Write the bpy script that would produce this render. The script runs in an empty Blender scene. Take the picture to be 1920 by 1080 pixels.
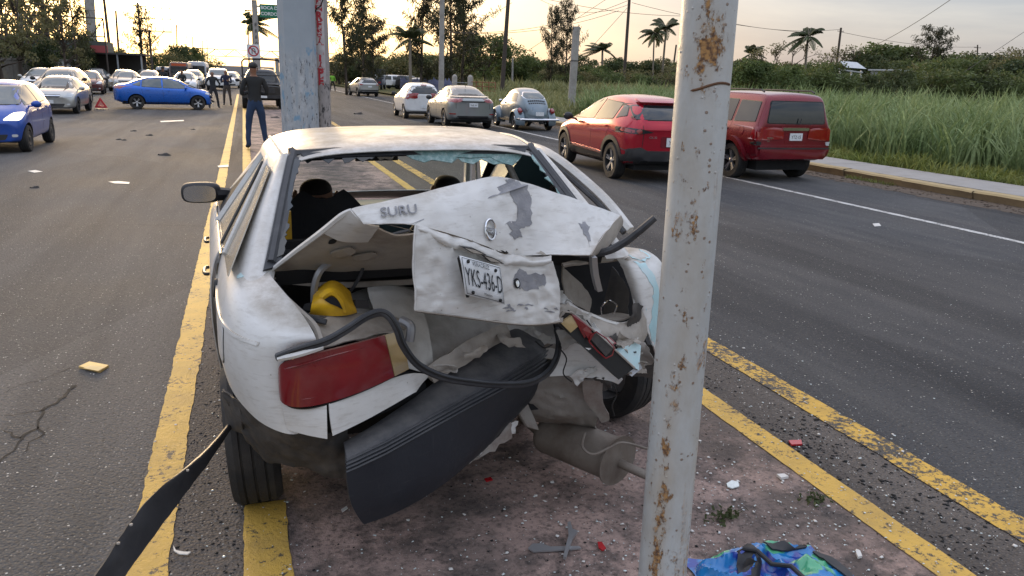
import bpy, bmesh, math, random
import numpy as np
from mathutils import Vector, Matrix, noise
from mathutils.bvhtree import BVHTree
from mathutils.geometry import delaunay_2d_cdt
random.seed(7); RNG = np.random.default_rng(7)
sin, cos, radians, pi = math.sin, math.cos, math.radians, math.pi
scene = bpy.context.scene
COL = scene.collection

# ------------------------------------------------------------ camera
F_PX, CAM_H = 1423.0, 1.70
ROLL = radians(1.9)
PITCH = math.atan(392 * cos(ROLL) / F_PX)
YAW = radians(19.3486)
fw = Vector((sin(YAW) * cos(PITCH), cos(YAW) * cos(PITCH), -sin(PITCH)))
r0 = Vector((cos(YAW), -sin(YAW), 0)); u0 = r0.cross(fw)
RT = cos(ROLL) * r0 + sin(ROLL) * u0
UP = -sin(ROLL) * r0 + cos(ROLL) * u0
CAM = Vector((0, 0, CAM_H))
cam_data = bpy.data.cameras.new('camera'); cam = bpy.data.objects.new('camera', cam_data); COL.objects.link(cam)
cam_data.sensor_width = 36; cam_data.lens = 36 * F_PX / 1920
cam_data.clip_start = .05; cam_data.clip_end = 3000
m = Matrix((RT, UP, -fw)).transposed().to_4x4(); m.translation = CAM
cam.matrix_world = m
scene.camera = cam
scene.render.resolution_x = 1024; scene.render.resolution_y = 576

# ------------------------------------------------------------ exposure, sky, sun
vs = scene.view_settings
vs.view_transform = 'Standard'; vs.look = 'None'; vs.gamma = 1; vs.use_curve_mapping = False
vs.exposure = 0.60
SUN_EL, SUN_AZ = radians(9), radians(-7)          # azimuth from +Y (the road), clockwise
sun_dir = Vector((sin(SUN_AZ) * cos(SUN_EL), cos(SUN_AZ) * cos(SUN_EL), sin(SUN_EL)))
sd = bpy.data.lights.new('sun', 'SUN'); sd.energy = 1.25; sd.angle = radians(14); sd.color = (1.0, .72, .42)
so = bpy.data.objects.new('sun', sd); COL.objects.link(so)
so.rotation_euler = sun_dir.to_track_quat('Z', 'Y').to_euler()

world = bpy.data.worlds.new('World'); scene.world = world; world.use_nodes = True
WN, WL = world.node_tree.nodes, world.node_tree.links
WN.clear()
def wn(t, **k):
    n = WN.new(t)
    for a, b in k.items(): setattr(n, a, b)
    return n
def wmath(op, a, b=None, clamp=False):
    n = wn('ShaderNodeMath', operation=op, use_clamp=clamp)
    for i, v in enumerate((a, b)):
        if v is None: continue
        if isinstance(v, (int, float)): n.inputs[i].default_value = v
        else: WL.new(v, n.inputs[i])
    return n.outputs[0]
def wmix(f, a, b, mode='MIX'):
    n = wn('ShaderNodeMix', data_type='RGBA', blend_type=mode)
    for s, v in ((n.inputs[0], f), (n.inputs[6], a), (n.inputs[7], b)):
        if isinstance(v, (int, float)): s.default_value = v
        elif isinstance(v, tuple): s.default_value = (*v, 1)
        else: WL.new(v, s)
    return n.outputs[2]
tc = wn('ShaderNodeTexCoord'); nrm = wn('ShaderNodeVectorMath', operation='NORMALIZE'); WL.new(tc.outputs['Generated'], nrm.inputs[0])
sep = wn('ShaderNodeSeparateXYZ'); WL.new(nrm.outputs[0], sep.inputs[0])
el = wmath('MAXIMUM', sep.outputs[2], 0.0)
# closeness to the glow low over the road
gd = Vector((sin(radians(-3)), cos(radians(-3)), .10)).normalized()
dt = wn('ShaderNodeVectorMath', operation='DOT_PRODUCT'); WL.new(nrm.outputs[0], dt.inputs[0]); dt.inputs[1].default_value = gd
ang = wmath('MAXIMUM', dt.outputs['Value'], 0.0)
wide = wmath('POWER', ang, 9.0); mid = wmath('POWER', ang, 26.0); tight = wmath('POWER', ang, 160.0)
# streaky cloud layer
mp = wn('ShaderNodeMapping'); mp.inputs['Scale'].default_value = (1.0, 1.0, 5.5); WL.new(nrm.outputs[0], mp.inputs[0])
cn = wn('ShaderNodeTexNoise'); cn.inputs['Scale'].default_value = 2.6; cn.inputs['Detail'].default_value = 7; cn.inputs['Roughness'].default_value = .55; cn.inputs['Distortion'].default_value = .4
WL.new(mp.outputs[0], cn.inputs['Vector'])
cr = wn('ShaderNodeMapRange'); cr.inputs[1].default_value = .38; cr.inputs[2].default_value = .68; WL.new(cn.outputs[0], cr.inputs[0])
low = wmath('POWER', wmath('SUBTRACT', 1.0, el, True), 9.0)
base = wmix(low, (.140, .165, .225), (.215, .215, .250))
base = wmix(wmath('MULTIPLY', wide, .95), base, (.52, .345, .285))
base = wmix(wmath('MULTIPLY', cr.outputs[0], .75), base, wmix(wide, (.34, .325, .325), (.62, .49, .37)))
base = wmix(wmath('MULTIPLY', mid, .9), base, (.74, .60, .385))
base = wmix(tight, base, (1.15, 1.0, .72))
cie = wmath('ADD', .95, wmath('MULTIPLY', el, 2.9))           # overcast sky brightens towards the zenith
base = wmix(1.0, base, cie, 'MULTIPLY')
bg1 = wn('ShaderNodeBackground'); WL.new(base, bg1.inputs[0]); bg1.inputs[1].default_value = 1.0
sky = wn('ShaderNodeTexSky'); sky.sky_type = 'NISHITA'; sky.sun_disc = False
sky.sun_elevation = SUN_EL; sky.sun_rotation = SUN_AZ; sky.air_density = 1.0; sky.dust_density = 3.0
bg2 = wn('ShaderNodeBackground'); WL.new(sky.outputs[0], bg2.inputs[0]); bg2.inputs[1].default_value = .05
ad = wn('ShaderNodeAddShader'); WL.new(bg1.outputs[0], ad.inputs[0]); WL.new(bg2.outputs[0], ad.inputs[1])
wo = wn('ShaderNodeOutputWorld'); WL.new(ad.outputs[0], wo.inputs[0])

# ------------------------------------------------------------ survey helpers: where a sight line meets a plane of the place
def ray(x, y): return fw + (x - 960) / F_PX * RT - (y - 540) / F_PX * UP
def gpt(x, y, z=0.0):
    v = ray(x, y); return CAM + v * ((z - CAM_H) / v.z)
def aY(x, y, Y):
    v = ray(x, y); return CAM + v * (Y / v.y)
def aD(x, y, D): return CAM + ray(x, y) * D

# ------------------------------------------------------------ object helpers
def tag(o, label=None, cat=None, group=None, kind=None):
    if label: o['label'] = label
    if cat: o['category'] = cat
    if group: o['group'] = group
    if kind: o['kind'] = kind
    return o
def empty(name, loc=(0, 0, 0), rz=0.0, label=None, cat=None, group=None, sc=1.0):
    o = bpy.data.objects.new(name, None); COL.objects.link(o)
    o.location = loc; o.rotation_euler = (0, 0, rz); o.scale = (sc, sc, sc); o.empty_display_size = .2
    return tag(o, label, cat, group)
def link_mesh(name, me, mat=None, parent=None):
    o = bpy.data.objects.new(name, me); COL.objects.link(o)
    if mat is not None:
        me.materials.clear()
        for q in (mat if isinstance(mat, (list, tuple)) else [mat]): me.materials.append(q)
    if parent: o.parent = parent
    return o
def mk(name, verts, faces, mat=None, parent=None, smooth=True, autos=None):
    me = bpy.data.meshes.new(name); me.from_pydata([tuple(v) for v in verts], [], [tuple(f) for f in faces]); me.update()
    if smooth: me.shade_smooth()
    o = link_mesh(name, me, mat, parent)
    if autos: me.set_sharp_from_angle(angle=radians(autos))
    return o
class MB:
    """collects vertices and faces of ONE mesh"""
    def __init__(s): s.v = []; s.f = []
    def add(s, v, f):
        n = len(s.v); s.v += [tuple(q) for q in v]; s.f += [tuple(i + n for i in q) for q in f]; return s
    def box(s, lo, hi, M=None, bev=0):
        (a, b, c), (d, e, f) = lo, hi
        v = [Vector(p) for p in ((a,b,c),(d,b,c),(d,e,c),(a,e,c),(a,b,f),(d,b,f),(d,e,f),(a,e,f))]
        if M is not None: v = [M @ p for p in v]
        return s.add(v, [(0,3,2,1),(4,5,6,7),(0,1,5,4),(1,2,6,5),(2,3,7,6),(3,0,4,7)])
    def tube(s, pts, rad, n=8, cap=True):
        pts = [Vector(p) for p in pts]; k = len(pts)
        if not hasattr(rad, '__len__'): rad = [rad] * k
        vs_, fs = [], []; up = None
        for i, p in enumerate(pts):
            d = (pts[min(i + 1, k - 1)] - pts[max(i - 1, 0)])
            if d.length < 1e-9: d = Vector((0, 0, 1))
            d.normalize()
            if up is None: up = Vector((0, 0, 1)) if abs(d.z) < .9 else Vector((1, 0, 0))
            a = d.cross(up); 
            if a.length < 1e-6: a = d.orthogonal()
            a.normalize(); b = a.cross(d); up = b
            for j in range(n):
                t = 2 * pi * j / n; vs_.append(p + rad[i] * (cos(t) * a + sin(t) * b))
        for i in range(k - 1):
            for j in range(n): fs.append((i*n+j, i*n+(j+1)%n, (i+1)*n+(j+1)%n, (i+1)*n+j))
        if cap: fs.append(tuple(range(n))[::-1]); fs.append(tuple((k-1)*n+j for j in range(n)))
        return s.add(vs_, fs)
    def lathe(s, prof, n=24, M=None):          # profile (r, z) about z
        v, f = [], []
        for r, z in prof:
            for j in range(n):
                t = 2*pi*j/n; p = Vector((r*cos(t), r*sin(t), z)); v.append(M @ p if M is not None else p)
        for i in range(len(prof)-1):
            for j in range(n): f.append((i*n+j, i*n+(j+1)%n, (i+1)*n+(j+1)%n, (i+1)*n+j))
        return s.add(v, f)
    def build(s, name, mat=None, parent=None, smooth=True, autos=40): return mk(name, s.v, s.f, mat, parent, smooth, autos)
def loc_obj(o, origin):
    """move a single-mesh thing's origin to its base"""
    me = o.data; w = Vector(origin); me.transform(Matrix.Translation(-w)); o.location = w; return o
def modstack(o, *mods):
    for t, kw in mods:
        md = o.modifiers.new(t.lower(), t)
        for a, b in kw.items(): setattr(md, a, b)
    dg = bpy.context.evaluated_depsgraph_get(); dg.update()
    me = bpy.data.meshes.new_from_object(o.evaluated_get(dg), preserve_all_data_layers=False, depsgraph=dg)
    o.modifiers.clear(); old = o.data; nm = old.name; o.data = me; bpy.data.meshes.remove(old); me.name = nm
    return o
def copy_tree(o, parent=None):
    c = o.copy(); COL.objects.link(c)
    if parent: c.parent = parent
    for ch in list(o.children): copy_tree(ch, c)
    return c

# ------------------------------------------------------------ materials
def mat_new(name):
    m_ = bpy.data.materials.new(name); m_.use_nodes = True; nt = m_.node_tree
    return m_, nt, nt.nodes['Principled BSDF']
class NB:
    def __init__(s, nt): s.nt = nt; s.n = nt.nodes; s.l = nt.links
    def put(s, sock, v):
        if isinstance(v, (int, float)): sock.default_value = v
        elif isinstance(v, (tuple, list)):
            try: sock.default_value = (*v, 1) if len(v) == 3 and len(sock.default_value) == 4 else v
            except Exception: sock.default_value = v
        else: s.l.new(v, sock)
    def coord(s, which='Object'): return s.n.new('ShaderNodeTexCoord').outputs[which]
    def geo(s): return s.n.new('ShaderNodeNewGeometry').outputs['Position']
    def mapping(s, v, scale=(1,1,1), loc=(0,0,0)):
        m_ = s.n.new('ShaderNodeMapping'); s.l.new(v, m_.inputs[0]); m_.inputs['Scale'].default_value = scale; m_.inputs['Location'].default_value = loc; return m_.outputs[0]
    def noise(s, v, scale, detail=4, rough=.55, dist=0.0):
        n = s.n.new('ShaderNodeTexNoise'); s.l.new(v, n.inputs['Vector']); n.inputs['Scale'].default_value = scale
        n.inputs['Detail'].default_value = detail; n.inputs['Roughness'].default_value = rough; n.inputs['Distortion'].default_value = dist; return n.outputs[0]
    def voro(s, v, scale, out='Distance', feat='F1'):
        n = s.n.new('ShaderNodeTexVoronoi'); n.feature = feat; s.l.new(v, n.inputs['Vector']); n.inputs['Scale'].default_value = scale; return n.outputs[out]
    def rng(s, v, a, b, c=0.0, d=1.0):
        n = s.n.new('ShaderNodeMapRange'); s.l.new(v, n.inputs[0])
        for i, q in enumerate((a, b, c, d)): n.inputs[i+1].default_value = q
        return n.outputs[0]
    def mix(s, f, a, b, mode='MIX'):
        n = s.n.new('ShaderNodeMix'); n.data_type = 'RGBA'; n.blend_type = mode
        for k, v in ((0, f), (6, a), (7, b)): s.put(n.inputs[k], v)
        return n.outputs[2]
    def m(s, op, a, b=0.0, clamp=False):
        n = s.n.new('ShaderNodeMath'); n.operation = op; n.use_clamp = clamp; s.put(n.inputs[0], a); s.put(n.inputs[1], b); return n.outputs[0]
    def sepxyz(s, v):
        n = s.n.new('ShaderNodeSeparateXYZ'); s.l.new(v, n.inputs[0]); return n.outputs
    def bump(s, h, st=.3, dist=.01):
        n = s.n.new('ShaderNodeBump'); n.inputs['Strength'].default_value = st; n.inputs['Distance'].default_value = dist; s.l.new(h, n.inputs['Height']); return n.outputs[0]
def mat_simple(name, col, rough=.5, metal=0.0, var=.12, nscale=6.0, bump=.0, coat=0.0, spec=.5, dirt=None, dirt_amt=.4, dirt_scale=3.0, coord='Object', emit=None, estr=0.0, bscale=None):
    m_, nt, p = mat_new(name); b = NB(nt); v = b.coord(coord)
    n1 = b.noise(v, nscale, 5)
    dark = tuple(c * (1 - var) for c in col); lite = tuple(min(1, c * (1 + var)) for c in col)
    c = b.mix(n1, dark, lite)
    if dirt:
        n2 = b.rng(b.noise(v, dirt_scale, 7, .65), .45, .72)
        c = b.mix(b.m('MULTIPLY', n2, dirt_amt), c, dirt)
    b.put(p.inputs['Base Color'], c)
    b.put(p.inputs['Roughness'], b.rng(n1, .2, .8, max(0, rough * .85), min(1, rough * 1.15)))
    p.inputs['Metallic'].default_value = metal; p.inputs['Coat Weight'].default_value = coat; p.inputs['Specular IOR Level'].default_value = spec
    p.inputs['Coat Roughness'].default_value = .08
    if bump: b.put(p.inputs['Normal'], b.bump(b.noise(v, bscale or nscale * 6, 6, .6), bump, .01))
    if emit: p.inputs['Emission Color'].default_value = (*emit, 1); p.inputs['Emission Strength'].default_value = estr
    return m_
def paint(name, col, metal=.25, rough=.28, dirt=(.22,.19,.15), da=.18):
    return mat_simple(name, col, rough, metal, .06, 3, 0, coat=.7, dirt=dirt, dirt_amt=da, dirt_scale=2.2)
M = {}
M['black'] = mat_simple('black_plastic', (.022,.022,.024), .5, var=.3, bump=.1, dirt=(.10,.09,.08), dirt_amt=.35)
M['rubber'] = mat_simple('tyre_rubber', (.018,.018,.018), .8, var=.3, nscale=20, bump=.3, dirt=(.09,.075,.06), dirt_amt=.5)
M['dark'] = mat_simple('dark_interior', (.012,.012,.013), .8, var=.3)
M['glass_dark'] = mat_simple('tinted_car_glass', (.012,.016,.018), .04, var=.2, spec=.8, dirt=(.10,.09,.07), dirt_amt=.12)
M['glass_mid'] = mat_simple('pale_car_glass', (.07,.09,.09), .05, var=.2, spec=1.0, dirt=(.20,.18,.15), dirt_amt=.25)
M['seal'] = mat_simple('window_seal', (.01,.01,.01), .45, var=.2)
M['rim'] = mat_simple('alloy_rim', (.55,.55,.56), .3, metal=.8, var=.1, dirt=(.12,.10,.08), dirt_amt=.35)
M['steel_rim'] = mat_simple('grey_wheel_cover', (.36,.36,.37), .4, metal=.4, var=.1, dirt=(.10,.09,.07), dirt_amt=.4)
M['chrome'] = mat_simple('chrome', (.75,.75,.76), .12, metal=1.0, var=.05)
M['red_lens'] = mat_simple('red_tail_lens', (.26,.004,.006), .12, coat=1, var=.25, nscale=14, spec=.8)
M['amber'] = mat_simple('amber_lens', (.55,.20,.02), .12, coat=1, var=.2)
M['clear'] = mat_simple('clear_headlamp_lens', (.55,.57,.58), .08, coat=1, var=.2, nscale=25, spec=1)
M['lit'] = mat_simple('lit_headlamp', (.9,.85,.7), .2, emit=(1.0,.80,.48), estr=2.2)
M['plate'] = mat_simple('number_plate_white', (.72,.74,.75), .4, var=.06, dirt=(.3,.27,.22), dirt_amt=.4, dirt_scale=20)
M['ink'] = mat_simple('plate_ink', (.02,.025,.03), .5)
M['gal'] = mat_simple('galvanised_steel', (.36,.39,.42), .42, metal=.45, var=.2, nscale=3, dirt=(.16,.13,.10), dirt_amt=.4, bump=.05)
M['conc'] = mat_simple('pole_concrete', (.36,.34,.31), .85, var=.2, nscale=5, bump=.25, dirt=(.12,.10,.08), dirt_amt=.5)
M['wood'] = mat_simple('weathered_pole_wood', (.07,.055,.045), .9, var=.3, nscale=9, bump=.4)
# ============================================================ ground, roads, markings
def asphalt(name, c0, c1, patchc, speck=.5, tracks=True):
    m_, nt, p = mat_new(name); b = NB(nt); v = b.geo()
    big = b.noise(v, .35, 5, .6); midn = b.noise(b.mapping(v, (3.2, .35, 1)), 1.2, 5, .6)
    c = b.mix(b.rng(big, .35, .68), c0, c1)
    c = b.mix(b.m('MULTIPLY', b.rng(midn, .42, .72), .55), c, patchc)
    wv = b.noise(b.mapping(v, (.55, .035, 1), (2, 5, 0)), 2.2, 3, .5); c = b.mix(b.m('MULTIPLY', b.rng(wv, .50, .62), .45), c, tuple(q*.62 for q in c0))
    pt = b.rng(b.sepxyz(b.voro(b.mapping(v, (.22, .09, 1)), 1.0, 'Color'))[0], .0, 1.0, .80, 1.16); c = b.mix(1.0, c, pt, 'MULTIPLY')
    agg = b.voro(v, 75, 'Color'); a1 = b.sepxyz(agg)[0]
    stone = b.rng(b.voro(v, 75), .34, .12)
    c = b.mix(b.m('MULTIPLY', stone, b.rng(a1, .55, 1.0, 0, speck)), c, (.46, .42, .36))
    c = b.mix(b.m('MULTIPLY', b.rng(b.noise(v, 55, 3, .6), .52, .70), .55), c, (.012, .012, .012))
    grit = b.rng(b.sepxyz(b.voro(v, 42, 'Color'))[1], .90, .91); gd_ = b.rng(b.voro(v, 42), .22, .14)
    c = b.mix(b.m('MULTIPLY', grit, gd_), c, (.60, .58, .52))
    b.put(p.inputs['Base Color'], c); b.put(p.inputs['Roughness'], b.rng(big, .3, .7, .78, .92))
    h = b.m('ADD', b.noise(v, 60, 4, .7), b.m('MULTIPLY', b.voro(v, 75), .9))
    b.put(p.inputs['Normal'], b.bump(h, .75, .012)); p.inputs['Specular IOR Level'].default_value = .22
    return m_
M['asphalt'] = asphalt('asphalt_lane', (.088, .084, .080), (.145, .136, .128), (.168, .156, .144), .8)
M['asphalt_r'] = asphalt('dark_asphalt_lane', (.052, .053, .056), (.088, .088, .090), (.118, .115, .110), .5)
M['strip'] = asphalt('dusty_asphalt_strip', (.075, .066, .060), (.15, .13, .115), (.19, .165, .145), .6)
def line_mat(name, col, wear):
    m_, nt, p = mat_new(name); b = NB(nt); v = b.geo()
    n1 = b.noise(v, 38, 6, .75); n2 = b.noise(v, 4, 4, .6)
    k = b.rng(b.m('ADD', n1, b.m('MULTIPLY', n2, .55)), .86 - wear, .94 - wear)
    c = b.mix(b.noise(v, 7, 4), tuple(q*.8 for q in col), col)
    c = b.mix(b.m('MULTIPLY', b.rng(b.noise(v, 3, 5, .7), .45, .7), .35), c, (.16, .12, .07))
    c = b.mix(k, c, (.05, .045, .04)); b.put(p.inputs['Base Color'], c); p.inputs['Roughness'].default_value = .65
    b.put(p.inputs['Normal'], b.bump(b.noise(v, 60, 4, .7), .6, .012)); return m_
M['yel'] = line_mat('yellow_road_paint', (.68, .42, .075), .015)
M['yel_w'] = line_mat('worn_yellow_road_paint', (.70, .42, .06), .10)
M['wht'] = line_mat('white_road_paint', (.62, .62, .60), .06)
# island slab
m_, nt, p = mat_new('worn_pink_concrete'); b = NB(nt); v = b.geo()
c = b.mix(b.rng(b.noise(v, 1.1, 6, .65), .38, .62), (.125, .098, .086), (.48, .335, .28))
c = b.mix(b.m('MULTIPLY', b.rng(b.noise(v, 3.5, 7, .72), .47, .60), .80), c, (.070, .056, .050))
c = b.mix(b.m('MULTIPLY', b.rng(b.noise(v, 45, 5, .7), .5, .66), .7), c, (.03, .025, .022))
c = b.mix(b.rng(b.voro(v, 60), .16, .05, 0, .35), c, (.40, .34, .29))
b.put(p.inputs['Base Color'], c); p.inputs['Roughness'].default_value = .85
b.put(p.inputs['Normal'], b.bump(b.m('ADD', b.noise(v, 50, 5, .7), b.m('MULTIPLY', b.noise(v, 6, 4), 1.2)), .7, .02)); M['island'] = m_
m_, nt, p = mat_new('grassy_soil'); b = NB(nt); v = b.geo()
c = b.mix(b.rng(b.noise(v, .12, 6, .65), .4, .65), (.050, .060, .022), (.13, .115, .055))
c = b.mix(b.m('MULTIPLY', b.rng(b.noise(v, 1.5, 6, .7), .5, .7), .6), c, (.028, .038, .014))
b.put(p.inputs['Base Color'], c); p.inputs['Roughness'].default_value = 1.0; p.inputs['Specular IOR Level'].default_value = .1
b.put(p.inputs['Normal'], b.bump(b.noise(v, 3, 6, .7), .8, .2)); M['soil'] = m_
M['kerb'] = mat_simple('dirty_yellow_kerb', (.24, .17, .09), .85, var=.35, nscale=5, bump=.4, dirt=(.10, .07, .045), dirt_amt=.8, dirt_scale=2.5)
M['kerb_top'] = mat_simple('pale_kerb_edge', (.36, .28, .15), .85, var=.25, nscale=6, bump=.3)
M['walk'] = mat_simple('pavement_concrete', (.29, .285, .28), .85, var=.15, nscale=2, bump=.3, dirt=(.17, .15, .13), dirt_amt=.5)
M['dust'] = mat_simple('brown_gutter_dirt', (.085, .062, .045), .95, var=.4, nscale=6, bump=.8, dirt=(.04,.03,.022), dirt_amt=.6, dirt_scale=3)
M['crack'] = mat_simple('open_crack', (.008, .008, .008), .9)
def sheet(name, x0, x1, y0, y1, z, mat, parent=None, nx=1, ny=1):
    v, f = [], []
    for j in range(ny+1):
        for i in range(nx+1): v.append((x0+(x1-x0)*i/nx, y0+(y1-y0)*j/ny, z))
    for j in range(ny):
        for i in range(nx): a = j*(nx+1)+i; f.append((a, a+1, a+nx+2, a+nx+1))
    return mk(name, v, f, mat, parent, False)
tag(sheet('ground', -1500, 1500, -300, 2600, -.16, M['soil']), kind='structure')
road = tag(sheet('road', -13, .0, -12, 900, 0, M['asphalt']), kind='structure')
road2 = tag(sheet('road', 0, 11.5, -12, 900, 0, M['asphalt_r']), kind='structure')
def raggedband(name, x0, x1, y0, y1, z, mat, amp=.012, step=.06, parent=None):
    n = max(2, int((y1-y0)/step)); v, f = [], []
    for i in range(n+1):
        y = y0+(y1-y0)*i/n; a = amp
        v += [(x0+a*.5*noise.noise((y*4, x0, 1)) + a*.8*noise.noise((y*17, x0, 3)), y, z), (x1+a*noise.noise((y*4, x1, 7)) + a*.8*noise.noise((y*17, x1, 9)), y, z)]
    f = [(2*i, 2*i+1, 2*i+3, 2*i+2) for i in range(n)]
    return mk(name, v, f, mat, parent, False)
raggedband('dusty_strip', -.36, 0.0, -3, 60, .004, M['strip'], .02, .1, road)
raggedband('yellow_line', -.49, -.345, -3, 60, .008, M['yel'], .012, .04, road)
raggedband('yellow_line', -.095, .065, -3, 2.90, .012, M['yel'], .008, .02, road2)
raggedband('yellow_line', -.10, .055, 8, 60, .012, M['yel'], .012, .1, road2)
isl = tag(raggedband('median_island', .0, 2.31, -4, 60, .006, M['island'], .01, .1), kind='structure')
raggedband('dusty_strip', 2.42, 2.82, -3, 60, .0035, M['strip'], .03, .1, road2)
raggedband('yellow_line', 2.285, 2.425, -3, 60, .0105, M['yel'], .006, .05, road2)
raggedband('yellow_line', 2.80, 2.965, -3, 60, .0085, M['yel_w'], .012, .04, road2)
raggedband('white_line', 8.68, 8.80, 2, 120, .004, M['wht'], .008, .2, road2)
raggedband('gutter_dirt', 10.75, 11.52, -2, 60, .004, M['dust'], .22, .15, road2)
# cracks in the near left lane, traced with a wandering walk
def crack(pts, w, name='crack', parent=road, z=.003):
    v, f = [], []; P_ = [Vector(q) for q in pts]; Q = []
    for a, c_ in zip(P_[:-1], P_[1:]):
        n = max(2, int((c_-a).length/.025))
        for i in range(n):
            p_ = a.lerp(c_, i/n); k = .014
            Q.append(p_ + Vector((noise.noise((p_.x*14, p_.y*14, 2))*k*2 + random.uniform(-k, k)*.35, noise.noise((p_.x*14, p_.y*14, 8))*k*2 + random.uniform(-k,k)*.35, 0)))
    Q.append(P_[-1])
    for i, q in enumerate(Q):
        d = (Q[min(i+1, len(Q)-1)] - Q[max(i-1, 0)]).normalized(); n = Vector((-d.y, d.x, 0)); ww = w*1.6*(.35+.9*abs(noise.noise((q.x*9, q.y*9, 5))))*(1-.7*i/len(Q))
        v += [(q+n*ww).to_3d(), (q-n*ww).to_3d()]
    v = [(a.x, a.y, z) for a in v]
    return mk(name, v, [(2*i, 2*i+1, 2*i+3, 2*i+2) for i in range(len(Q)-1)], M['crack'], parent, False)
def cpx(pl, w): crack([gpt(*q) for q in pl], w)
cpx([(140, 722), (120, 745), (85, 765), (72, 800), (40, 820), (30, 838), (18, 850), (8, 862), (0, 868)], .011)
cpx([(85, 770), (50, 775), (0, 780)], .004); cpx([(72, 800), (78, 815), (60, 830), (45, 850)], .006)
cpx([(130, 690), (80, 712), (40, 722), (0, 742)], .003); cpx([(40, 820), (20, 812), (5, 808)], .005)
cpx([(385, 424), (250, 422), (120, 425), (0, 432)], .006)
# kerb and pavement on the right, in separate cast lengths
kv = [(11.5, 0), (11.46, .115), (11.49, .145), (11.68, .15)]
y = -1.0; kp = empty('kerb', (0, 0, 0)); tag(kp, kind='structure')
i = 0
while y < 46:
    L = 1.5 if y < 22 else 4; dx = random.uniform(-.02, .02); dz = random.uniform(-.012, .012); vv, ff = [], []
    ns = 6
    for s in range(ns+1):
        yy = y + .008 + (L-.016)*s/ns
        for (a, c_) in kv + [(11.68, -.1), (11.5, -.1)]:
            vv.append((a+dx+.012*noise.noise((a*5, yy*3, c_)), yy, c_+dz+(.01*noise.noise((yy*4, a, 2)) if c_ > .1 else 0)))
    for s in range(ns):
        for q in range(6): ff.append((s*6+q, s*6+(q+1)%6, (s+1)*6+(q+1)%6, (s+1)*6+q))
    ff += [tuple(range(6))[::-1], tuple(ns*6+q for q in range(6))]
    o = mk('kerb_stone', vv, ff, [M['kerb'], M['kerb_top']], kp, True, 30)
    for k_, q in enumerate(o.data.polygons):
        if q.normal.z > .6: q.material_index = 1
    y += L; i += 1
pv = empty('pavement'); tag(pv, kind='structure'); y = -1.0
while y < 46:
    L = 2.4 if y < 22 else 6
    b_ = MB(); b_.box((11.70, y+.006, -.1), (13.05, y+L-.006, .152+random.uniform(-.006, .006))); b_.build('paving_slab', M['walk'], pv, False); y += L
tag(sheet('verge', 13.05, 60, -6, 140, -.02, M['soil']), kind='structure')
tag(sheet('verge', -60, -13, -6, 400, -.02, M['soil']), kind='structure')
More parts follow.
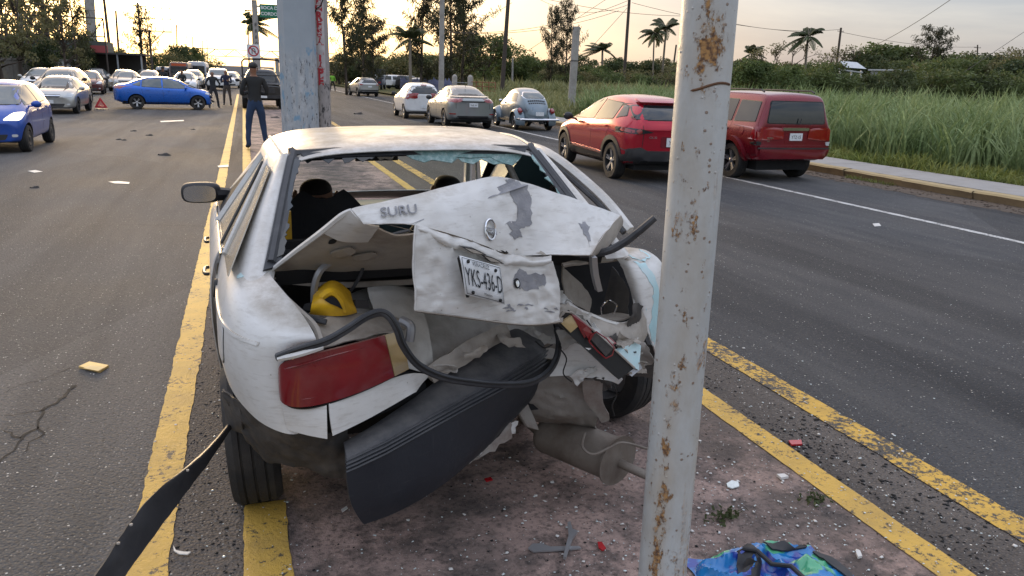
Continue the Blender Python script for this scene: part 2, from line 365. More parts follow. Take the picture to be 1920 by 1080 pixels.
# ============================================================ vehicle library
def pw(tab, x):
    xs = [t[0] for t in tab]; ys = [t[1] for t in tab]
    return float(np.interp(x, xs, ys))
FR = (-1, -.55, 0, .55, 1)
def car_body(sp):
    """closed hull of a vehicle: box-topology cage along y, subdivided, arches cut; local frame x right, y forward, z up"""
    ys = sp['ys']; rings = []
    for i, y in enumerate(ys):
        zt = pw(sp['top'], y); zb = min(pw(sp['belt'], y), zt - .03); w = pw(sp['w'], y); z0 = pw(sp['bot'], y)
        g = max(0, min(1, (zt - zb) / .40)); wr = sp['wr']
        wb = w * (.955 if g > .2 else .93)
        wt = wb * .90 * (1 - g) + wr * g
        zm = z0 + (zb - z0) * .55
        L = [(w * .88, z0), (w * .985, z0 + .07), (w, zm), (w * .985, zb - .06), (wb, zb),
             (wt, zt - .015 - (sp.get('edge', .06) * g)), (wt * sp.get('edgew', .86), zt - .004)]
        bow = sp.get('bow', [(ys[0], .16), (ys[0] + .5, 0), (ys[-1] - .6, 0), (ys[-1], -.22)])
        rings.append((y, L, zt, pw(bow, y), z0))
    v = []; idx = []
    for (y, L, zt, bw, z0) in rings:
        row = []
        wmax = L[2][0]
        def P(x, z):
            t = min(1, abs(x) / wmax); v.append((x, y + bw * t ** 2.2, z)); return len(v) - 1
        # ring order: bottom -1..1, right side up, top 1..-1, left side down
        bot = [P(f * L[0][0], L[0][1]) for f in FR]
        rs = [P(x, z) for x, z in L[1:-1]]
        crown = .02 + .018 * (1 if (zt > 1.2) else 0)
        top = [P(f * L[-1][0], L[-1][1] + crown * (1 - f * f)) for f in FR[::-1]]
        ls = [P(-x, z) for x, z in L[1:-1][::-1]]
        idx.append(bot + rs + top + ls)
    n = len(idx[0]); f = []
    FRc = FR
    for a, b in zip(idx[:-1], idx[1:]):
        for j in range(n): f.append((a[j], a[(j+1) % n], b[(j+1) % n], b[j]))
    def cap(row, flip):
        z0i = row[:5]; rs = row[5:10]; top = row[10:15]; ls = row[15:20]
        grid = [list(z0i)]
        for k in range(5):
            l, r = ls[::-1][k], rs[k]; xl, xr = v[l][0], v[r][0]; z = v[l][2]; y_ = None
            cen_y = v[z0i[2]][1]; mid = []
            for fq in FR[1:-1]:
                x = fq * xr; t = abs(fq); yy = cen_y + (v[r][1] - cen_y) * t ** 2.2
                v.append((x, yy, z)); mid.append(len(v) - 1)
            grid.append([l] + mid + [r])
        grid.append(top[::-1])
        for a, b in zip(grid[:-1], grid[1:]):
            for k in range(4):
                q = (a[k], a[k+1], b[k+1], b[k]); f.append(q if flip else q[::-1])
    cap(idx[0], True); cap(idx[-1], False)
    me = bpy.data.meshes.new('body'); me.from_pydata(v, [], f); me.update()
    o = link_mesh('body', me, sp['paint'])
    bm = bmesh.new(); bm.from_mesh(me); bmesh.ops.recalc_face_normals(bm, faces=bm.faces); bm.to_mesh(me); bm.free()
    if sp.get('deform'):
        for q in me.vertices: q.co = sp['deform'](q.co)
    mods = [('SUBSURF', dict(levels=sp.get('lv', 2), render_levels=sp.get('lv', 2)))]
    cut = None
    if sp.get('arches', True):
        cb = MB()
        for wy in sp['axles']:
            for s in (-1, 1):
                R = sp['wr_tyre'] + sp.get('archgap', .055)
                xo = sp['W'] / 2 + .3; xi = sp['W'] / 2 - .30
                k = len(cb.v); N = 28
                for xx in (xi, xo):
                    for j in range(N):
                        t = 2*pi*j/N; cb.v.append((s*xx, wy + R*cos(t), sp['wr_tyre'] + R*sin(t) + .0))
                for j in range(N): cb.f.append((k+j, k+(j+1)%N, k+N+(j+1)%N, k+N+j))
                cb.f.append(tuple(k+j for j in range(N))[::-1]); cb.f.append(tuple(k+N+j for j in range(N)))
        cut = mk('cut', cb.v, cb.f, M['dark'], smooth=False)
        bm = bmesh.new(); bm.from_mesh(cut.data); bmesh.ops.recalc_face_normals(bm, faces=bm.faces); bm.to_mesh(cut.data); bm.free()
        mods.append(('BOOLEAN', dict(operation='DIFFERENCE', object=cut, solver='EXACT', material_mode='TRANSFER')))
    modstack(o, mods[0])
    o['_pre'] = 1
    bmq = bmesh.new(); bmq.from_mesh(o.data); bvh = BVHTree.FromBMesh(bmq); bmq.free()
    if cut:
        modstack(o, mods[1]); bpy.data.objects.remove(cut)
    o.data.shade_smooth(); o.data.set_sharp_from_angle(angle=radians(38))
    del o['_pre']
    return o, bvh

def inpoly(p, poly):
    x, y = p; c = False; n = len(poly)
    for i in range(n):
        x1, y1 = poly[i]; x2, y2 = poly[(i+1) % n]
        if (y1 > y) != (y2 > y) and x < (x2-x1)*(y-y1)/(y2-y1) + x1: c = not c
    return c
def smooth_poly(poly, n=2, keep=.25):
    q = []; R = .055 if n > 1 else .032; m_ = len(poly)
    for i in range(m_):
        a, p_, b = Vector(poly[i-1]), Vector(poly[i]), Vector(poly[(i+1) % m_])
        d1, d2 = (a-p_), (b-p_); s1, s2 = p_ + d1.normalized()*min(R, d1.length*.38), p_ + d2.normalized()*min(R, d2.length*.38)
        for t in (0, .33, .67, 1): q.append(tuple(s1*(1-t)**2 + p_*2*t*(1-t) + s2*t*t))
    return q
def grow(poly, d):
    cx = sum(p[0] for p in poly)/len(poly); cy = sum(p[1] for p in poly)/len(poly); out = []
    n = len(poly)
    area = sum(poly[i][0]*poly[(i+1)%n][1]-poly[(i+1)%n][0]*poly[i][1] for i in range(n)); s = 1 if area > 0 else -1
    for i in range(n):
        a, b, c = Vector(poly[i-1]), Vector(poly[i]), Vector(poly[(i+1) % n])
        e1 = (b-a); e2 = (c-b)
        if e1.length < 1e-7 or e2.length < 1e-7: out.append(tuple(b)); continue
        e1.normalize(); e2.normalize()
        nn = Vector((e1.y, -e1.x)) + Vector((e2.y, -e2.x))
        if nn.length < 1e-6: nn = Vector((e1.y, -e1.x))
        nn.normalize(); out.append(tuple(b + nn * d * s))
    return out
def patch(bvh, name, poly, side, off, mat, parent, step=.09, thick=.02, rnd=2):
    """a panel that hugs the body: polygon seen from 'side' (L,R: (y,z); B,F: (x,z); T: (x,y)) dropped on the hull, with a rim of its own depth"""
    poly = smooth_poly(poly, rnd) if rnd else list(poly)
    xs = [p[0] for p in poly]; ys = [p[1] for p in poly]
    pts = [Vector(p) for p in poly]; nb = len(pts)
    # densify border
    dens = []
    for i in range(nb):
        a, b = pts[i], pts[(i+1) % nb]; k = max(1, int((b-a).length/step))
        for j in range(k): dens.append(a.lerp(b, j/k))
    pts = dens; nb = len(pts); pl = [tuple(p) for p in pts]; sh = grow(pl, -step*.35)
    x = min(xs) + step/2
    while x < max(xs):
        y = min(ys) + step/2
        while y < max(ys):
            if inpoly((x, y), sh): pts.append(Vector((x, y)))
            y += step
        x += step
    r = delaunay_2d_cdt(pts, [(i, (i+1) % nb) for i in range(nb)], [list(range(nb))], 1, 1e-6)
    V, Fc = r[0], r[2]
    D = {'L': Vector((1,0,0)), 'R': Vector((-1,0,0)), 'B': Vector((0,1,0)), 'F': Vector((0,-1,0)), 'T': Vector((0,0,-1))}[side]
    out = []; bad = set()
    for i, p in enumerate(V):
        if side in 'LR': o_ = Vector((-6*D.x, p.x, p.y))
        elif side in 'BF': o_ = Vector((p.x, -9*D.y, p.y))
        else: o_ = Vector((p.x, p.y, 6))
        hit = bvh.ray_cast(o_, D, 20)
        if hit[0] is None:
            hit = bvh.find_nearest(o_ + D * (5 if side in 'LR' else 7)); 
            out.append(hit[0] - D*off); continue
        n = hit[1]; n = n if n.dot(D) < 0 else -n
        out.append(hit[0] + (n*.6 - D*.4).normalized() * off)
    f = [tuple(q) for q in Fc]
    # orient outward
    if f:
        a, b, c = (out[i] for i in f[0][:3])
        if (b-a).cross(c-a).dot(D) > 0: f = [q[::-1] for q in f]
    edges = {}
    for q in f:
        for i in range(len(q)): edges[(q[i], q[(i+1) % len(q)])] = 1
    n0 = len(out); out2 = list(out) + [p + D*thick for p in out]; sk = []
    for (a, b) in edges:
        if (b, a) not in edges: sk.append((b, a, a+n0, b+n0))
    o = mk(name, out2, f + sk, mat, parent, True, 50)
    return o
def mirror(poly): return [(-x, y) for x, y in poly]
def strip(bvh, name, pts, wd, side, off, mat, parent, step=.07, thick=.01):
    """thin strip along a polyline on the hull (shut lines, mouldings)"""
    L = [Vector(p) for p in pts]; a, b = [], []
    for i, p in enumerate(L):
        d = (L[min(i+1, len(L)-1)] - L[max(i-1, 0)]).normalized(); n = Vector((-d.y, d.x)) * wd/2
        a.append(tuple(p + n)); b.append(tuple(p - n))
    return patch(bvh, name, a + b[::-1], side, off, mat, parent, step, thick, rnd=0)

WHEELS = {}
def wheel(parent, x, y, R, wd, mat_rim, spokes=5, kind='alloy', steer=0.0):
    key = (round(R, 3), round(wd, 3), mat_rim.name, spokes, kind)
    s = 1 if x > 0 else -1
    if key not in WHEELS:
        h = wd/2; rr = R*.66
        t = MB(); t.lathe([(rr-.01, -h*.8), (rr, -h), (R*.93, -h), (R, -h*.72), (R, -h*.5), (R-.008, -h*.48), (R-.008, -h*.42), (R, -h*.4), (R, -h*.06), (R-.008, -h*.04), (R-.008, h*.04), (R, h*.06), (R, h*.4), (R-.008, h*.42), (R-.008, h*.48), (R, h*.5), (R, h*.72), (R*.93, h), (rr, h), (rr-.01, h*.8)], 32)
        r = MB(); r.lathe([(rr-.01, -h*.8), (rr-.01, h*.93), (rr*.93, h*.9), (rr*.90, h*.3), (rr*.5, h*.12), (0.001, h*.12)], 32)
        if kind == 'alloy':
            k2 = MB()
            for i in range(spokes):
                a = 2*pi*i/spokes
                for da in ((-.13, .13) if spokes <= 6 else (0,)):
                    ca, sa = cos(a+da), sin(a+da); cb, sb = cos(a+da*.35), sin(a+da*.35)
                    w1, w2 = rr*.075, rr*.055
                    p1 = Vector((cb, sb, 0))*rr*.12; p2 = Vector((ca, sa, 0))*rr*.95
                    nn = Vector((-sa, ca, 0))
                    v = [p1-nn*w1, p1+nn*w1, p2+nn*w2, p2-nn*w2]
                    k2.add([q + Vector((0,0,h*.62 if i_ < 2 else h*.88)) for i_, q in enumerate(v)] + [q + Vector((0,0,h*.2)) for q in v], [(0,1,2,3), (0,4,5,1), (1,5,6,2), (2,6,7,3), (3,7,4,0)])
            k2.lathe([(rr*.2, h*.2), (rr*.2, h*.66), (rr*.12, h*.74), (.001, h*.75)], 16)
        else:
            k2 = MB(); k2.lathe([(rr*.93, h*.55), (rr*.8, h*.95), (rr*.45, h*.8), (rr*.25, h*.98), (.001, h*1.0)], 32)
        mt = mk('wheel', t.v, t.f, M['rubber'], None, True, 35).data
        mr = mk('rim_well', r.v, r.f, M['dark'] if kind == 'alloy' else mat_rim, None, True, 35).data
        ms = mk('rim', k2.v, k2.f, mat_rim, None, True, 35).data
        for o in [o for o in COL.objects if o.data in (mt, mr, ms)]: bpy.data.objects.remove(o)
        WHEELS[key] = (mt, mr, ms)
    mt, mr, ms = WHEELS[key]
    w = bpy.data.objects.new('wheel', mt); COL.objects.link(w); w.parent = parent
    w.matrix_local = Matrix.Translation((x, y, R)) @ Matrix.Rotation(steer, 4, 'Z') @ Matrix.Rotation(s*pi/2, 4, 'Y')
    for nm, me in (('wheel_well', mr), ('rim', ms)):
        o = bpy.data.objects.new(nm, me); COL.objects.link(o); o.parent = w
    return w
def text_obj(name, body, size, M4, mat, parent=None, ext=.002, space=1.0, align='CENTER', bold=0.0, xs=1.0):
    cu = bpy.data.curves.new(name, 'FONT'); cu.body = body; cu.size = size; cu.extrude = ext; cu.align_x = align; cu.align_y = 'CENTER'; cu.space_character = space; cu.offset = bold
    cu.resolution_u = 3
    o = bpy.data.objects.new(name, cu); COL.objects.link(o)
    dg = bpy.context.evaluated_depsgraph_get(); dg.update()
    me = bpy.data.meshes.new_from_object(o.evaluated_get(dg), depsgraph=dg); bpy.data.objects.remove(o)
    me.transform(Matrix.Diagonal((xs, 1, 1, 1))); me.transform(M4)
    me.name = name
    return link_mesh(name, me, mat, parent)
def face_M(origin, right, up):
    """text lies in the plane (right, up) at origin"""
    r = Vector(right).normalized(); u = Vector(up); u = (u - r*u.dot(r)).normalized(); n = r.cross(u)
    m_ = Matrix((r, u, n)).transposed().to_4x4(); m_.translation = Vector(origin); return m_
def add_plate(root, y, z, side='B', w=.30, h=.14, txt=None, x=0.0, tilt=0.0):
    s = -1 if side == 'B' else 1
    b = MB(); b.box((x-w/2, y if s > 0 else y-.012, z-h/2), (x+w/2, y+.012 if s > 0 else y, z+h/2))
    p = b.build('number_plate', M['plate'], root, smooth=False)
    if txt:
        text_obj('plate_lettering', txt, h*.62, face_M((x, y + s*.0135, z-.008), (-s, 0, 0), (0, 0, 1)), M['ink'], p, ext=.001, xs=.8)
    return p
def add_mirror(root, bvh, x, y, z, mat, sc=1.0):
    s = 1 if x > 0 else -1; b = MB()
    prof = [(0, .02), (.05, .065), (.10, .08), (.16, .075), (.20, .045), (.215, .01)]
    n = 12; v, f = [], []
    for (d, r) in prof:
        for j in range(n):
            t = 2*pi*j/n
            v.append((x + s*(d-.06)*sc, y + sin(t)*r*.75*sc, z + cos(t)*r*sc + .01))
    for i in range(len(prof)-1):
        for j in range(n): f.append((i*n+j, i*n+(j+1)%n, (i+1)*n+(j+1)%n, (i+1)*n+j))
    f.append(tuple(range(n))); f.append(tuple((len(prof)-1)*n+j for j in range(n)))
    b.add(v, f); b.tube([(x - s*.16*sc, y+.03, z-.05*sc), (x - s*.02*sc, y, z-.03*sc)], .022*sc, 6)
    o = b.build('wing_mirror', mat, root)
    bm = bmesh.new(); bm.from_mesh(o.data); bmesh.ops.recalc_face_normals(bm, faces=bm.faces); bm.to_mesh(o.data); bm.free()
    return o

PROFILES = {
 'sedan': dict(L=4.5, W=1.74, H=1.46, wr=.54, wr_tyre=.32, axles=(-1.30, 1.30),
   top=[(-2.25,.98),(-2.15,1.06),(-1.75,1.12),(-1.55,1.14),(-1.2,1.30),(-.8,1.42),(-.2,1.46),(.25,1.42),(.6,1.30),(1.1,1.03),(1.3,.97),(1.8,.88),(2.1,.78),(2.25,.64)],
   belt=[(-2.25,.90),(-1.6,1.0),(0,.95),(1.1,.90),(1.8,.76),(2.25,.55)], w=[(-2.25,.76),(-2.0,.84),(-1.3,.87),(1.4,.87),(2.0,.83),(2.25,.70)],
   bot=[(-2.25,.38),(-1.9,.26),(1.9,.22),(2.25,.26)], ys=[-2.25,-2.15,-1.9,-1.6,-1.4,-1.1,-.75,-.3,.15,.5,.8,1.05,1.25,1.6,1.95,2.15,2.25],
   rearwin=[(-.60,1.14),(.60,1.14),(.49,1.395),(-.49,1.395)], frontwin=[(-.68,1.00),(.68,1.00),(.52,1.385),(-.52,1.385)],
   sides=[[(-1.42,1.08),(-1.12,1.04),(-1.08,1.24)], [(-1.04,1.02),(-.22,.98),(-.22,1.38),(-.75,1.36),(-1.0,1.26)], [(-.15,.98),(.92,.95),(.52,1.25),(.15,1.36),(-.15,1.38)]],
   seams=[[(-1.08,1.0),(-1.0,.60),(-.90,.35)], [(-.18,.98),(-.16,.33)], [(.98,.92),(.95,.33)]], handles=[(-.82,.87),(.08,.86)], mirror=(.90,.80,.98)),
 'hatch': dict(L=3.8, W=1.68, H=1.53, wr=.55, wr_tyre=.30, axles=(-1.22, 1.22),
   top=[(-1.9,1.02),(-1.86,1.15),(-1.72,1.36),(-1.5,1.46),(-1.0,1.52),(-.4,1.53),(.15,1.48),(.6,1.30),(1.05,1.08),(1.25,1.0),(1.6,.92),(1.8,.80),(1.9,.66)],
   belt=[(-1.9,.96),(-1.0,1.02),(.9,.96),(1.5,.80),(1.9,.58)], w=[(-1.9,.74),(-1.7,.81),(-1.2,.84),(1.2,.84),(1.65,.80),(1.9,.66)],
   bot=[(-1.9,.36),(-1.6,.26),(1.6,.22),(1.9,.26)], ys=[-1.9,-1.86,-1.72,-1.5,-1.2,-.8,-.35,.1,.4,.75,1.02,1.22,1.5,1.72,1.85,1.9],
   rearwin=[(-.58,1.10),(.58,1.10),(.50,1.38),(-.50,1.38)], frontwin=[(-.66,1.04),(.66,1.04),(.53,1.43),(-.53,1.43)],
   sides=[[(-1.50,1.14),(-1.16,1.10),(-1.16,1.38),(-1.42,1.34)], [(-1.09,1.08),(-.30,1.05),(-.30,1.44),(-1.09,1.42)], [(-.23,1.05),(.90,1.02),(.52,1.27),(.10,1.42),(-.23,1.44)]],
   seams=[[(-1.12,1.08),(-.98,.66),(-.9,.35)], [(-.26,1.03),(-.24,.33)], [(.95,.98),(.90,.33)]], handles=[(-.90,.92),(0,.90)], mirror=(.88,.72,1.03)),
 'suv': dict(L=4.4, W=1.80, H=1.56, wr=.58, wr_tyre=.345, axles=(-1.30, 1.34),
   top=[(-2.2,.98),(-2.14,1.12),(-1.98,1.30),(-1.75,1.43),(-1.3,1.52),(-.6,1.56),(0,1.53),(.5,1.40),(1.0,1.14),(1.2,1.07),(1.7,.99),(2.0,.88),(2.2,.70)],
   belt=[(-2.2,.95),(-1.4,1.10),(0,1.02),(1.0,.98),(1.8,.84),(2.2,.60)], w=[(-2.2,.76),(-1.95,.86),(-1.3,.90),(1.4,.90),(1.9,.86),(2.2,.70)],
   bot=[(-2.2,.42),(-1.9,.30),(1.9,.26),(2.2,.32)], ys=[-2.2,-2.14,-1.98,-1.7,-1.35,-.9,-.4,.1,.45,.8,1.02,1.25,1.6,1.9,2.12,2.2],
   rearwin=[(-.62,1.12),(.62,1.12),(.55,1.38),(-.55,1.38)], frontwin=[(-.70,1.10),(.70,1.10),(.56,1.47),(-.56,1.47)],
   sides=[[(-1.62,1.20),(-1.30,1.15),(-1.26,1.38),(-1.45,1.36)], [(-1.20,1.13),(-.32,1.08),(-.32,1.45),(-1.16,1.41)], [(-.25,1.08),(.92,1.05),(.45,1.36),(.0,1.47),(-.25,1.46)]],
   seams=[[(-1.22,1.1),(-1.02,.74),(-.92,.4)], [(-.28,1.06),(-.26,.38)], [(.98,1.0),(.93,.38)]], handles=[(-.96,.98),(.02,.95)], mirror=(.96,.78,1.06)),
 'boxsuv': dict(edge=.04, edgew=.95, L=4.5, W=1.86, H=1.78, wr=.68, wr_tyre=.37, axles=(-1.35, 1.41), bow=[(-2.25,.05),(-2.0,0),(1.7,0),(2.25,-.14)],
   top=[(-2.25,1.15),(-2.235,1.40),(-2.19,1.70),(-2.10,1.765),(-1.2,1.79),(-.2,1.78),(.3,1.70),(.75,1.36),(.95,1.25),(1.8,1.18),(2.15,1.08),(2.25,.9)],
   belt=[(-2.25,1.10),(-1.0,1.14),(.9,1.13),(1.9,1.0),(2.25,.8)], w=[(-2.25,.91),(-2.05,.93),(-1.3,.93),(1.4,.93),(2.0,.91),(2.25,.84)],
   bot=[(-2.25,.50),(-2.0,.40),(2.0,.36),(2.25,.42)], ys=[-2.25,-2.24,-2.20,-2.12,-1.95,-1.4,-.8,-.2,.25,.5,.72,.95,1.4,1.85,2.15,2.25],
   rearwin=[(-.70,1.20),(.70,1.20),(.63,1.62),(-.63,1.62)], frontwin=[(-.74,1.28),(.74,1.28),(.66,1.66),(-.66,1.66)],
   sides=[[(-2.02,1.22),(-1.32,1.20),(-1.32,1.62),(-1.98,1.60)], [(-1.22,1.20),(-.35,1.19),(-.35,1.64),(-1.22,1.63)], [(-.25,1.19),(.66,1.18),(.36,1.62),(-.25,1.65)]],
   seams=[[(-1.27,1.6),(-1.27,1.1),(-.98,.8),(-.9,.5)], [(-.3,1.6),(-.3,.48)], [(.74,1.2),(.80,.48)]], handles=[(-1.08,1.03),(-.12,1.03)], mirror=(1.02,.62,1.2)),
}
def make_car(name, kind, pnt, label, rear=None, front=None, detail=2, group=None, **ov):
    """rear/front: callables that add lamps, plate etc."""
    sp = dict(PROFILES[kind]); sp['paint'] = pnt; sp.update(ov)
    root = empty(name, label=label, cat=ov.get('cat', 'car'), group=group)
    body, bvh = car_body(sp); body.parent = root; sp['bvh'] = bvh
    gl = ov.get('glass', M['glass_dark'])
    if sp.get('rearwin'):
        w = patch(bvh, 'rear_window', grow(sp['rearwin'], .025), 'B', .004, M['seal'], root, .16); patch(bvh, 'pane', sp['rearwin'], 'B', .010, ov.get('rglass', gl), w, .1)
    if sp.get('frontwin'):
        w = patch(bvh, 'windshield', grow(sp['frontwin'], .025), 'F', .004, M['seal'], root, .16); patch(bvh, 'pane', sp['frontwin'], 'F', .010, gl, w, .1)
    for s in ov.get('sidesel', 'LR'):
        for q in sp['sides']:
            w = patch(bvh, 'side_window', grow(q, .022), s, .003, M['seal'], root, .2, rnd=1); patch(bvh, 'pane', q, s, .008, gl, w, .12, rnd=1)
        for q in sp['seams']: strip(bvh, 'door_seam', q, .009, s, .0015, M['dark'], root, .1)
        for (y, z) in sp['handles']:
            patch(bvh, 'door_handle', [(y-.09, z-.013), (y+.09, z-.013), (y+.09, z+.013), (y-.09, z+.013)], s, .028, ov.get('handle_mat', pnt), root, .06, .03, 1)
    mx, my, mz = sp['mirror']
    for s in (-1, 1): add_mirror(root, bvh, s*mx, my, mz, ov.get('mirror_mat', pnt))
    for i, wy in enumerate(sp['axles']):
        for s in (-1, 1):
            tw = sp.get('tw', .20)
            wheel(root, s*(sp['W']/2 - tw/2 - .015), wy, sp['wr_tyre'], tw, ov.get('rimmat', M['rim']), ov.get('spokes', 5), ov.get('wkind', 'alloy'))
    # underbody so nothing shows light through below the sills
    b = MB(); b.box((-.62, -sp['L']/2+.35, .22), (.62, sp['L']/2-.4, .45)); b.build('underbody', M['dark'], root, smooth=False)
    if rear: rear(root, bvh, sp)
    if front: front(root, bvh, sp)
    return root, bvh, sp
def place(root, anchor, px, py, rz=0.0, sc=1.0, z=0.0):
    """stand the vehicle so that its contact point 'anchor' (local x, y) is where the sight line meets the road"""
    g = gpt(px, py, z); R = Matrix.Rotation(rz, 3, 'Z') @ Vector((anchor[0]*sc, anchor[1]*sc, 0))
    root.location = (g.x - R.x, g.y - R.y, z); root.rotation_euler = (0, 0, rz); root.scale = (sc, sc, sc)
    return root
# ============================================================ cars
M['red'] = paint('bright_red_paint', (.40, .004, .022), .5, .22, (.20,.05,.05), .10)
M['maroon'] = paint('maroon_paint', (.19, .005, .016), .4, .26, (.15,.06,.05), .2)
M['blue'] = paint('vivid_blue_paint', (.006, .115, .52), .4, .28, (.1,.12,.2), .15)
M['blue2'] = paint('deep_blue_paint', (.008, .070, .38), .35, .30)
M['silver'] = paint('silver_paint', (.46, .46, .44), .75, .33)
M['white'] = paint('white_paint', (.74, .74, .73), 0, .30, (.45,.42,.36), .2)
M['grey'] = paint('grey_green_paint', (.27, .29, .29), .6, .32)
M['champ'] = paint('champagne_paint', (.36, .31, .25), .7, .35)
M['darkred'] = paint('dark_cherry_paint', (.10, .018, .020), .4, .35)
M['blackp'] = paint('black_paint', (.012, .012, .014), .3, .3, (.12,.10,.08), .3)
M['beetle'] = paint('grey_blue_paint', (.15, .20, .235), .3, .30)
M['navy'] = paint('navy_paint', (.012, .018, .06), .2, .4)
def rect(x0, z0, x1, z1): return [(x0, z0), (x1, z0), (x1, z1), (x0, z1)]

# ---- bright red crossover, right lane
def r_cx(root, bvh, sp):
    c = patch(bvh, 'rear_bumper_cladding', [(-.95,.30),(.95,.30),(.95,.60),(.62,.66),(.5,.60),(-.5,.60),(-.62,.66),(-.95,.60)], 'B', .014, M['black'], root, .08, .03, 0)
    patch(bvh, 'exhaust_tip', smooth_poly(rect(-.62,.37,-.48,.43), 1), 'B', .03, M['dark'], c, .05, .04)
    for s in (-1, 1):
        t = patch(bvh, 'tail_light', [(s*.40,.93),(s*.62,.985),(s*.90,1.00),(s*.90,.90),(s*.66,.895)], 'B', .012, M['glass_dark'], root, .05, .03, 1)
        patch(bvh, 'lamp_ring', [(s*(.66+.045*cos(a)), .94+.04*sin(a)) for a in [k*pi/6 for k in range(12)]], 'B', .02, M['red_lens'], t, .03, .02, 0)
        patch(bvh, 'side_lamp', [(-2.1,.95),(-1.72,1.0),(-1.66,.985),(-1.78,.93),(-2.1,.90)], 'L' if s < 0 else 'R', .012, M['red_lens'], root, .05, .02, 1)
    # rear light brackets, spoiler, plate recess
    patch(bvh, 'spoiler', [(-.52,1.41),(.52,1.41),(.50,1.47),(-.50,1.47)], 'B', .07, M['red'], root, .1, .09, 1)
    patch(bvh, 'plate_recess', rect(-.27,.66,.27,.86), 'B', .006, M['maroon'], root, .08, .02, 1)
    y = bvh.ray_cast(Vector((0,-9,.76)), Vector((0,1,0)))[0].y
    add_plate(root, y-.012, .76, 'B', .34, .16, 'YLG-27')
    strip(bvh, 'tailgate_seam', [(-.60,1.05),(-.585,.9),(-.60,.66)], .009, 'B', .003, M['dark'], root); strip(bvh, 'tailgate_seam', [(.60,1.05),(.585,.9),(.60,.66)], .009, 'B', .003, M['dark'], root)
    hit = bvh.ray_cast(Vector((-.42,-9,.85)), Vector((0,1,0)))[0]
    text_obj('model_badge', 'CX-30', .055, face_M((-.42, hit.y-.006, .84), (1,-.12,0), (0,0,1)), M['chrome'], root, .003)
    for s, sd_ in ((-1,'L'), (1,'R')):
        for wy in sp['axles']:
            R1 = sp['wr_tyre']+.055; R2 = R1+.085; cz = sp['wr_tyre']
            a0, a1 = -.12, pi+.12; arc = [a0+(a1-a0)*k/16 for k in range(17)]
            poly = [(wy+R2*cos(a), cz+R2*sin(a)) for a in arc] + [(wy+R1*cos(a), cz+R1*sin(a)) for a in arc[::-1]]
            patch(bvh, 'arch_cladding', poly, sd_, .014, M['black'], root, .07, .03, 0)
        patch(bvh, 'sill_cladding', [(-.92,.28),(.96,.28),(.96,.47),(-.92,.44)], sd_, .014, M['black'], root, .1, .03, 0)
        patch(bvh, 'rear_corner_cladding', [(-2.25,.28),(-1.68,.28),(-1.70,.50),(-2.25,.56)], sd_, .014, M['black'], root, .08, .03, 0)
        strip(bvh, 'sill_trim', [(-.88,.47),(.92,.50)], .012, sd_, .02, M['chrome'], root)
for_cx = dict(rimmat=M['rim'], spokes=5, mirror_mat=M['black'], cat='car', tw=.215)
cx, bvh_, _ = make_car('parked_car', 'suv', M['red'], 'bright red crossover with black wheel arches, left of the rusty white pole', r_cx, None, **for_cx,
    rearwin=[(-.70,1.15),(.70,1.15),(.60,1.40),(-.60,1.40)])
place(cx, (-.90, -1.30), 1139, 334, radians(-3), .95)

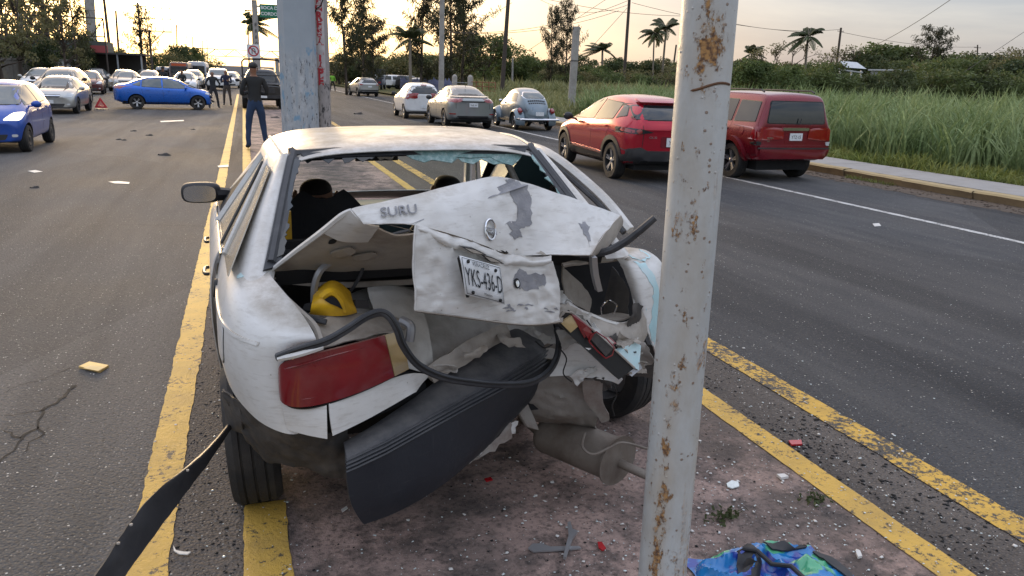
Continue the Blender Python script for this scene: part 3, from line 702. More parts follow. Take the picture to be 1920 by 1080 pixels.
# ---- maroon boxy SUV, right lane
def r_nitro(root, bvh, sp):
    for s in (-1, 1):
        t = patch(bvh, 'tail_light', rect(s*.79, .86, s*.925, 1.12), 'B', .02, M['red_lens'], root, .06, .04, 1)
        patch(bvh, 'reflector', rect(s*.80, .755, s*.92, .83), 'B', .018, M['clear'] if s > 0 else M['seal'], root, .06, .03, 1)
        patch(bvh, 'lamp_side', [(-2.24,.86),(-2.10,.86),(-2.10,1.12),(-2.24,1.12)], 'L' if s < 0 else 'R', .02, M['red_lens'], root, .06, .03, 1)
    patch(bvh, 'rear_bumper', [(-.97,.50),(.97,.50),(.97,.74),(.72,.76),(-.72,.76),(-.97,.74)], 'B', .05, M['maroon'], root, .1, .06, 0)
    strip(bvh, 'bumper_step', [(-.88,.70),(.88,.70)], .03, 'B', .055, M['black'], root)
    patch(bvh, 'chrome_handle_bar', rect(-.34,1.055,.30,1.115), 'B', .03, M['chrome'], root, .08, .04, 1)
    y = bvh.ray_cast(Vector((0,-9,.95)), Vector((0,1,0)))[0].y
    patch(bvh, 'plate_recess', rect(-.26,.80,.26,1.02), 'B', .004, M['maroon'], root, .08, .02, 0)
    add_plate(root, y-.012, .93, 'B', .31, .15, 'YTZ-15')
    text_obj('model_badge', 'NITRO', .05, face_M((-.62, y-.012, .90), (1,0,0), (0,0,1)), M['chrome'], root, .003)
    text_obj('trim_badge', '4X2', .035, face_M((-.66, y-.012, .84), (1,0,0), (0,0,1)), M['chrome'], root, .003)
    b = MB(); b.tube([(0,-2.27,1.185),(.02,-2.30,1.19),(.05,-2.30,1.30)], .012, 6); b.box((-.30,-2.285,1.185),(.36,-2.27,1.20)); b.build('rear_wiper', M['black'], root)
    for s, sd_ in ((-1,'L'), (1,'R')):
        for wy in sp['axles']:
            R1 = sp['wr_tyre']+.058; R2 = R1+.10; cz = sp['wr_tyre']; arc = [-.1+(pi+.2)*k/14 for k in range(15)]
            patch(bvh, 'flared_arch', [(wy+R2*cos(a), cz+R2*sin(a)) for a in arc] + [(wy+R1*cos(a), cz+R1*sin(a)) for a in arc[::-1]], sd_, .045, M['maroon'], root, .08, .06, 0)
        b = MB(); b.tube([(s*.62,-1.9,1.80),(s*.62,-1.8,1.84),(s*.62,-.3,1.84),(s*.62,-.15,1.80)], .018, 6); b.build('roof_rail', M['black'], root)
        strip(bvh, 'body_moulding', [(-.9,.66),(.9,.66)], .05, sd_, .015, M['maroon'], root)
    patch(bvh, 'fuel_flap', [(-1.66+.09*cos(a),1.02+.09*sin(a)) for a in [k*pi/6 for k in range(12)]], 'L', .006, M['maroon'], root, .06, .02, 0)
nt_, _, _ = make_car('parked_suv', 'boxsuv', M['maroon'], 'maroon boxy sport utility vehicle with chrome tailgate bar, right of the rusty white pole', r_nitro, None,
    cat='suv', rimmat=M['rim'], spokes=5, tw=.24, mirror_mat=M['black'])
place(nt_, (.93, -1.35), 1496, 331, radians(0), .90)

# ---- grey-green sedan
def r_versa(root, bvh, sp):
    for s in (-1, 1):
        t = patch(bvh, 'tail_light', [(s*.36,.98),(s*.60,1.02),(s*.90,1.06),(s*.90,.95),(s*.66,.90),(s*.50,.915)], 'B', .015, M['red_lens'], root, .06, .03, 1)
        patch(bvh, 'lamp_side', [(-2.16,.93),(-1.90,.99),(-1.86,1.03),(-2.16,1.04)], 'L' if s < 0 else 'R', .014, M['red_lens'], root, .06, .03, 1)
        patch(bvh, 'reflector', rect(s*.60,.50,s*.80,.54), 'B', .012, M['red_lens'], root, .06, .02, 1)
        strip(bvh, 'boot_seam', [(s*.64,1.06),(s*.60,.86),(s*.60,.70)], .01, 'B', .003, M['dark'], root)
    patch(bvh, 'boot_lip', [(-.70,1.075),(.70,1.075),(.68,1.105),(-.68,1.105)], 'B', .035, M['grey'], root, .1, .04, 1)
    patch(bvh, 'dark_garnish', rect(-.42,.925,.42,.955), 'B', .01, M['seal'], root, .1, .02, 0)
    patch(bvh, 'bumper_valance', [(-.60,.36),(.60,.36),(.55,.46),(-.55,.46)], 'B', .012, M['black'], root, .08, .03, 1)
    y = bvh.ray_cast(Vector((0,-9,.83)), Vector((0,1,0)))[0].y
    add_plate(root, y-.012, .83, 'B', .31, .14, 'YHC-91')
    b = MB(); b.tube([(0,-1.02,1.40),(0,-1.10,1.50)], .008, 5); b.build('aerial', M['black'], root)
ve, _, _ = make_car('sedan_car', 'sedan', M['grey'], 'grey green sedan seen from behind, between the white hatchback and the old beetle', r_versa, None, rimmat=M['steel_rim'], mirror_mat=M['black'],
    rglass=M['glass_mid'], glass=M['glass_mid'])
place(ve, (-.86, -1.30), 831, 239, radians(-1), .97)

# ---- white hatchback
def r_march(root, bvh, sp):
    for s in (-1, 1):
        t = patch(bvh, 'tail_light', [(s*.60,.93),(s*.70,1.08),(s*.86,1.12),(s*.86,.86),(s*.70,.84)], 'B', .02, M['red_lens'], root, .06, .03, 2)
        patch(bvh, 'lamp_side', [(-1.86,.86),(-1.68,.92),(-1.66,1.06),(-1.86,1.12)], 'L' if s < 0 else 'R', .018, M['red_lens'], root, .06, .03, 2)
        patch(bvh, 'lamp_centre', [(s*(.72+.05*cos(a)), .98+.05*sin(a)) for a in [k*pi/5 for k in range(10)]], 'B', .026, M['clear'], t, .05, .02, 0)
    patch(bvh, 'brake_light', rect(-.13,1.42,.13,1.455), 'B', .03, M['red_lens'], root, .08, .04, 1)
    y = bvh.ray_cast(Vector((0,-9,.55)), Vector((0,1,0)))[0].y
    add_plate(root, y-.012, .55, 'B', .31, .14, None)
    b = MB(); b.tube([(0,-1.4,1.50),(0,-1.55,1.62)], .007, 5); b.build('aerial', M['black'], root)
ma, _, _ = make_car('hatchback_car', 'hatch', M['white'], 'white rounded hatchback with dark rear window, ahead of the grey green sedan', r_march, None, rimmat=M['steel_rim'], wkind='cover', mirror_mat=M['black'],
    rearwin=[(-.50,1.10),(.50,1.10),(.62,1.20),(.50,1.38),(-.50,1.38),(-.62,1.20)])
place(ma, (-.83, -1.22), 756, 222, radians(-1), .93)

# ---- small silver SUV turning
def r_suv(root, bvh, sp):
    for s in (-1, 1):
        patch(bvh, 'tail_light', [(s*.52,1.0),(s*.90,1.06),(s*.90,.90),(s*.70,.90)], 'B', .015, M['red_lens'], root, .08, .03, 1)
    patch(bvh, 'rear_valance', rect(-.85,.34,.85,.56), 'B', .014, M['black'], root, .1, .03, 1)
    y = bvh.ray_cast(Vector((0,-9,.82)), Vector((0,1,0)))[0].y; add_plate(root, y-.012, .82, 'B', .31, .14, None)
su, _, _ = make_car('small_suv', 'suv', M['silver'], 'silver small sport utility car driving away beyond the white hatchback', r_suv, None, cat='suv')
place(su, (.90, -1.3), 708, 181, radians(7), .93)

# ---- old rounded two-door with separate wings
def build_beetle():
    label = 'old grey blue rounded car with oval engine lid, ahead of the bright red crossover'
    sp = dict(paint=M['beetle'], W=1.36, wr=.44, wr_tyre=.32, axles=(-1.2, 1.2), arches=False,
      top=[(-2.0,.55),(-1.97,.66),(-1.85,.86),(-1.6,1.05),(-1.25,1.26),(-.8,1.43),(-.3,1.50),(.2,1.47),(.48,1.36),(.78,1.04),(.95,.97),(1.5,.82),(1.85,.60),(1.95,.46)],
      belt=[(-2.0,.50),(-1.6,.86),(-1.0,.98),(.8,.95),(1.4,.72),(1.95,.42)], w=[(-2.0,.34),(-1.8,.46),(-1.3,.60),(-.7,.67),(.7,.67),(1.4,.52),(1.95,.28)],
      bot=[(-2.0,.42),(-1.6,.30),(1.6,.26),(1.95,.34)], ys=[-2.0,-1.97,-1.85,-1.6,-1.3,-1.0,-.7,-.3,.1,.4,.62,.82,1.1,1.5,1.8,1.95])
    root = empty('old_rounded_car', label=label, cat='car'); body, bvh = car_body(sp); body.parent = root
    w = patch(bvh, 'rear_window', [(-.40,1.14),(.40,1.14),(.44,1.22),(.34,1.38),(-.34,1.38),(-.44,1.22)], 'B', .006, M['chrome'], root, .12)
    patch(bvh, 'pane', [(-.37,1.155),(.37,1.155),(.41,1.23),(.32,1.36),(-.32,1.36),(-.41,1.23)], 'B', .014, M['glass_mid'], w, .1)
    patch(bvh, 'windshield', [(-.46,1.08),(.46,1.08),(.42,1.38),(-.42,1.38)], 'F', .008, M['glass_dark'], root, .1)
    for s in 'LR':
        for q in ([(-1.05,1.02),(-.42,1.0),(-.42,1.34),(-.80,1.32)], [(-.34,1.0),(.58,.98),(.36,1.28),(-.10,1.36),(-.34,1.35)]):
            w = patch(bvh, 'side_window', grow(q, .02), s, .004, M['chrome'], root, .15); patch(bvh, 'pane', q, s, .010, M['glass_mid'], w, .1)
        strip(bvh, 'door_seam', [(-.38,1.0),(-.36,.40)], .01, s, .002, M['dark'], root)
    lid = patch(bvh, 'engine_lid', [(-.40,.98),(-.46,.80),(-.36,.58),(.36,.58),(.46,.80),(.40,.98)], 'B', .012, M['beetle'], root, .08, .02, 2)
    for r_ in range(2):
        for k in range(9):
            x = -.30 + k*.075; z = 1.075 - r_*.085 - .25*x*x
            patch(bvh, 'vent_slot', [(x-.028, z-.022), (x+.028, z-.022), (x+.028, z+.022), (x-.028, z+.022)], 'B', .016, M['dark'], root, .05, .01, 1)
    add_plate(root, -2.03, .62, 'B', .31, .14, None)
    for s in (-1, 1):
        for wy in (-1.2, 1.2):
            v, f = [], []; N, K = 16, 7
            for i in range(N+1):
                a = -.25 + (pi+.5)*i/N
                for k in range(K+1):
                    t = k/K; x = .46 + .34*t; rr = .52 - .14*t**2.5
                    v.append((s*x, wy + rr*cos(a)*1.05, .30 + rr*sin(a)))
            for i in range(N):
                for k in range(K): q = (i*(K+1)+k, i*(K+1)+k+1, (i+1)*(K+1)+k+1, (i+1)*(K+1)+k); f.append(q)
            fe = mk('wing', v, f, M['beetle'], root); modstack(fe, ('SOLIDIFY', dict(thickness=.02)), ('SUBSURF', dict(levels=1))); fe.data.shade_smooth()
            wheel(root, s*.66, wy, .32, .16, M['chrome'], kind='cover')
        b = MB(); T_ = Matrix.Translation((s*.63, -1.69, .70)) @ Matrix.Rotation(-pi/2, 4, 'X') @ Matrix.Rotation(0, 4, 'Z')
        b.lathe([(.085, .14), (.085, 0), (.065, -.03), (.02, -.05), (.001, -.052)], 14, Matrix.Translation((s*.63, -1.66, .68)) @ Matrix.Rotation(-pi/2 + .5, 4, 'X')); b.build('tail_light', M['red_lens'], root)
        b = MB(); b.box((s*.60-.05, -.75, .30), (s*.60+.14*s+.0, .75, .36)); b.build('running_board', M['black'], root, False)
    b = MB(); b.tube([(-.78,-1.72,.42),(-.74,-2.03,.42),(-.4,-2.10,.42),(.4,-2.10,.42),(.74,-2.03,.42),(.78,-1.72,.42)], .04, 8); b.build('rear_bumper', M['chrome'], root)
    b = MB(); b.tube([(-.5,1.95,.42),(.5,1.95,.42)], .04, 8); b.build('front_bumper', M['chrome'], root)
    b = MB()
    for s in (-1, 1): b.tube([(s*.22,-1.8,.30),(s*.22,-2.06,.29)], .02, 8)
    b.build('exhaust_pipe', M['chrome'], root)
    add_mirror(root, bvh, -.70, .50, 1.0, M['chrome'], .7)
    return root
be = build_beetle(); place(be, (-.70, -1.2), 964, 243, radians(-1), .93)

# ---- blue sedan side-on, nose broken
def sdef(p):
    q = p.copy()
    if q.y > 1.75:
        k = (q.y-1.75)/.5; q.y -= .30*k; q.z += .05*k*noise.noise((p.x*4, p.y*3, p.z*5)); q.x += .08*k*noise.noise((p.x*3, p.z*6, 2))
    return q
def f_sentra(root, bvh, sp):
    rr = random.Random(4)
    for i in range(14):
        x, z = rr.uniform(-.6, .75), rr.uniform(.25, .72); s = rr.uniform(.05, .16)
        b = MB(); M_ = Matrix.Translation((x, 1.93+rr.uniform(-.12, .10), z)) @ Matrix.Rotation(rr.uniform(0, 3), 4, Vector((rr.random(), rr.random(), rr.random())))
        b.box((-s, -.012, -s*.5), (s, .012, s*.45), M_); b.build('broken_nose_piece', M['black'] if i % 3 else M['silver'], root, False)
    for s in (-1, 1):
        patch(bvh, 'tail_light', [(s*.5,.98),(s*.88,1.04),(s*.88,.90),(s*.62,.92)], 'B', .015, M['red_lens'], root, .06, .03, 1)
        patch(bvh, 'lamp_side', [(-2.16,.90),(-1.88,.96),(-1.86,1.03),(-2.16,1.04)], 'L' if s < 0 else 'R', .014, M['red_lens'], root, .06, .03, 1)
        patch(bvh, 'headlight', [(1.62,.74),(1.90,.66),(1.92,.74),(1.70,.82)], 'L' if s < 0 else 'R', .014, M['clear'], root, .06, .03, 1)
    for s in 'LR':
        patch(bvh, 'sill_cladding', [(-.95,.24),(.96,.24),(.96,.33),(-.95,.33)], s, .012, M['black'], root, .1, .02, 0)
        patch(bvh, 'rear_corner_skirt', [(-2.2,.30),(-1.66,.26),(-1.64,.36),(-2.2,.42)], s, .012, M['black'], root, .1, .02, 0)
sn, _, _ = make_car('sedan_car', 'sedan', M['blue'], 'vivid blue sedan standing crosswise with a broken nose, across the left lanes', None, f_sentra, rimmat=M['rim'], spokes=5, deform=sdef, glass=M['glass_mid'])
gA, gB = gpt(257, 205), gpt(371, 202)
sn_rz = math.atan2(gB.y-gA.y, gB.x-gA.x) - pi/2
sc_ = (gB-gA).length/2.6
vz_ = ray(310, 205); place(sn, (.86, -1.30), 258, 205, -(math.atan2(vz_.x, vz_.y)+pi/2)+radians(1.5), .90)

# ---- cars facing the camera
def f_front(grille=M['black'], lit=(False, False), plate=True, hz=.70, chrome=False):
    def fn(root, bvh, sp):
        H_ = sp['L']/2
        for i, s in enumerate((-1, 1)):
            patch(bvh, 'headlight', [(s*.44,hz-.06),(s*.74,hz-.07),(s*.80,hz+.10),(s*.62,hz+.10)], 'F', .014, M['lit'] if lit[i] else M['clear'], root, .07, .03, 2)
        patch(bvh, 'grille', [(-.36,hz-.06),(.36,hz-.06),(.40,hz+.04),(-.40,hz+.04)], 'F', .012, grille, root, .08, .02, 1)
        if chrome: strip(bvh, 'grille_bar', [(-.38,hz),(.38,hz)], .03, 'F', .02, M['chrome'], root)
        patch(bvh, 'lower_grille', [(-.46,.30),(.46,.30),(.52,.42),(-.52,.42)], 'F', .010, M['black'], root, .08, .02, 1)
        for s in (-1, 1): patch(bvh, 'fog_lamp', rect(s*.58,.36,s*.68,.42), 'F', .014, M['clear'], root, .06, .02, 1)
        if plate:
            y = bvh.ray_cast(Vector((0,9,.50)), Vector((0,-1,0)))[0].y; add_plate(root, y+.004, .49, 'F', .30, .13)
    return fn
mc, _, _ = make_car('hatchback_car', 'hatch', M['blue2'], 'deep blue hatchback with one lit headlamp, cut by the left edge of the photo', None, f_front(lit=(True, False), hz=.78), rimmat=M['black'], mirror_mat=M['blue2'], glass=M['glass_mid'], wkind='cover')
place(mc, (-.84, 1.22), 62, 284, radians(180)+.02, .87)
av, _, _ = make_car('sedan_car', 'sedan', M['silver'], 'silver sedan with a lit lamp facing the camera, left of the red warning triangle', None, f_front(chrome=True, hz=.72, lit=(False, True)), rimmat=M['black'], glass=M['glass_mid'], top=[(-2.25,.98),(-2.15,1.06),(-1.75,1.12),(-1.55,1.14),(-1.2,1.30),(-.8,1.42),(-.2,1.46),(.25,1.42),(.6,1.30),(1.1,1.03),(1.3,.99),(1.8,.93),(2.1,.84),(2.25,.68)])
place(av, (-.86, 1.3), 150, 213, radians(180), .88)
fc = [  # kind, paint, px, py, scale, label, rot
 ('suv', 'champ', 154, 196, 1.0, 'champagne sport utility car with roof rails, behind the silver sedan with the lit lamp', 0),
 ('sedan', 'darkred', 197, 177, .93, 'dark cherry red sedan facing the camera beyond the warning triangle', 6),
 ('sedan', 'silver', 262, 172, .95, 'pale silver sedan behind the tail of the crosswise blue sedan', 0),
 ('suv', 'white', 300, 168, .93, 'white car with its roof just above the crosswise blue sedan', 0),
 ('sedan', 'white', 372, 176, .98, 'white sedan behind the bonnet of the crosswise blue sedan', 0),
 ('suv', 'silver', 383, 166, 1.0, 'silver crossover between the white sedan and the white pickup in the queue', 0),
 ('boxsuv', 'white', 432, 170, .98, 'white boxy car in the queue right behind the standing figures in dark clothes', 0),
 ('sedan', 'white', 452, 158, 1.0, 'farthest white sedan of the queue, left of the black pickup', 0),
]
for kd, pc, px, py, sc, lab, rd in fc:
    o, _, _ = make_car({'suv':'crossover_car','sedan':'sedan_car','boxsuv':'boxy_car'}[kd], kd, M[pc], lab, None, f_front(hz=.74 if kd != 'boxsuv' else .9), lv=1, glass=M['glass_mid'], mirror_mat=M['black'], group='cars queuing in the left lanes')
    place(o, (-PROFILES[kd]['W']/2, PROFILES[kd]['axles'][1]), px, py, radians(180+rd), sc)
q0, _, _ = make_car('sedan_car', 'sedan', M['silver'], None, None, f_front(), lv=1, glass=M['glass_mid'], group='cars queuing in the left lanes')
far = [(-1.2,80,'white','small white car far down the queue, just left of the black pickup'),(-4.6,84,'silver','silver car far back in the queue below the footbridge'),(-7.9,74,'white','white car in the outer lane beside the buses'),(-1.3,96,'silver','tiny silver car at the far end of the inner lane'),(-4.7,104,'white','tiny white car at the far end of the middle lane'),(-8.0,62,'champ','champagne car in the outer lane in front of the orange bus'),(-11.0,70,'grey','grey car at the left kerb far down the road'),(-11.0,52,'silver','silver car at the left kerb beyond the dark cherry sedan')]
for i, (x, y, pc, lab) in enumerate(far):
    o = q0 if i == 0 else copy_tree(q0)
    if pc != 'silver':
        for ch in o.children:
            if ch.name.split('.')[0] == 'body':
                ch.data = ch.data.copy(); ch.data.materials[0] = M[pc]
    o['label'] = lab; o.location = (x, y, 0); o.rotation_euler = (0, 0, radians(180))

# ---- vehicles parked off the road on the right
o, _, _ = make_car('parked_van', 'boxsuv', M['white'], 'white boxy van with dark windows on the right verge, beside the dark blue truck', None, None, lv=1, cat='van'); place(o, (.9, -1.35), 745, 167, radians(-60), .95)
o, _, _ = make_car('parked_suv', 'boxsuv', M['blackp'], 'black sport utility vehicle parked on the verge behind the white van', None, None, lv=1, cat='suv'); place(o, (.9, -1.35), 770, 168, radians(-40), .95)
o, _, _ = make_car('parked_suv', 'suv', M['grey'], 'dark grey parked vehicle at the end of the blue fence', None, None, lv=1, cat='suv'); place(o, (.9, -1.35), 793, 169, radians(-25), .95)

def build_pickup():
    root = empty('black_pickup', label='black pickup with tubular roll cage and red tail lamps, behind the standing man', cat='pickup')
    sp = dict(paint=M['blackp'], L=5.2, W=1.86, H=1.78, wr=.62, wr_tyre=.38, axles=(-1.55, 1.6),
      top=[(-2.6,1.02),(-2.58,1.06),(-1.1,1.06),(-1.02,1.12),(-.92,1.66),(-.7,1.76),(.2,1.76),(.5,1.66),(.95,1.22),(1.1,1.14),(2.2,1.08),(2.5,.98),(2.6,.8)],
      belt=[(-2.6,1.0),(-1.0,1.03),(1.0,1.08),(2.2,.96),(2.6,.7)], w=[(-2.6,.88),(-2.3,.92),(2.2,.92),(2.6,.84)],
      bot=[(-2.6,.55),(-2.2,.48),(2.3,.42),(2.6,.45)], ys=[-2.6,-2.58,-2.3,-1.7,-1.12,-1.0,-.92,-.7,-.2,.2,.5,.8,1.02,1.5,2.1,2.5,2.6], bow=[(-2.6,.02),(2.0,0),(2.6,-.2)])
    body, bvh = car_body(sp); body.parent = root
    # open load bed: dark floor sunk between the walls
    b = MB(); b.box((-.78,-2.5,1.085),(.78,-1.1,1.10)); b.build('bed_cover', M['dark'], root, False)
    patch(bvh, 'rear_window', [(-.6,1.2),(.6,1.2),(.55,1.6),(-.55,1.6)], 'B', .01, M['glass_dark'], root, .15)
    patch(bvh, 'windshield', [(-.68,1.22),(.68,1.22),(.58,1.64),(-.58,1.64)], 'F', .01, M['glass_dark'], root, .15)
    for s, sd_ in ((-1,'L'),(1,'R')):
        patch(bvh, 'side_window', [(-.85,1.15),(0,1.15),(0,1.6),(-.8,1.58)], sd_, .01, M['glass_dark'], root, .15)
        patch(bvh, 'side_window', [(.08,1.15),(.82,1.15),(.42,1.58),(.08,1.6)], sd_, .01, M['glass_dark'], root, .15)
        patch(bvh, 'tail_light', rect(s*.80,.72,s*.95,1.02), 'B', .02, M['red_lens'], root, .08, .04, 1)
        add_mirror(root, bvh, s*1.04, .75, 1.22, M['black'])
        for y in (-2.45, -1.25):
            b = MB(); b.tube([(s*.84,y,1.06),(s*.84,y,2.06),(s*.74,y,2.18),(0,y,2.20)], .035, 8); b.build('cage_hoop', M['black'], root)
        for z in (1.35, 2.08):
            b = MB(); b.tube([(s*.83,-2.45,z),(s*.83,-1.25,z)], .028, 8); b.build('cage_rail', M['black'], root)
        for wy in sp['axles']: wheel(root, s*.80, wy, .38, .24, M['steel_rim'])
    b = MB(); b.tube([(-.84,-2.45,1.5),(.84,-2.45,1.5)], .025, 8); b.build('cage_rail', M['black'], root)
    b = MB(); b.box((-.86,-2.74,.50),(.86,-2.60,.64)); b.build('rear_bumper', M['black'], root, False)
    strip(bvh, 'tailgate_seam', [(-.76,1.02),(-.76,.66)], .012, 'B', .004, M['dark'], root); strip(bvh, 'tailgate_seam', [(.76,1.02),(.76,.66)], .012, 'B', .004, M['dark'], root)
    patch(bvh, 'tailgate_panel', rect(-.5,.74,.5,.98), 'B', .01, M['black'], root, .1, .02, 1)
    b = MB(); b.box((-.6,-2.2,.40),(.6,2.2,.6)); b.build('underbody', M['dark'], root, False)
    add_plate(root, -2.745, .57, 'B', .30, .10)
    return root
pu = build_pickup(); place(pu, (-.92, -1.55), 455, 203, radians(0), 1.0)

def build_bus(name, label, col, roofcol, px, py, sc=1.0, sign=True, L=10.5):
    root = empty(name, label=label, cat='bus'); W, H_ = 2.5, 3.15
    hull = MB(); v = []; sec = [(1.2,.35),(1.25,.5),(1.25,2.6),(1.18,2.95),(1.0,3.12),(.5,H_),(-.5,H_),(-1.0,3.12),(-1.18,2.95),(-1.25,2.6),(-1.25,.5),(-1.2,.35)]
    ys = [-L/2, -L/2+.1, L/2-.25, L/2-.05, L/2]; sc_ = [.95, 1, 1, .97, .9]
    for y, k in zip(ys, sc_): v += [(x*k, y, (z-1.7)*(1-(1-k)*.5)+1.7) for x, z in sec]
    n = len(sec); f = [(i*n+j, i*n+(j+1)%n, (i+1)*n+(j+1)%n, (i+1)*n+j) for i in range(4) for j in range(n)] + [tuple(range(n))[::-1], tuple(4*n+j for j in range(n))]
    mk('body', v, f, col, root, True, 30)
    y = L/2 + .004
    def fpanel(nm, x0, z0, x1, z1, mt, d=.02, par=root, yy=y): b = MB(); b.box((x0, yy-.03, z0), (x1, yy+d, z1)); return b.build(nm, mt, par, False)
    w = fpanel('windshield', -1.05, 1.35, 1.05, 2.55, M['seal']); fpanel('pane', -1.0, 1.40, -.02, 2.50, M['glass_dark'], .03, w); fpanel('pane', .02, 1.40, 1.0, 2.50, M['glass_dark'], .03, w)
    fpanel('destination_board', -.95, 2.62, .95, 2.95, roofcol, .03)
    fpanel('grille', -.6, .75, .6, 1.05, M['black'])
    for s in (-1, 1):
        fpanel('headlight', min(s*.72, s*1.02), .75, max(s*.72, s*1.02), .98, M['clear'])
        b = MB(); b.box((s*1.27-.0, L/2+.05, 1.7), (s*1.47, L/2+.15, 2.2)); b.tube([(s*1.2, L/2, 2.3), (s*1.37, L/2+.1, 2.25), (s*1.37, L/2+.1, 2.1)], .02, 5); b.build('wing_mirror', M['black'], root, False)
        for k in range(5):
            y0 = -L/2+.6+k*1.8; b = MB(); b.box((min(s*1.24, s*1.262), y0, 1.45), (max(s*1.24, s*1.262), y0+1.6, 2.4)); b.build('side_window', M['glass_dark'], root, False)
        for wy in (-L*.28, L*.30): wheel(root, s*1.10, wy, .48, .28, M['steel_rim'], kind='cover')
    fpanel('front_bumper', -1.2, .42, 1.2, .68, roofcol, .08)
    b = MB(); b.box((-.16, y+.08, .48), (.16, y+.10, .60)); b.build('number_plate', M['plate'], root, False)
    g = gpt(px, py); root.location = (g.x, g.y - 0 + L*.5*sc, 0); root.rotation_euler = (0, 0, pi); root.scale = (sc,)*3
    return root
M['orange'] = mat_simple('orange_bus_paint', (.55, .10, .03), .4, var=.1, dirt=(.2,.12,.08), dirt_amt=.3)
M['buswhite'] = mat_simple('white_bus_paint', (.6, .62, .66), .4, var=.1, dirt=(.3,.28,.25), dirt_amt=.3)
M['busgrey'] = mat_simple('grey_bus_paint', (.20, .16, .15), .4, var=.1)
build_bus('city_bus', 'grey bus with an orange destination board among the queue, left of the white bus', M['busgrey'], M['orange'], 338, 160, .72)
build_bus('coach_bus', 'white coach with a tall windscreen, right of the orange fronted bus', M['buswhite'], M['buswhite'], 371, 158, .78)
build_bus('delivery_bus', 'pale blue bus at the left kerb, left of the orange fronted bus', M['buswhite'], M['buswhite'], 308, 158, .56)

def build_truck():
    root = empty('box_truck', label='dark blue truck with a light bar on the right verge, left of white van', cat='truck')
    b = MB(); b.box((-1.0,-2.6,.55),(1.0,.9,2.45)); b.build('cargo_box', M['navy'], root, False)
    v = [(-.95,1.0,.5),(.95,1.0,.5),(.95,2.9,.5),(-.95,2.9,.5),(-.95,1.0,2.2),(.95,1.0,2.2),(.9,2.2,2.15),(-.9,2.2,2.15),(.93,2.8,1.25),(-.93,2.8,1.25)]
    f = [(0,3,2,1),(0,1,5,4),(4,5,6,7),(7,6,8,9),(9,8,2,3),(1,2,8,6,5),(0,4,7,9,3)]
    mk('cab', v, f, M['navy'], root, False)
    b = MB(); b.box((-.85,2.25,1.3),(.85,2.62,2.0)); b.build('windshield', M['glass_dark'], root, False)
    for s in (-1,1):
        b = MB(); b.box((s*.965-.01,1.3,1.35),(s*.965+.01,2.1,2.0)); b.build('side_window', M['glass_dark'], root, False)
        for k in range(2): b = MB(); b.box((s*1.0-.02,-2.3+k*1.6,1.5),(s*1.0+.02,-1.1+k*1.6,2.1)); b.build('side_window', M['glass_mid'], root, False)
        for wy in (-1.6, 1.9): wheel(root, s*.85, wy, .42, .26, M['steel_rim'], kind='cover')
        b = MB(); b.box((s*.60,-2.64,.75),(s*.90,-2.6,.95)); b.build('tail_light', M['red_lens'], root, False)
    b = MB(); b.box((-.9,-2.63,1.0),(.9,-2.60,2.3)); b.build('rear_door', M['navy'], root, False)
    b = MB(); b.lathe([(.26,0),(.26,.01),(.001,.012)], 20, Matrix.Translation((.25,-2.635,1.55)) @ Matrix.Rotation(pi/2, 4, 'X')); b.build('round_emblem', M['plate'], root, False)
    b = MB(); b.box((-.7,1.2,2.2),(.7,1.45,2.33)); b.build('light_bar', M['blue'], root, False)
    return root
tk = build_truck(); place(tk, (.9, -1.6), 716, 168, radians(-16), .95)
# ============================================================ the wrecked white saloon
def mat_wreckpaint():
    m_, nt, p = mat_new('dusty_white_paint'); b = NB(nt); v = b.geo()
    g1 = b.rng(b.noise(v, 4.5, 6, .65), .40, .70); g2 = b.rng(b.noise(b.mapping(v, (1, 1, 6)), 14, 6, .7), .52, .72)
    c = b.mix(g1, (.69, .68, .655), (.59, .57, .53)); c = b.mix(b.m('MULTIPLY', g2, .38), c, (.30, .26, .21))
    sp_ = b.rng(b.voro(v, 34), .11, .05); sel = b.rng(b.sepxyz(b.voro(v, 34, 'Color'))[0], .80, .85)
    c = b.mix(b.m('MULTIPLY', b.m('MULTIPLY', sp_, sel), .6), c, (.20, .16, .12))
    nz = b.sepxyz(nt.nodes.new('ShaderNodeNewGeometry').outputs['Normal'])[2]
    dust = b.m('MULTIPLY', b.rng(nz, .70, .97), b.rng(b.noise(v, 9, 8, .75), .20, .62)); c = b.mix(b.m('MULTIPLY', dust, .95), c, (.27, .23, .175))
    b.put(p.inputs['Base Color'], c); b.put(p.inputs['Roughness'], b.rng(g1, 0, 1, .30, .50)); p.inputs['Coat Weight'].default_value = .35; p.inputs['Coat Roughness'].default_value = .2
    b.put(p.inputs['Normal'], b.bump(b.noise(v, 3.0, 3, .5), .25, .03)); return m_
M['wp'] = mat_wreckpaint()
M['inner'] = mat_simple('dirty_inner_metal', (.40,.36,.31), .55, var=.25, nscale=5, dirt=(.10,.075,.055), dirt_amt=.75, dirt_scale=5, bump=.3)
M['under'] = mat_simple('undercoat_metal', (.26,.235,.205), .65, var=.3, nscale=6, dirt=(.10,.045,.03), dirt_amt=.8, dirt_scale=6, bump=.4)
M['shadowm'] = mat_simple('black_trim_and_shade', (.010,.010,.011), .9, var=.4, nscale=9)  # black trim, also painted in as shade inside cavities and openings
M['bump'] = mat_simple('navy_grey_bumper_plastic', (.030,.035,.046), .5, var=.25, nscale=4, dirt=(.17,.16,.15), dirt_amt=.55, dirt_scale=4, bump=.2)
m_, nt, p = mat_new('dusty_bumper_plastic'); b = NB(nt); v = b.geo(); nz = b.sepxyz(nt.nodes.new('ShaderNodeNewGeometry').outputs['Normal'])[2]
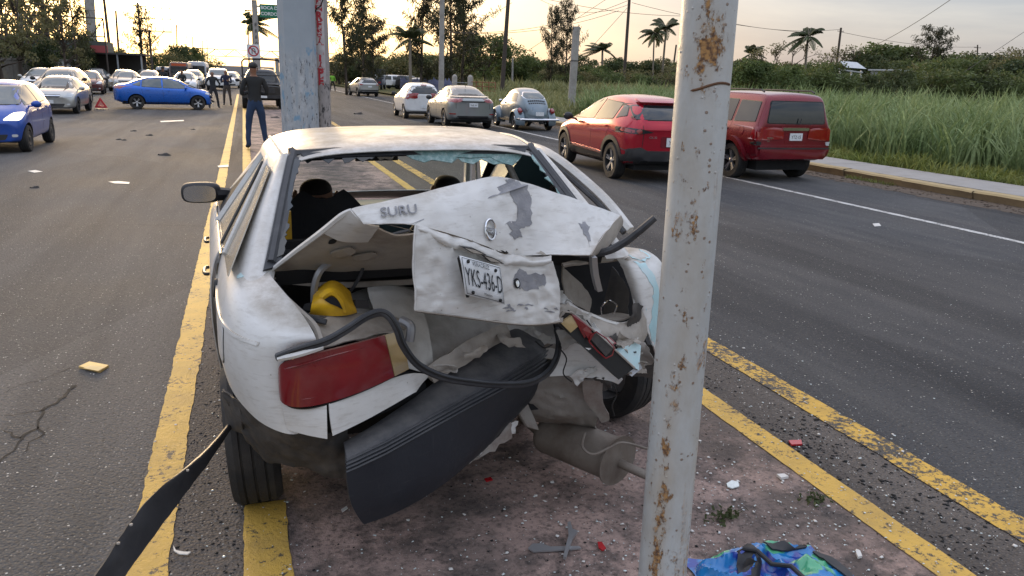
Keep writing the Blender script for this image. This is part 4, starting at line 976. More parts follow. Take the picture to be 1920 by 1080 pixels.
c = b.mix(b.noise(v, 4, 5), (.012,.014,.020), (.020,.024,.031)); du = b.m('MULTIPLY', b.rng(nz, .35, .9), b.rng(b.noise(v, 12, 8, .75), .25, .62)); c = b.mix(b.m('MULTIPLY', du, .75), c, (.13,.125,.12))
sc1 = b.rng(b.noise(b.mapping(v, (3, 3, 60)), 1.5, 5, .7), .60, .66); c = b.mix(b.m('MULTIPLY', sc1, .15), c, (.10,.10,.10)); sc2 = b.rng(b.noise(b.mapping(v, (70, 20, 2.2)), 1.3, 5, .7), .62, .67); c = b.mix(b.m('MULTIPLY', sc2, .15), c, (.12,.12,.125))
b.put(p.inputs['Base Color'], c); b.put(p.inputs['Roughness'], b.rng(b.noise(v, 8, 5), .3, .7, .38, .6)); b.put(p.inputs['Normal'], b.bump(b.noise(v, 30, 5, .6), .15, .01)); M['bump'] = m_
M['liner'] = mat_simple('dusty_black_liner', (.045,.042,.040), .7, var=.35, nscale=5, dirt=(.14,.12,.10), dirt_amt=.7, dirt_scale=5, bump=.3)
M['weather'] = mat_simple('rubber_weatherstrip', (.035,.037,.042), .55, var=.25, nscale=12, dirt=(.12,.12,.12), dirt_amt=.4, dirt_scale=12)
M['primer'] = mat_simple('grey_primer_scrape', (.235,.235,.25), .6, var=.25, nscale=22, dirt=(.42,.41,.40), dirt_amt=.5, dirt_scale=30, bump=.3)
M['film'] = mat_simple('pale_blue_primer', (.42,.62,.64), .4, var=.15, nscale=10, dirt=(.66,.68,.68), dirt_amt=.6, dirt_scale=8)
M['crazed'] = mat_simple('crazed_green_glass', (.16,.30,.29), .15, var=.5, nscale=60, spec=1, dirt=(.55,.66,.64), dirt_amt=.7, dirt_scale=45, bump=.5)
M['yel_pl'] = mat_simple('yellow_plastic', (.78,.45,.02), .35, var=.12, nscale=5, dirt=(.25,.13,.03), dirt_amt=.5, dirt_scale=9)
M['muff'] = mat_simple('dusty_muffler_steel', (.21,.18,.15), .6, metal=.35, var=.3, nscale=5, dirt=(.10,.07,.05), dirt_amt=.7, dirt_scale=6, bump=.3)
M['rev'] = mat_simple('clear_reverse_lens', (.42,.30,.14), .15, coat=1, var=.35, nscale=10)
M['beigeglass'] = mat_simple('beige_side_glass', (.30,.26,.19), .22, var=.2, nscale=3, spec=.8, dirt=(.40,.35,.27), dirt_amt=.5)  # opaque beige base colour for the left rear panes
M['dwhite'] = mat_simple('grimy_white_metal', (.50,.48,.44), .5, var=.15, nscale=5, dirt=(.16,.12,.09), dirt_amt=.6, dirt_scale=6, bump=.3)
M['seat'] = mat_simple('dark_seat_cloth', (.020,.021,.024), .9, var=.3, nscale=14, bump=.2)
M['dash'] = mat_simple('dark_teal_dashboard', (.030,.055,.058), .5, var=.2)
M['rear_red'] = mat_simple('dusty_red_tail_lens', (.19,.002,.006), .3, coat=.7, var=.35, nscale=9, dirt=(.20,.07,.06), dirt_amt=.35, dirt_scale=8)
m_, nt, p = mat_new('clear_windscreen'); 
mx_ = nt.nodes.new('ShaderNodeMixShader'); tr_ = nt.nodes.new('ShaderNodeBsdfTransparent'); gs_ = nt.nodes.new('ShaderNodeBsdfGlossy'); gs_.inputs['Roughness'].default_value = .03
tr_.inputs[0].default_value = (.80,.86,.84,1); fr_ = nt.nodes.new('ShaderNodeLayerWeight'); fr_.inputs[0].default_value = .12
nt.links.new(fr_.outputs[0], mx_.inputs[0]); nt.links.new(tr_.outputs[0], mx_.inputs[1]); nt.links.new(gs_.outputs[0], mx_.inputs[2]); nt.links.new(mx_.outputs[0], nt.nodes['Material Output'].inputs[0]); M['wind'] = m_

def rotm(a, b_, c): return (Matrix.Rotation(a, 4, 'Z') @ Matrix.Rotation(b_, 4, 'X') @ Matrix.Rotation(c, 4, 'Y'))
WT = Matrix.Translation((.691, 2.771, .137)) @ rotm(-.018, -.051, -.023)
WTi = WT.inverted()
def L(x, y, z): return WT @ Vector((x, y, z))
P = aY
wreck = empty('wrecked_sedan', label='wrecked white saloon with a crushed boot and torn rear bumper, standing on the painted median', cat='car')
wreck.matrix_world = WT
WP = []        # parts made in place, moved into the car's own frame at the end
def W_(o, parent=wreck): o.parent = parent; WP.append(o); return o
def panel(name, rows, mat, parent=wreck, sub=2, thick=.004, cr=0.0, cs=6.0, crease=False, seed=0, ridge=0.0):
    n = len(rows[0]); v = [p_ for r in rows for p_ in r]; f = [(i*n+j, i*n+j+1, (i+1)*n+j+1, (i+1)*n+j) for i in range(len(rows)-1) for j in range(n-1)]
    o = mk(name, v, f, mat)
    ms = []
    if sub: ms.append(('SUBSURF', dict(levels=sub, boundary_smooth='PRESERVE_CORNERS')))
    if ms: modstack(o, *ms)
    if cr:
        for q in o.data.vertices:
            c = q.co; a = noise.noise_vector((c.x*cs+seed, c.y*cs, c.z*cs)); b2 = noise.noise_vector((c.x*cs*2.7, c.y*cs*2.7+seed, c.z*cs*2.7))
            q.co = c + a*cr + b2*cr*.45
    if ridge:
        for q in o.data.vertices:
            c = q.co; k = abs(noise.noise((c.x*cs*1.5+7, c.y*cs, c.z*cs*1.1)))**.6 + .5*abs(noise.noise((c.x*cs*3.6, c.y*3, c.z*cs*3.1+4)))**.6
            q.co = c + Vector((0, 1, -.15))*ridge*k
    if thick: modstack(o, ('SOLIDIFY', dict(thickness=thick, offset=0)))
    o.data.shade_smooth(); o.data.set_sharp_from_angle(angle=radians(50))
    return W_(o, parent)
def wtube(name, pts, rad, mat, parent=wreck, n=8, sub=8, flat=1.0):
    # smooth tube through points
    pts = [Vector(q) for q in pts]; Q = []; R_ = []
    k = len(pts); rr = rad if hasattr(rad, '__len__') else [rad]*k
    for i in range(k-1):
        p0, p1, p2, p3 = pts[max(i-1,0)], pts[i], pts[i+1], pts[min(i+2,k-1)]
        for j in range(sub):
            t = j/sub
            Q.append(.5*((2*p1)+(-p0+p2)*t+(2*p0-5*p1+4*p2-p3)*t*t+(-p0+3*p1-3*p2+p3)*t**3)); R_.append(rr[i]*(1-t)+rr[i+1]*t)
    Q.append(pts[-1]); R_.append(rr[-1])
    b = MB(); b.tube(Q, R_, n); return W_(b.build(name, mat), parent)
def wbox(name, a, b_, mat, parent=wreck):
    b = MB(); b.box(a, b_); 
    b.v = [tuple(WT @ Vector(q)) for q in b.v]; return W_(b.build(name, mat, None, False), parent)

# --- roof
rows = []
for y, z, w in ((.265,1.285,.495),(.29,1.300,.50),(.42,1.325,.52),(.7,1.36,.54),(1.05,1.375,.548),(1.35,1.365,.54),(1.52,1.335,.525),(1.60,1.305,.515)):
    rows.append([L(x*w, y - (.02 if abs(x) > .9 else 0) + (0.03*(1-abs(x)) if y < .3 else 0), z - d) for x, d in ((-1.14,.105),(-1.10,.065),(-1.0,.035),(-.8,.012),(-.4,.002),(0,0),(.4,.002),(.8,.012),(1.0,.035),(1.10,.065),(1.14,.105))])
roof = panel('roof', rows, M['wp'], cr=.002, cs=5)
for s in (-1, 1):
    wtube('roof_gutter', [L(s*.535,.30,1.268), L(s*.565,.7,1.315), L(s*.575,1.1,1.325), L(s*.56,1.5,1.295)], .007, M['dwhite'], roof, 6)
# --- C pillars
for s in (-1, 1):
    pts = []
    for t in (0, .12, .35, .6, .82, 1.0):
        def lp(a, c_): return Vector(a).lerp(Vector(c_), t)
        a = lp((.612,-.25,.885), (.500,.32,1.272)); b1 = lp((.660,-.31,.895), (.528,.275,1.288)); c1 = lp((.705,-.26,.900), (.556,.31,1.266)); c2 = lp((.742,-.15,.890), (.578,.36,1.226)); d = lp((.760,-.04,.885), (.592,.42,1.218)); e = lp((.735,-.02,.88),(.565,.43,1.21))
        bul = .012*sin(pi*t)
        pts.append([L(s*q.x + s*bul*(1 if i in (2,3) else 0), q.y, q.z) for i, q in enumerate((a, b1, c1, c2, d, e))])
    panel('rear_pillar', pts, M['wp'], cr=.0015)
# --- door frames, B and A pillars, side glass, doors
def side_surface(x, y, z, s): return L(s*x, y, z)
L_plain = L
for s in (-1, 1):
    def L(x, y, z, s=s):
        return L_plain(x - (.060*max(0, y+.1)*max(0, min(1, (1.28-z)/.30)) if s < 0 else 0), y, z)
    # front door + rear door skins
    for nm, y0, y1 in (('rear_door', .27, 1.10), ('front_door', 1.12, 2.12), ('front_wing', 2.14, 3.22)):
        rows = []
        for x, z in ((.765,.925),(.80,.90),(.828,.78),(.832,.60),(.822,.42),(.80,.27)):
            rr_ = []
            for k in range(6):
                y = y0+(y1-y0)*k/5; tap = .0 if y < 2.0 else -.12*((y-2.0)/1.2)**2
                zz = z - (.14*max(0, y-2.1) if z > .85 else 0)
                if nm == 'rear_door' and z < .5: y = max(y, .27 + .16)     # follows the arch
                if nm == 'front_wing' and z < .62 and 2.14 < y < 2.95: zz = max(zz, .60)
                rr_.append(L(s*(x+tap), y, zz))
            rows.append(rr_)
        d_ = panel(nm, rows, M['wp'], cr=.0012)
        if nm != 'front_wing':
            hy = y0+.13
            wtube('door_handle', [L(s*.828,hy,.80), L(s*.844,hy+.02,.80), L(s*.844,hy+.13,.80), L(s*.828,hy+.15,.80)], .008, M['seal'], d_, 6, 4)
    fr = [L(s*.765,.10,.93), L(s*.606,.46,1.222), L(s*.583,.95,1.265), L(s*.575,1.45,1.25), L(s*.74,2.08,.93)]
    wtube('window_frame', fr, .010, M['wp'], wreck, 6, 5)
    wtube('door_pillar', [L(s*.770,1.10,.92), L(s*.588,1.05,1.262)], .024, M['wp'], wreck, 6, 3)
    wtube('quarter_bar', [L(s*.768,.38,.925), L(s*.608,.63,1.23)], .009, M['seal'], wreck, 6, 3)
    wtube('window_seal', [L(s*.776,.10,.93), L(s*.776,1.08,.93), L(s*.772,2.06,.925)], .004, M['seal'], wreck, 5, 3)
    wtube('front_pillar', [L(s*.70,2.20,.93), L(s*.555,1.58,1.285)], .026, M['wp'], wreck, 6, 3)
    if s < 0:
        g = panel('side_glass', [[L(s*.764,.40,.925), L(s*.764,1.07,.925)], [L(s*.603,.64,1.235), L(s*.590,1.03,1.255)]], M['beigeglass'], sub=0, thick=.004)
        panel('quarter_glass', [[L(s*.750,-.26,.915), L(s*.764,.36,.925)], [L(s*.588,.26,1.225), L(s*.603,.62,1.23)]], M['beigeglass'], sub=0, thick=.004)
        panel('side_glass', [[L(s*.764,1.14,.925), L(s*.75,2.02,.925)], [L(s*.590,1.08,1.255), L(s*.585,1.46,1.245)]], M['shadowm'], sub=0, thick=.004)  # near-black sheet stands for the shade inside the open front window
    else:
        panel('side_glass', [[L(s*.762,.30,.925), L(s*.762,1.07,.925)], [L(s*.598,.58,1.228), L(s*.585,1.03,1.255)]], M['wind'], sub=0, thick=0)
        panel('side_glass', [[L(s*.762,1.14,.925), L(s*.75,2.0,.925)], [L(s*.585,1.08,1.255), L(s*.58,1.46,1.245)]], M['wind'], sub=0, thick=0)
L = L_plain
# pushed-out right door frame
wtube('sprung_door_frame', [L(.66,1.75,1.28), L(.70,1.15,1.27), L(.73,.70,1.235), L(.80,.25,1.08), L(.86,.05,.94)], [.018,.02,.022,.022,.02], M['wp'], wreck, 6, 6)
wtube('sprung_door_seal', [L(.635,1.72,1.262), L(.672,1.15,1.252), L(.70,.70,1.215), L(.77,.25,1.06), L(.83,.05,.93)], .012, M['weather'], wreck, 6, 6)
# --- windscreen, bonnet
panel('windscreen', [[L(-.66,2.18,.93), L(0,2.28,.92), L(.66,2.18,.93)], [L(-.60,1.9,1.12), L(0,1.98,1.12), L(.60,1.9,1.12)], [L(-.54,1.6,1.29), L(0,1.66,1.315), L(.54,1.6,1.29)]], M['wind'], thick=0)
panel('bonnet', [[L(-.72,2.2,.91), L(-.4,2.27,.925), L(0,2.3,.93), L(.4,2.27,.925), L(.72,2.2,.91)], [L(-.70,2.75,.84), L(-.4,2.78,.87), L(0,2.8,.88), L(.4,2.78,.87), L(.70,2.75,.84)], [L(-.64,3.15,.74), L(-.4,3.24,.77), L(0,3.28,.78), L(.4,3.24,.77), L(.64,3.15,.74)]], M['wp'])
panel('front_bumper', [[L(-.76,3.0,.55), L(-.66,3.26,.55), L(0,3.36,.55), L(.66,3.26,.55), L(.76,3.0,.55)], [L(-.76,3.0,.28), L(-.66,3.26,.28), L(0,3.36,.28), L(.66,3.26,.28), L(.76,3.0,.28)]], M['bump'], thick=.03)
panel('front_panel', [[L(-.64,3.15,.74), L(0,3.28,.78), L(.64,3.15,.74)], [L(-.66,3.2,.55), L(0,3.30,.55), L(.66,3.2,.55)]], M['black'], thick=.02)
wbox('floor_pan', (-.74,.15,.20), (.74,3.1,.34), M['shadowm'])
# --- interior
wbox('dashboard', (-.68,1.85,.60), (.68,2.15,.885), M['dash'])
wbox('parcel_shelf', (-.58,-.12,.86), (.58,.22,.885), M['shadowm'])
wbox('rear_seat_back', (-.62,.22,.40), (.62,.34,.90), M['seat'])
for s in (-1, 1):
    rows = []
    for z, w, y in ((.45,.22,.95),(.65,.245,.90),(.85,.24,.85),(.96,.21,.82),(1.02,.15,.81),(1.045,.08,.81)):
        rows.append([L(s*.36+x*w, y + .03*abs(x), z) for x in (-1,-.6,0,.6,1)])
    panel('seat_back', rows, M['seat'], thick=.13)
ring = [L(-.36+.17*cos(a), 1.72-.09*sin(a), .80+.15*sin(a)) for a in [k*pi/10 for k in range(21)]]
b = MB(); b.tube(ring, .014, 6, False); W_(b.build('steering_wheel', M['black']))
panel('seat_belt_guide', [[L(-.555,.58,1.02), L(-.515,.58,1.02)], [L(-.565,.57,.86), L(-.52,.57,.86)]], M['yel_pl'], sub=0, thick=.03)
b = MB(); b.tube([L(0,1.60,1.27), L(0,1.56,1.225)], .01, 6); W_(b.build('mirror_stalk', M['black']))
b = MB(); b.v = []; b.box((-.12,1.53,1.17),(.12,1.56,1.23)); b.v = [tuple(WT @ Vector(q)) for q in b.v]; W_(b.build('rear_view_mirror', M['black']))
panel('sun_visor', [[L(-.52,1.50,1.255), L(-.18,1.52,1.262)], [L(-.52,1.42,1.19), L(-.18,1.44,1.195)]], M['seat'], sub=1, thick=.02)
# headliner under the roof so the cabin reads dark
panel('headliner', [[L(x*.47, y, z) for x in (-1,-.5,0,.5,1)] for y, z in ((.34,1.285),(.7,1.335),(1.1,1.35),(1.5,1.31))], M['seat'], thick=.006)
# --- rear window: rubber rim with broken glass teeth
rim = [L(-.612,-.22,.945), L(-.505,.27,1.262), L(-.46,.315,1.28), L(0,.36,1.292), L(.46,.315,1.28), L(.505,.27,1.262), L(.612,-.22,.945)]
wtube('window_surround', rim, .016, M['weather'], wreck, 6, 8)
panel('window_band', [[L(-.640,-.25,.925), L(-.603,-.10,1.03), L(-.562,.10,1.16), L(-.522,.27,1.272)], [L(-.585,-.22,.930), L(-.552,-.08,1.035), L(-.514,.12,1.16), L(-.478,.275,1.262)]], M['weather'], thick=.01)
panel('window_band', [[L(.640,-.25,.925), L(.603,-.10,1.03), L(.562,.10,1.16), L(.522,.27,1.272)], [L(.585,-.22,.930), L(.552,-.08,1.035), L(.514,.12,1.16), L(.478,.275,1.262)]], M['weather'], thick=.01)
panel('window_band', [[L(x, .285+.05*(1-abs(x)/.49), 1.280+.004*(1-abs(x)/.49)) for x in (-.47,-.25,0,.25,.47)], [L(x, .27+.05*(1-abs(x)/.49), 1.262) for x in (-.46,-.25,0,.25,.46)]], M['weather'], thick=.01)
def shards(name, a, b_, inward, n, depth, mat, seed, jag=.5):
    rr = random.Random(seed); v, f = [], []; A, B_, I = Vector(a), Vector(b_), Vector(inward).normalized()
    ts = [0]; 
    while ts[-1] < 1: ts.append(ts[-1] + rr.uniform(.4, 1.6)/n)
    ts[-1] = 1; d = [depth*(1-jag+jag*2*rr.random())*(.25 if i in (0, len(ts)-1) else 1) for i in range(len(ts))]
    for i, t in enumerate(ts):
        p_ = A.lerp(B_, t); q = p_ + I*d[i]; v += [p_, q]
    f = [(2*i, 2*i+2, 2*i+3, 2*i+1) for i in range(len(ts)-1)]
    o = mk(name, v, f, mat, None, False); modstack(o, ('SOLIDIFY', dict(thickness=.004))); return W_(o)
shards('glass_remnant', L(-.600,-.20,.955), L(-.503,.26,1.26), (1,.05,.02), 26, .022, M['glass_dark'], 3)
shards('glass_remnant', L(.600,-.20,.955), L(.503,.26,1.26), (-1,.05,.02), 26, .03, M['crazed'], 4)
shards('glass_remnant', L(-.47,.285,1.270), L(.0,.335,1.287), (0,-.5,-.8), 24, .030, M['glass_dark'], 5)
shards('glass_remnant', L(.0,.335,1.287), L(.46,.29,1.272), (0,-.5,-.8), 12, .055, M['crazed'], 6, .4)
shards('glass_remnant', L(-.08,.33,1.287), L(.44,.29,1.272), (0,-.5,-.8), 9, .050, M['crazed'], 9, .5)
shards('glass_remnant', L(-.60,-.16,.925), L(.5,-.16,.925), (0,.3,.9), 40, .014, M['crazed'], 7, .8)

# --- left rear quarter
K = [ # world Y : gutter .. bottom (X, z)
 (3.30, [(-.055,1.075),(-.10,1.055),(-.140,.95),(-.148,.78),(-.145,.60),(-.135,.45)]),
 (3.10, [(-.035,1.080),(-.098,1.058),(-.138,.95),(-.147,.80),(-.143,.68),(-.134,.58)]),
 (2.88, [(-.01,1.078),(-.092,1.056),(-.134,.95),(-.143,.80),(-.140,.72),(-.130,.655)]),
 (2.66, [(.020,1.065),(-.080,1.048),(-.125,.945),(-.134,.81),(-.130,.73),(-.118,.675)]),
 (2.50, [(.065,1.035),(-.050,1.030),(-.106,.935),(-.115,.81),(-.108,.735),(-.094,.672)]),
 (2.38, [(.120,.985),(-.005,.995),(-.070,.92),(-.080,.81),(-.070,.735),(-.052,.658)]),
 (2.295,[(.155,.940),(.040,.955),(-.018,.90),(-.025,.80),(-.016,.71),(.002,.632)]),
 (2.262,[(.165,.915),(.075,.918),(.050,.88),(.044,.79),(.048,.69),(.070,.608)]),
 (2.275,[(.170,.90),(.095,.90),(.078,.86),(.075,.78),(.080,.69),(.100,.602)]),
]
quarter = panel('rear_quarter', [[Vector((x, Y, z)) for x, z in prof] for Y, prof in K], M['wp'], cr=.002, cs=5)
qb = bmesh.new(); qb.from_mesh(quarter.data); qbvh = BVHTree.FromBMesh(qb); qb.free()
def wpatch(bv, name, poly, side, off, mat, parent, **k): return W_(patch(bv, name, poly, side, off, mat, None, **k), parent)
# fuel flap and side crease
fl = [(2.50,.79),(2.50,.88),(2.53,.905),(2.62,.91),(2.645,.88),(2.645,.79),(2.62,.765),(2.53,.765)]
wpatch(qbvh, 'fuel_flap_gap', grow(fl, .006), 'L', .0015, M['dark'], quarter, step=.03, thick=.004)
wpatch(qbvh, 'fuel_flap', fl, 'L', .004, M['wp'], quarter, step=.03, thick=.004)
ring_ = [(2.98+.035*cos(a), .90+.035*sin(a)) for a in [k*pi/7 for k in range(14)]]
wpatch(qbvh, 'fuel_cap', ring_, 'L', .012, M['seal'], quarter, step=.03, thick=.02, rnd=0)
wpatch(qbvh, 'side_moulding', [(2.30,.895),(3.28,.915),(3.28,.925),(2.30,.905)], 'L', .006, M['wp'], quarter, step=.05, thick=.006, rnd=0)
# teal glass crumbs and paint scuffs on the shoulder
wpatch(qbvh, 'paint_scuff', [(-.055,2.60),(.00,2.585),(.045,2.60),(.03,2.625),(-.03,2.64),(-.06,2.625)], 'T', .002, M['film'], quarter, step=.02, thick=.002, rnd=1)
# gutter rail along the boot opening
wtube('boot_gutter', [P(497,512,2.64), P(520,545,2.52), P(560,583,2.42), P(590,612,2.36), P(602,642,2.29)], .012, M['inner'], wreck, 6)
wtube('boot_gutter_seal', [P(515,528,2.66), P(538,560,2.54), P(575,592,2.45), P(612,604,2.42)], .010, M['weather'], wreck, 6)
# rear face above the lamp: crumpled
panel('lamp_header', [[P(594,602,2.46), P(650,586,2.52), P(715,588,2.56), P(768,603,2.60)], [P(594,628,2.38), P(655,612,2.44), P(715,606,2.48), P(762,620,2.50)], [P(536,672,2.275), P(605,650,2.32), P(682,632,2.37), P(752,620,2.42)]], M['inner'], cr=.008, cs=14)
# white panel below the lamp, in two pieces split by a gap
panel('tail_panel', [[P(527,745,2.262), P(570,762,2.245), P(612,757,2.245)], [P(532,778,2.262), P(572,788,2.24), P(613,785,2.235)], [P(538,805,2.268), P(575,816,2.245), P(614,823,2.235)]], M['wp'], cr=.001)
panel('tail_panel', [[P(616,756,2.245), P(690,728,2.31), P(768,694,2.38), P(806,703,2.46)], [P(618,785,2.235), P(695,755,2.30), P(772,716,2.37), P(790,718,2.43)], [P(624,817,2.235), P(700,781,2.30), P(774,737,2.36), P(779,735,2.38)]], M['wp'], cr=.001)
panel('panel_backing', [[P(536,740,2.32), P(640,730,2.34), P(790,690,2.50)], [P(545,800,2.34), P(640,815,2.33), P(800,735,2.50)]], M['shadowm'], sub=1, thick=.01)
# left tail lamp, a bulged box with rim, red body and pale reverse segment
def lampgrid(pts, bul):
    return pts
lamp_rows = []
top = [(528,690,2.262),(533,676,2.24),(560,670,2.225),(620,655,2.255),(680,640,2.30),(718,629,2.335)]
mid = [(528,722,2.262),(531,722,2.235),(560,716,2.212),(620,700,2.240),(682,683,2.285),(727,664,2.320)]
bot = [(531,748,2.262),(537,758,2.24),(566,763,2.228),(625,750,2.255),(686,728,2.300),(736,704,2.340)]
lamp = panel('tail_light', [[P(*q) for q in top], [P(*q) for q in mid], [P(*q) for q in bot]], M['rear_red'], thick=.02)
panel('reverse_lens', [[P(719,628.5,2.333), P(746,621,2.365)], [P(728,664,2.318), P(757,654,2.350)], [P(737,703.5,2.338), P(763,690,2.370)]], M['rev'], lamp, sub=1, thick=.02)
wtube('lamp_rim', [P(540,672,2.25), P(528,690,2.262), P(527,722,2.262), P(531,748,2.262), P(548,763,2.25), P(585,764,2.235), P(640,748,2.26), P(700,724,2.31), P(764,692,2.375)], .004, M['seal'], lamp, 5)
wtube('lamp_rib', [P(534,692,2.232), P(565,684,2.212), P(620,668,2.242), P(680,652,2.287), P(722,640,2.325)], .0025, M['rear_red'], lamp, 5)
wtube('lamp_rib', [P(534,744,2.238), P(570,748,2.222), P(622,736,2.246), P(684,715,2.292), P(730,694,2.332)], .0022, M['rear_red'], lamp, 5)
wtube('lamp_socket', [P(752,600,2.47), P(770,612,2.44), P(768,640,2.43)], .016, M['steel_rim'], wreck, 8)

# --- boot lid, popped and folded on the pole
c_ridge = [(658,394,2.285),(672,389,2.30),(775,368,2.36),(852,347,2.42),(905,335,2.47),(932,331,2.49),(968,335,2.52),(1030,357,2.53),(1092,379,2.56),(1135,394,2.60),(1164,404,2.63)]
c_mid1  = [(666,402,2.270),(690,398,2.28),(776,384,2.32),(858,368,2.37),(918,362,2.42),(948,363,2.46),(973,370,2.50),(1034,388,2.48),(1088,406,2.49),(1122,420,2.51),(1142,428,2.52)]
c_mid2  = [(674,411,2.262),(700,410,2.27),(777,403,2.29),(866,402,2.33),(928,418,2.39),(958,425,2.43),(978,430,2.465),(1036,436,2.42),(1080,443,2.42),(1108,449,2.42),(1122,453,2.42)]
c_low   = [(681,420,2.262),(710,421,2.265),(778,417,2.27),(872,448,2.31),(932,470,2.37),(962,478,2.41),(985,481,2.44),(1036,478,2.38),(1072,478,2.37),(1096,478,2.37),(1108,478,2.37)]
lid = panel('boot_lid', [[P(*q) for q in r] for r in (c_ridge, c_mid1, c_mid2, c_low)], M['wp'], cr=.003, cs=9, thick=.006, sub=3, ridge=.011)
lb = bmesh.new(); lb.from_mesh(lid.data)
# stepped moulding between the folded top and the plate face
m1 = [(779,419,2.272),(825,437,2.285),(872,450,2.312),(932,472,2.372),(962,480,2.41),(985,483,2.44),(1036,481,2.385)]
m2 = [(780,427,2.250),(822,447,2.265),(868,462,2.288),(928,484,2.348),(958,491,2.385),(985,493,2.41),(1037,489,2.36)]
m3 = [(783,431,2.262),(822,453,2.275),(866,468,2.300),(926,490,2.360),(957,497,2.395),(985,500,2.42),(1038,493,2.37)]
panel('lid_moulding', [[P(*q) for q in r] for r in (m1, m2, m3)], M['wp'], lid, cr=.006, cs=16, sub=3, ridge=.010)
f0 = [(779,422,2.262),(822,446,2.275),(864,465,2.305),(925,489,2.365),(957,495,2.40),(988,497,2.42),(1012,494,2.40),(1038,490,2.37)]
f1 = [(774,470,2.240),(820,482,2.262),(862,495,2.295),(925,512,2.355),(958,520,2.395),(990,523,2.405),(1020,523,2.385),(1048,524,2.36)]
f2 = [(775,528,2.245),(820,538,2.258),(862,548,2.285),(928,560,2.345),(962,563,2.385),(993,563,2.395),(1024,563,2.37),(1053,563,2.35)]
f3 = [(780,545,2.235),(822,556,2.248),(866,566,2.278),(930,576,2.338),(964,578,2.372),(996,577,2.382),(1026,576,2.362),(1053,574,2.345)]
f4 = [(778,582,2.245),(822,588,2.256),(866,594,2.286),(932,603,2.342),(966,607,2.372),(998,609,2.375),(1028,606,2.36),(1052,602,2.35)]
face = panel('lid_face', [[P(*q) for q in r] for r in (f0, f1, f2, f3, f4)], M['wp'], lid, cr=.004, cs=11, thick=.006, sub=3, ridge=.014)
panel('lid_lip', [[P(*q) for q in f4], [P(q[0]+3, q[1]+4, q[2]+.03) for q in f4], [P(q[0]+4, q[1]-6, q[2]+.06) for q in f4]], M['inner'], lid, thick=.004)
panel('lid_lip', [[P(*q) for q in (f0[0], f1[0], f2[0], f3[0], f4[0])], [P(q[0]+7, q[1]+2, q[2]+.04) for q in (f0[0], f1[0], f2[0], f3[0], f4[0])]], M['wp'], lid, thick=.004)
lface = bmesh.new(); lface.from_mesh(face.data); fbvh = BVHTree.FromBMesh(lface); lbvh = BVHTree.FromBMesh(lb)
# underside of the raised front part
u0_ = [(657,396,2.30),(700,424,2.32),(740,446,2.36),(790,430,2.42),(900,420,2.52),(1050,420,2.58)]
u1_ = [(604,436,2.40),(660,452,2.42),(720,468,2.46),(790,470,2.50),(900,470,2.58),(1050,470,2.64)]
u2_ = [(552,474,2.52),(625,482,2.54),(700,492,2.57),(790,498,2.60),(900,500,2.66),(1050,500,2.70)]
u3_ = [(502,512,2.64),(590,515,2.66),(690,512,2.68),(790,508,2.70),(900,500,2.74),(1050,490,2.76)]
under = panel('lid_underside', [[P(*q) for q in r] for r in (u0_, u1_, u2_, u3_)], M['inner'], lid, cr=.006, cs=8, thick=.006)
wtube('lid_edge', [P(502,512,2.63), P(552,473,2.51), P(604,434,2.39), P(640,405,2.32), P(658,394,2.29)], [.006,.009,.010,.010,.006], M['wp'], lid, 6)
panel('edge_flange', [[P(658,395,2.285), P(682,420,2.262), P(712,424,2.29)], [P(640,408,2.32), P(660,432,2.32), P(700,440,2.34)], [P(604,436,2.385), P(640,456,2.39), P(690,452,2.40)]], M['wp'], lid, cr=.003, cs=12)
ub = bmesh.new(); ub.from_mesh(under.data); ubvh = BVHTree.FromBMesh(ub)
def pxpoly(pts, Y): return [(P(x, y, Y).x, P(x, y, Y).z) for x, y in pts]
def onface(bv, name, pts, Y, off, mat, parent, **k):
    """polygon given by sight lines at depth Y, dropped along +Y on the surface"""
    return wpatch(bv, name, pxpoly(pts, Y), 'B', off, mat, parent, **k)
for q in ([(612,470),(650,448),(668,462),(640,486)], [(655,474),(700,462),(712,480),(672,490)]):
    onface(ubvh, 'stiffener_rib', q, 2.5, .014, M['inner'], under, step=.02, thick=.02, rnd=1)
onface(ubvh, 'frame_opening', [(655,425),(690,420),(686,436),(660,446),(650,440)], 2.36, .004, M['shadowm'], under, step=.02, thick=.01, rnd=2)
onface(ubvh, 'frame_opening', [(618,448),(632,444),(630,456),(616,460)], 2.42, .004, M['shadowm'], under, step=.02, thick=.01, rnd=1)
# right end of the lid: rolled-in hollow edge
e0 = [(1164,404,2.63),(1142,428,2.52),(1122,453,2.42),(1108,478,2.37)]
e1 = [(1172,420,2.64),(1160,446,2.58),(1146,465,2.52),(1116,480,2.42)]
e2 = [(1160,424,2.72),(1146,445,2.68),(1136,462,2.62),(1118,474,2.50)]
e3 = [(1140,425,2.66),(1130,440,2.62),(1122,458,2.56),(1114,470,2.46)]
panel('lid_edge_return', [[P(*q) for q in r] for r in (e0, e1, e2, e3)], M['inner'], lid, cr=.003, cs=14)
panel('lid_hinge', [[P(1107,480,2.40), P(1117,480,2.41)], [P(1108,512,2.45), P(1119,512,2.46)], [P(1118,545,2.50), P(1127,543,2.51)]], M['steel_rim'], lid, sub=1, thick=.02)
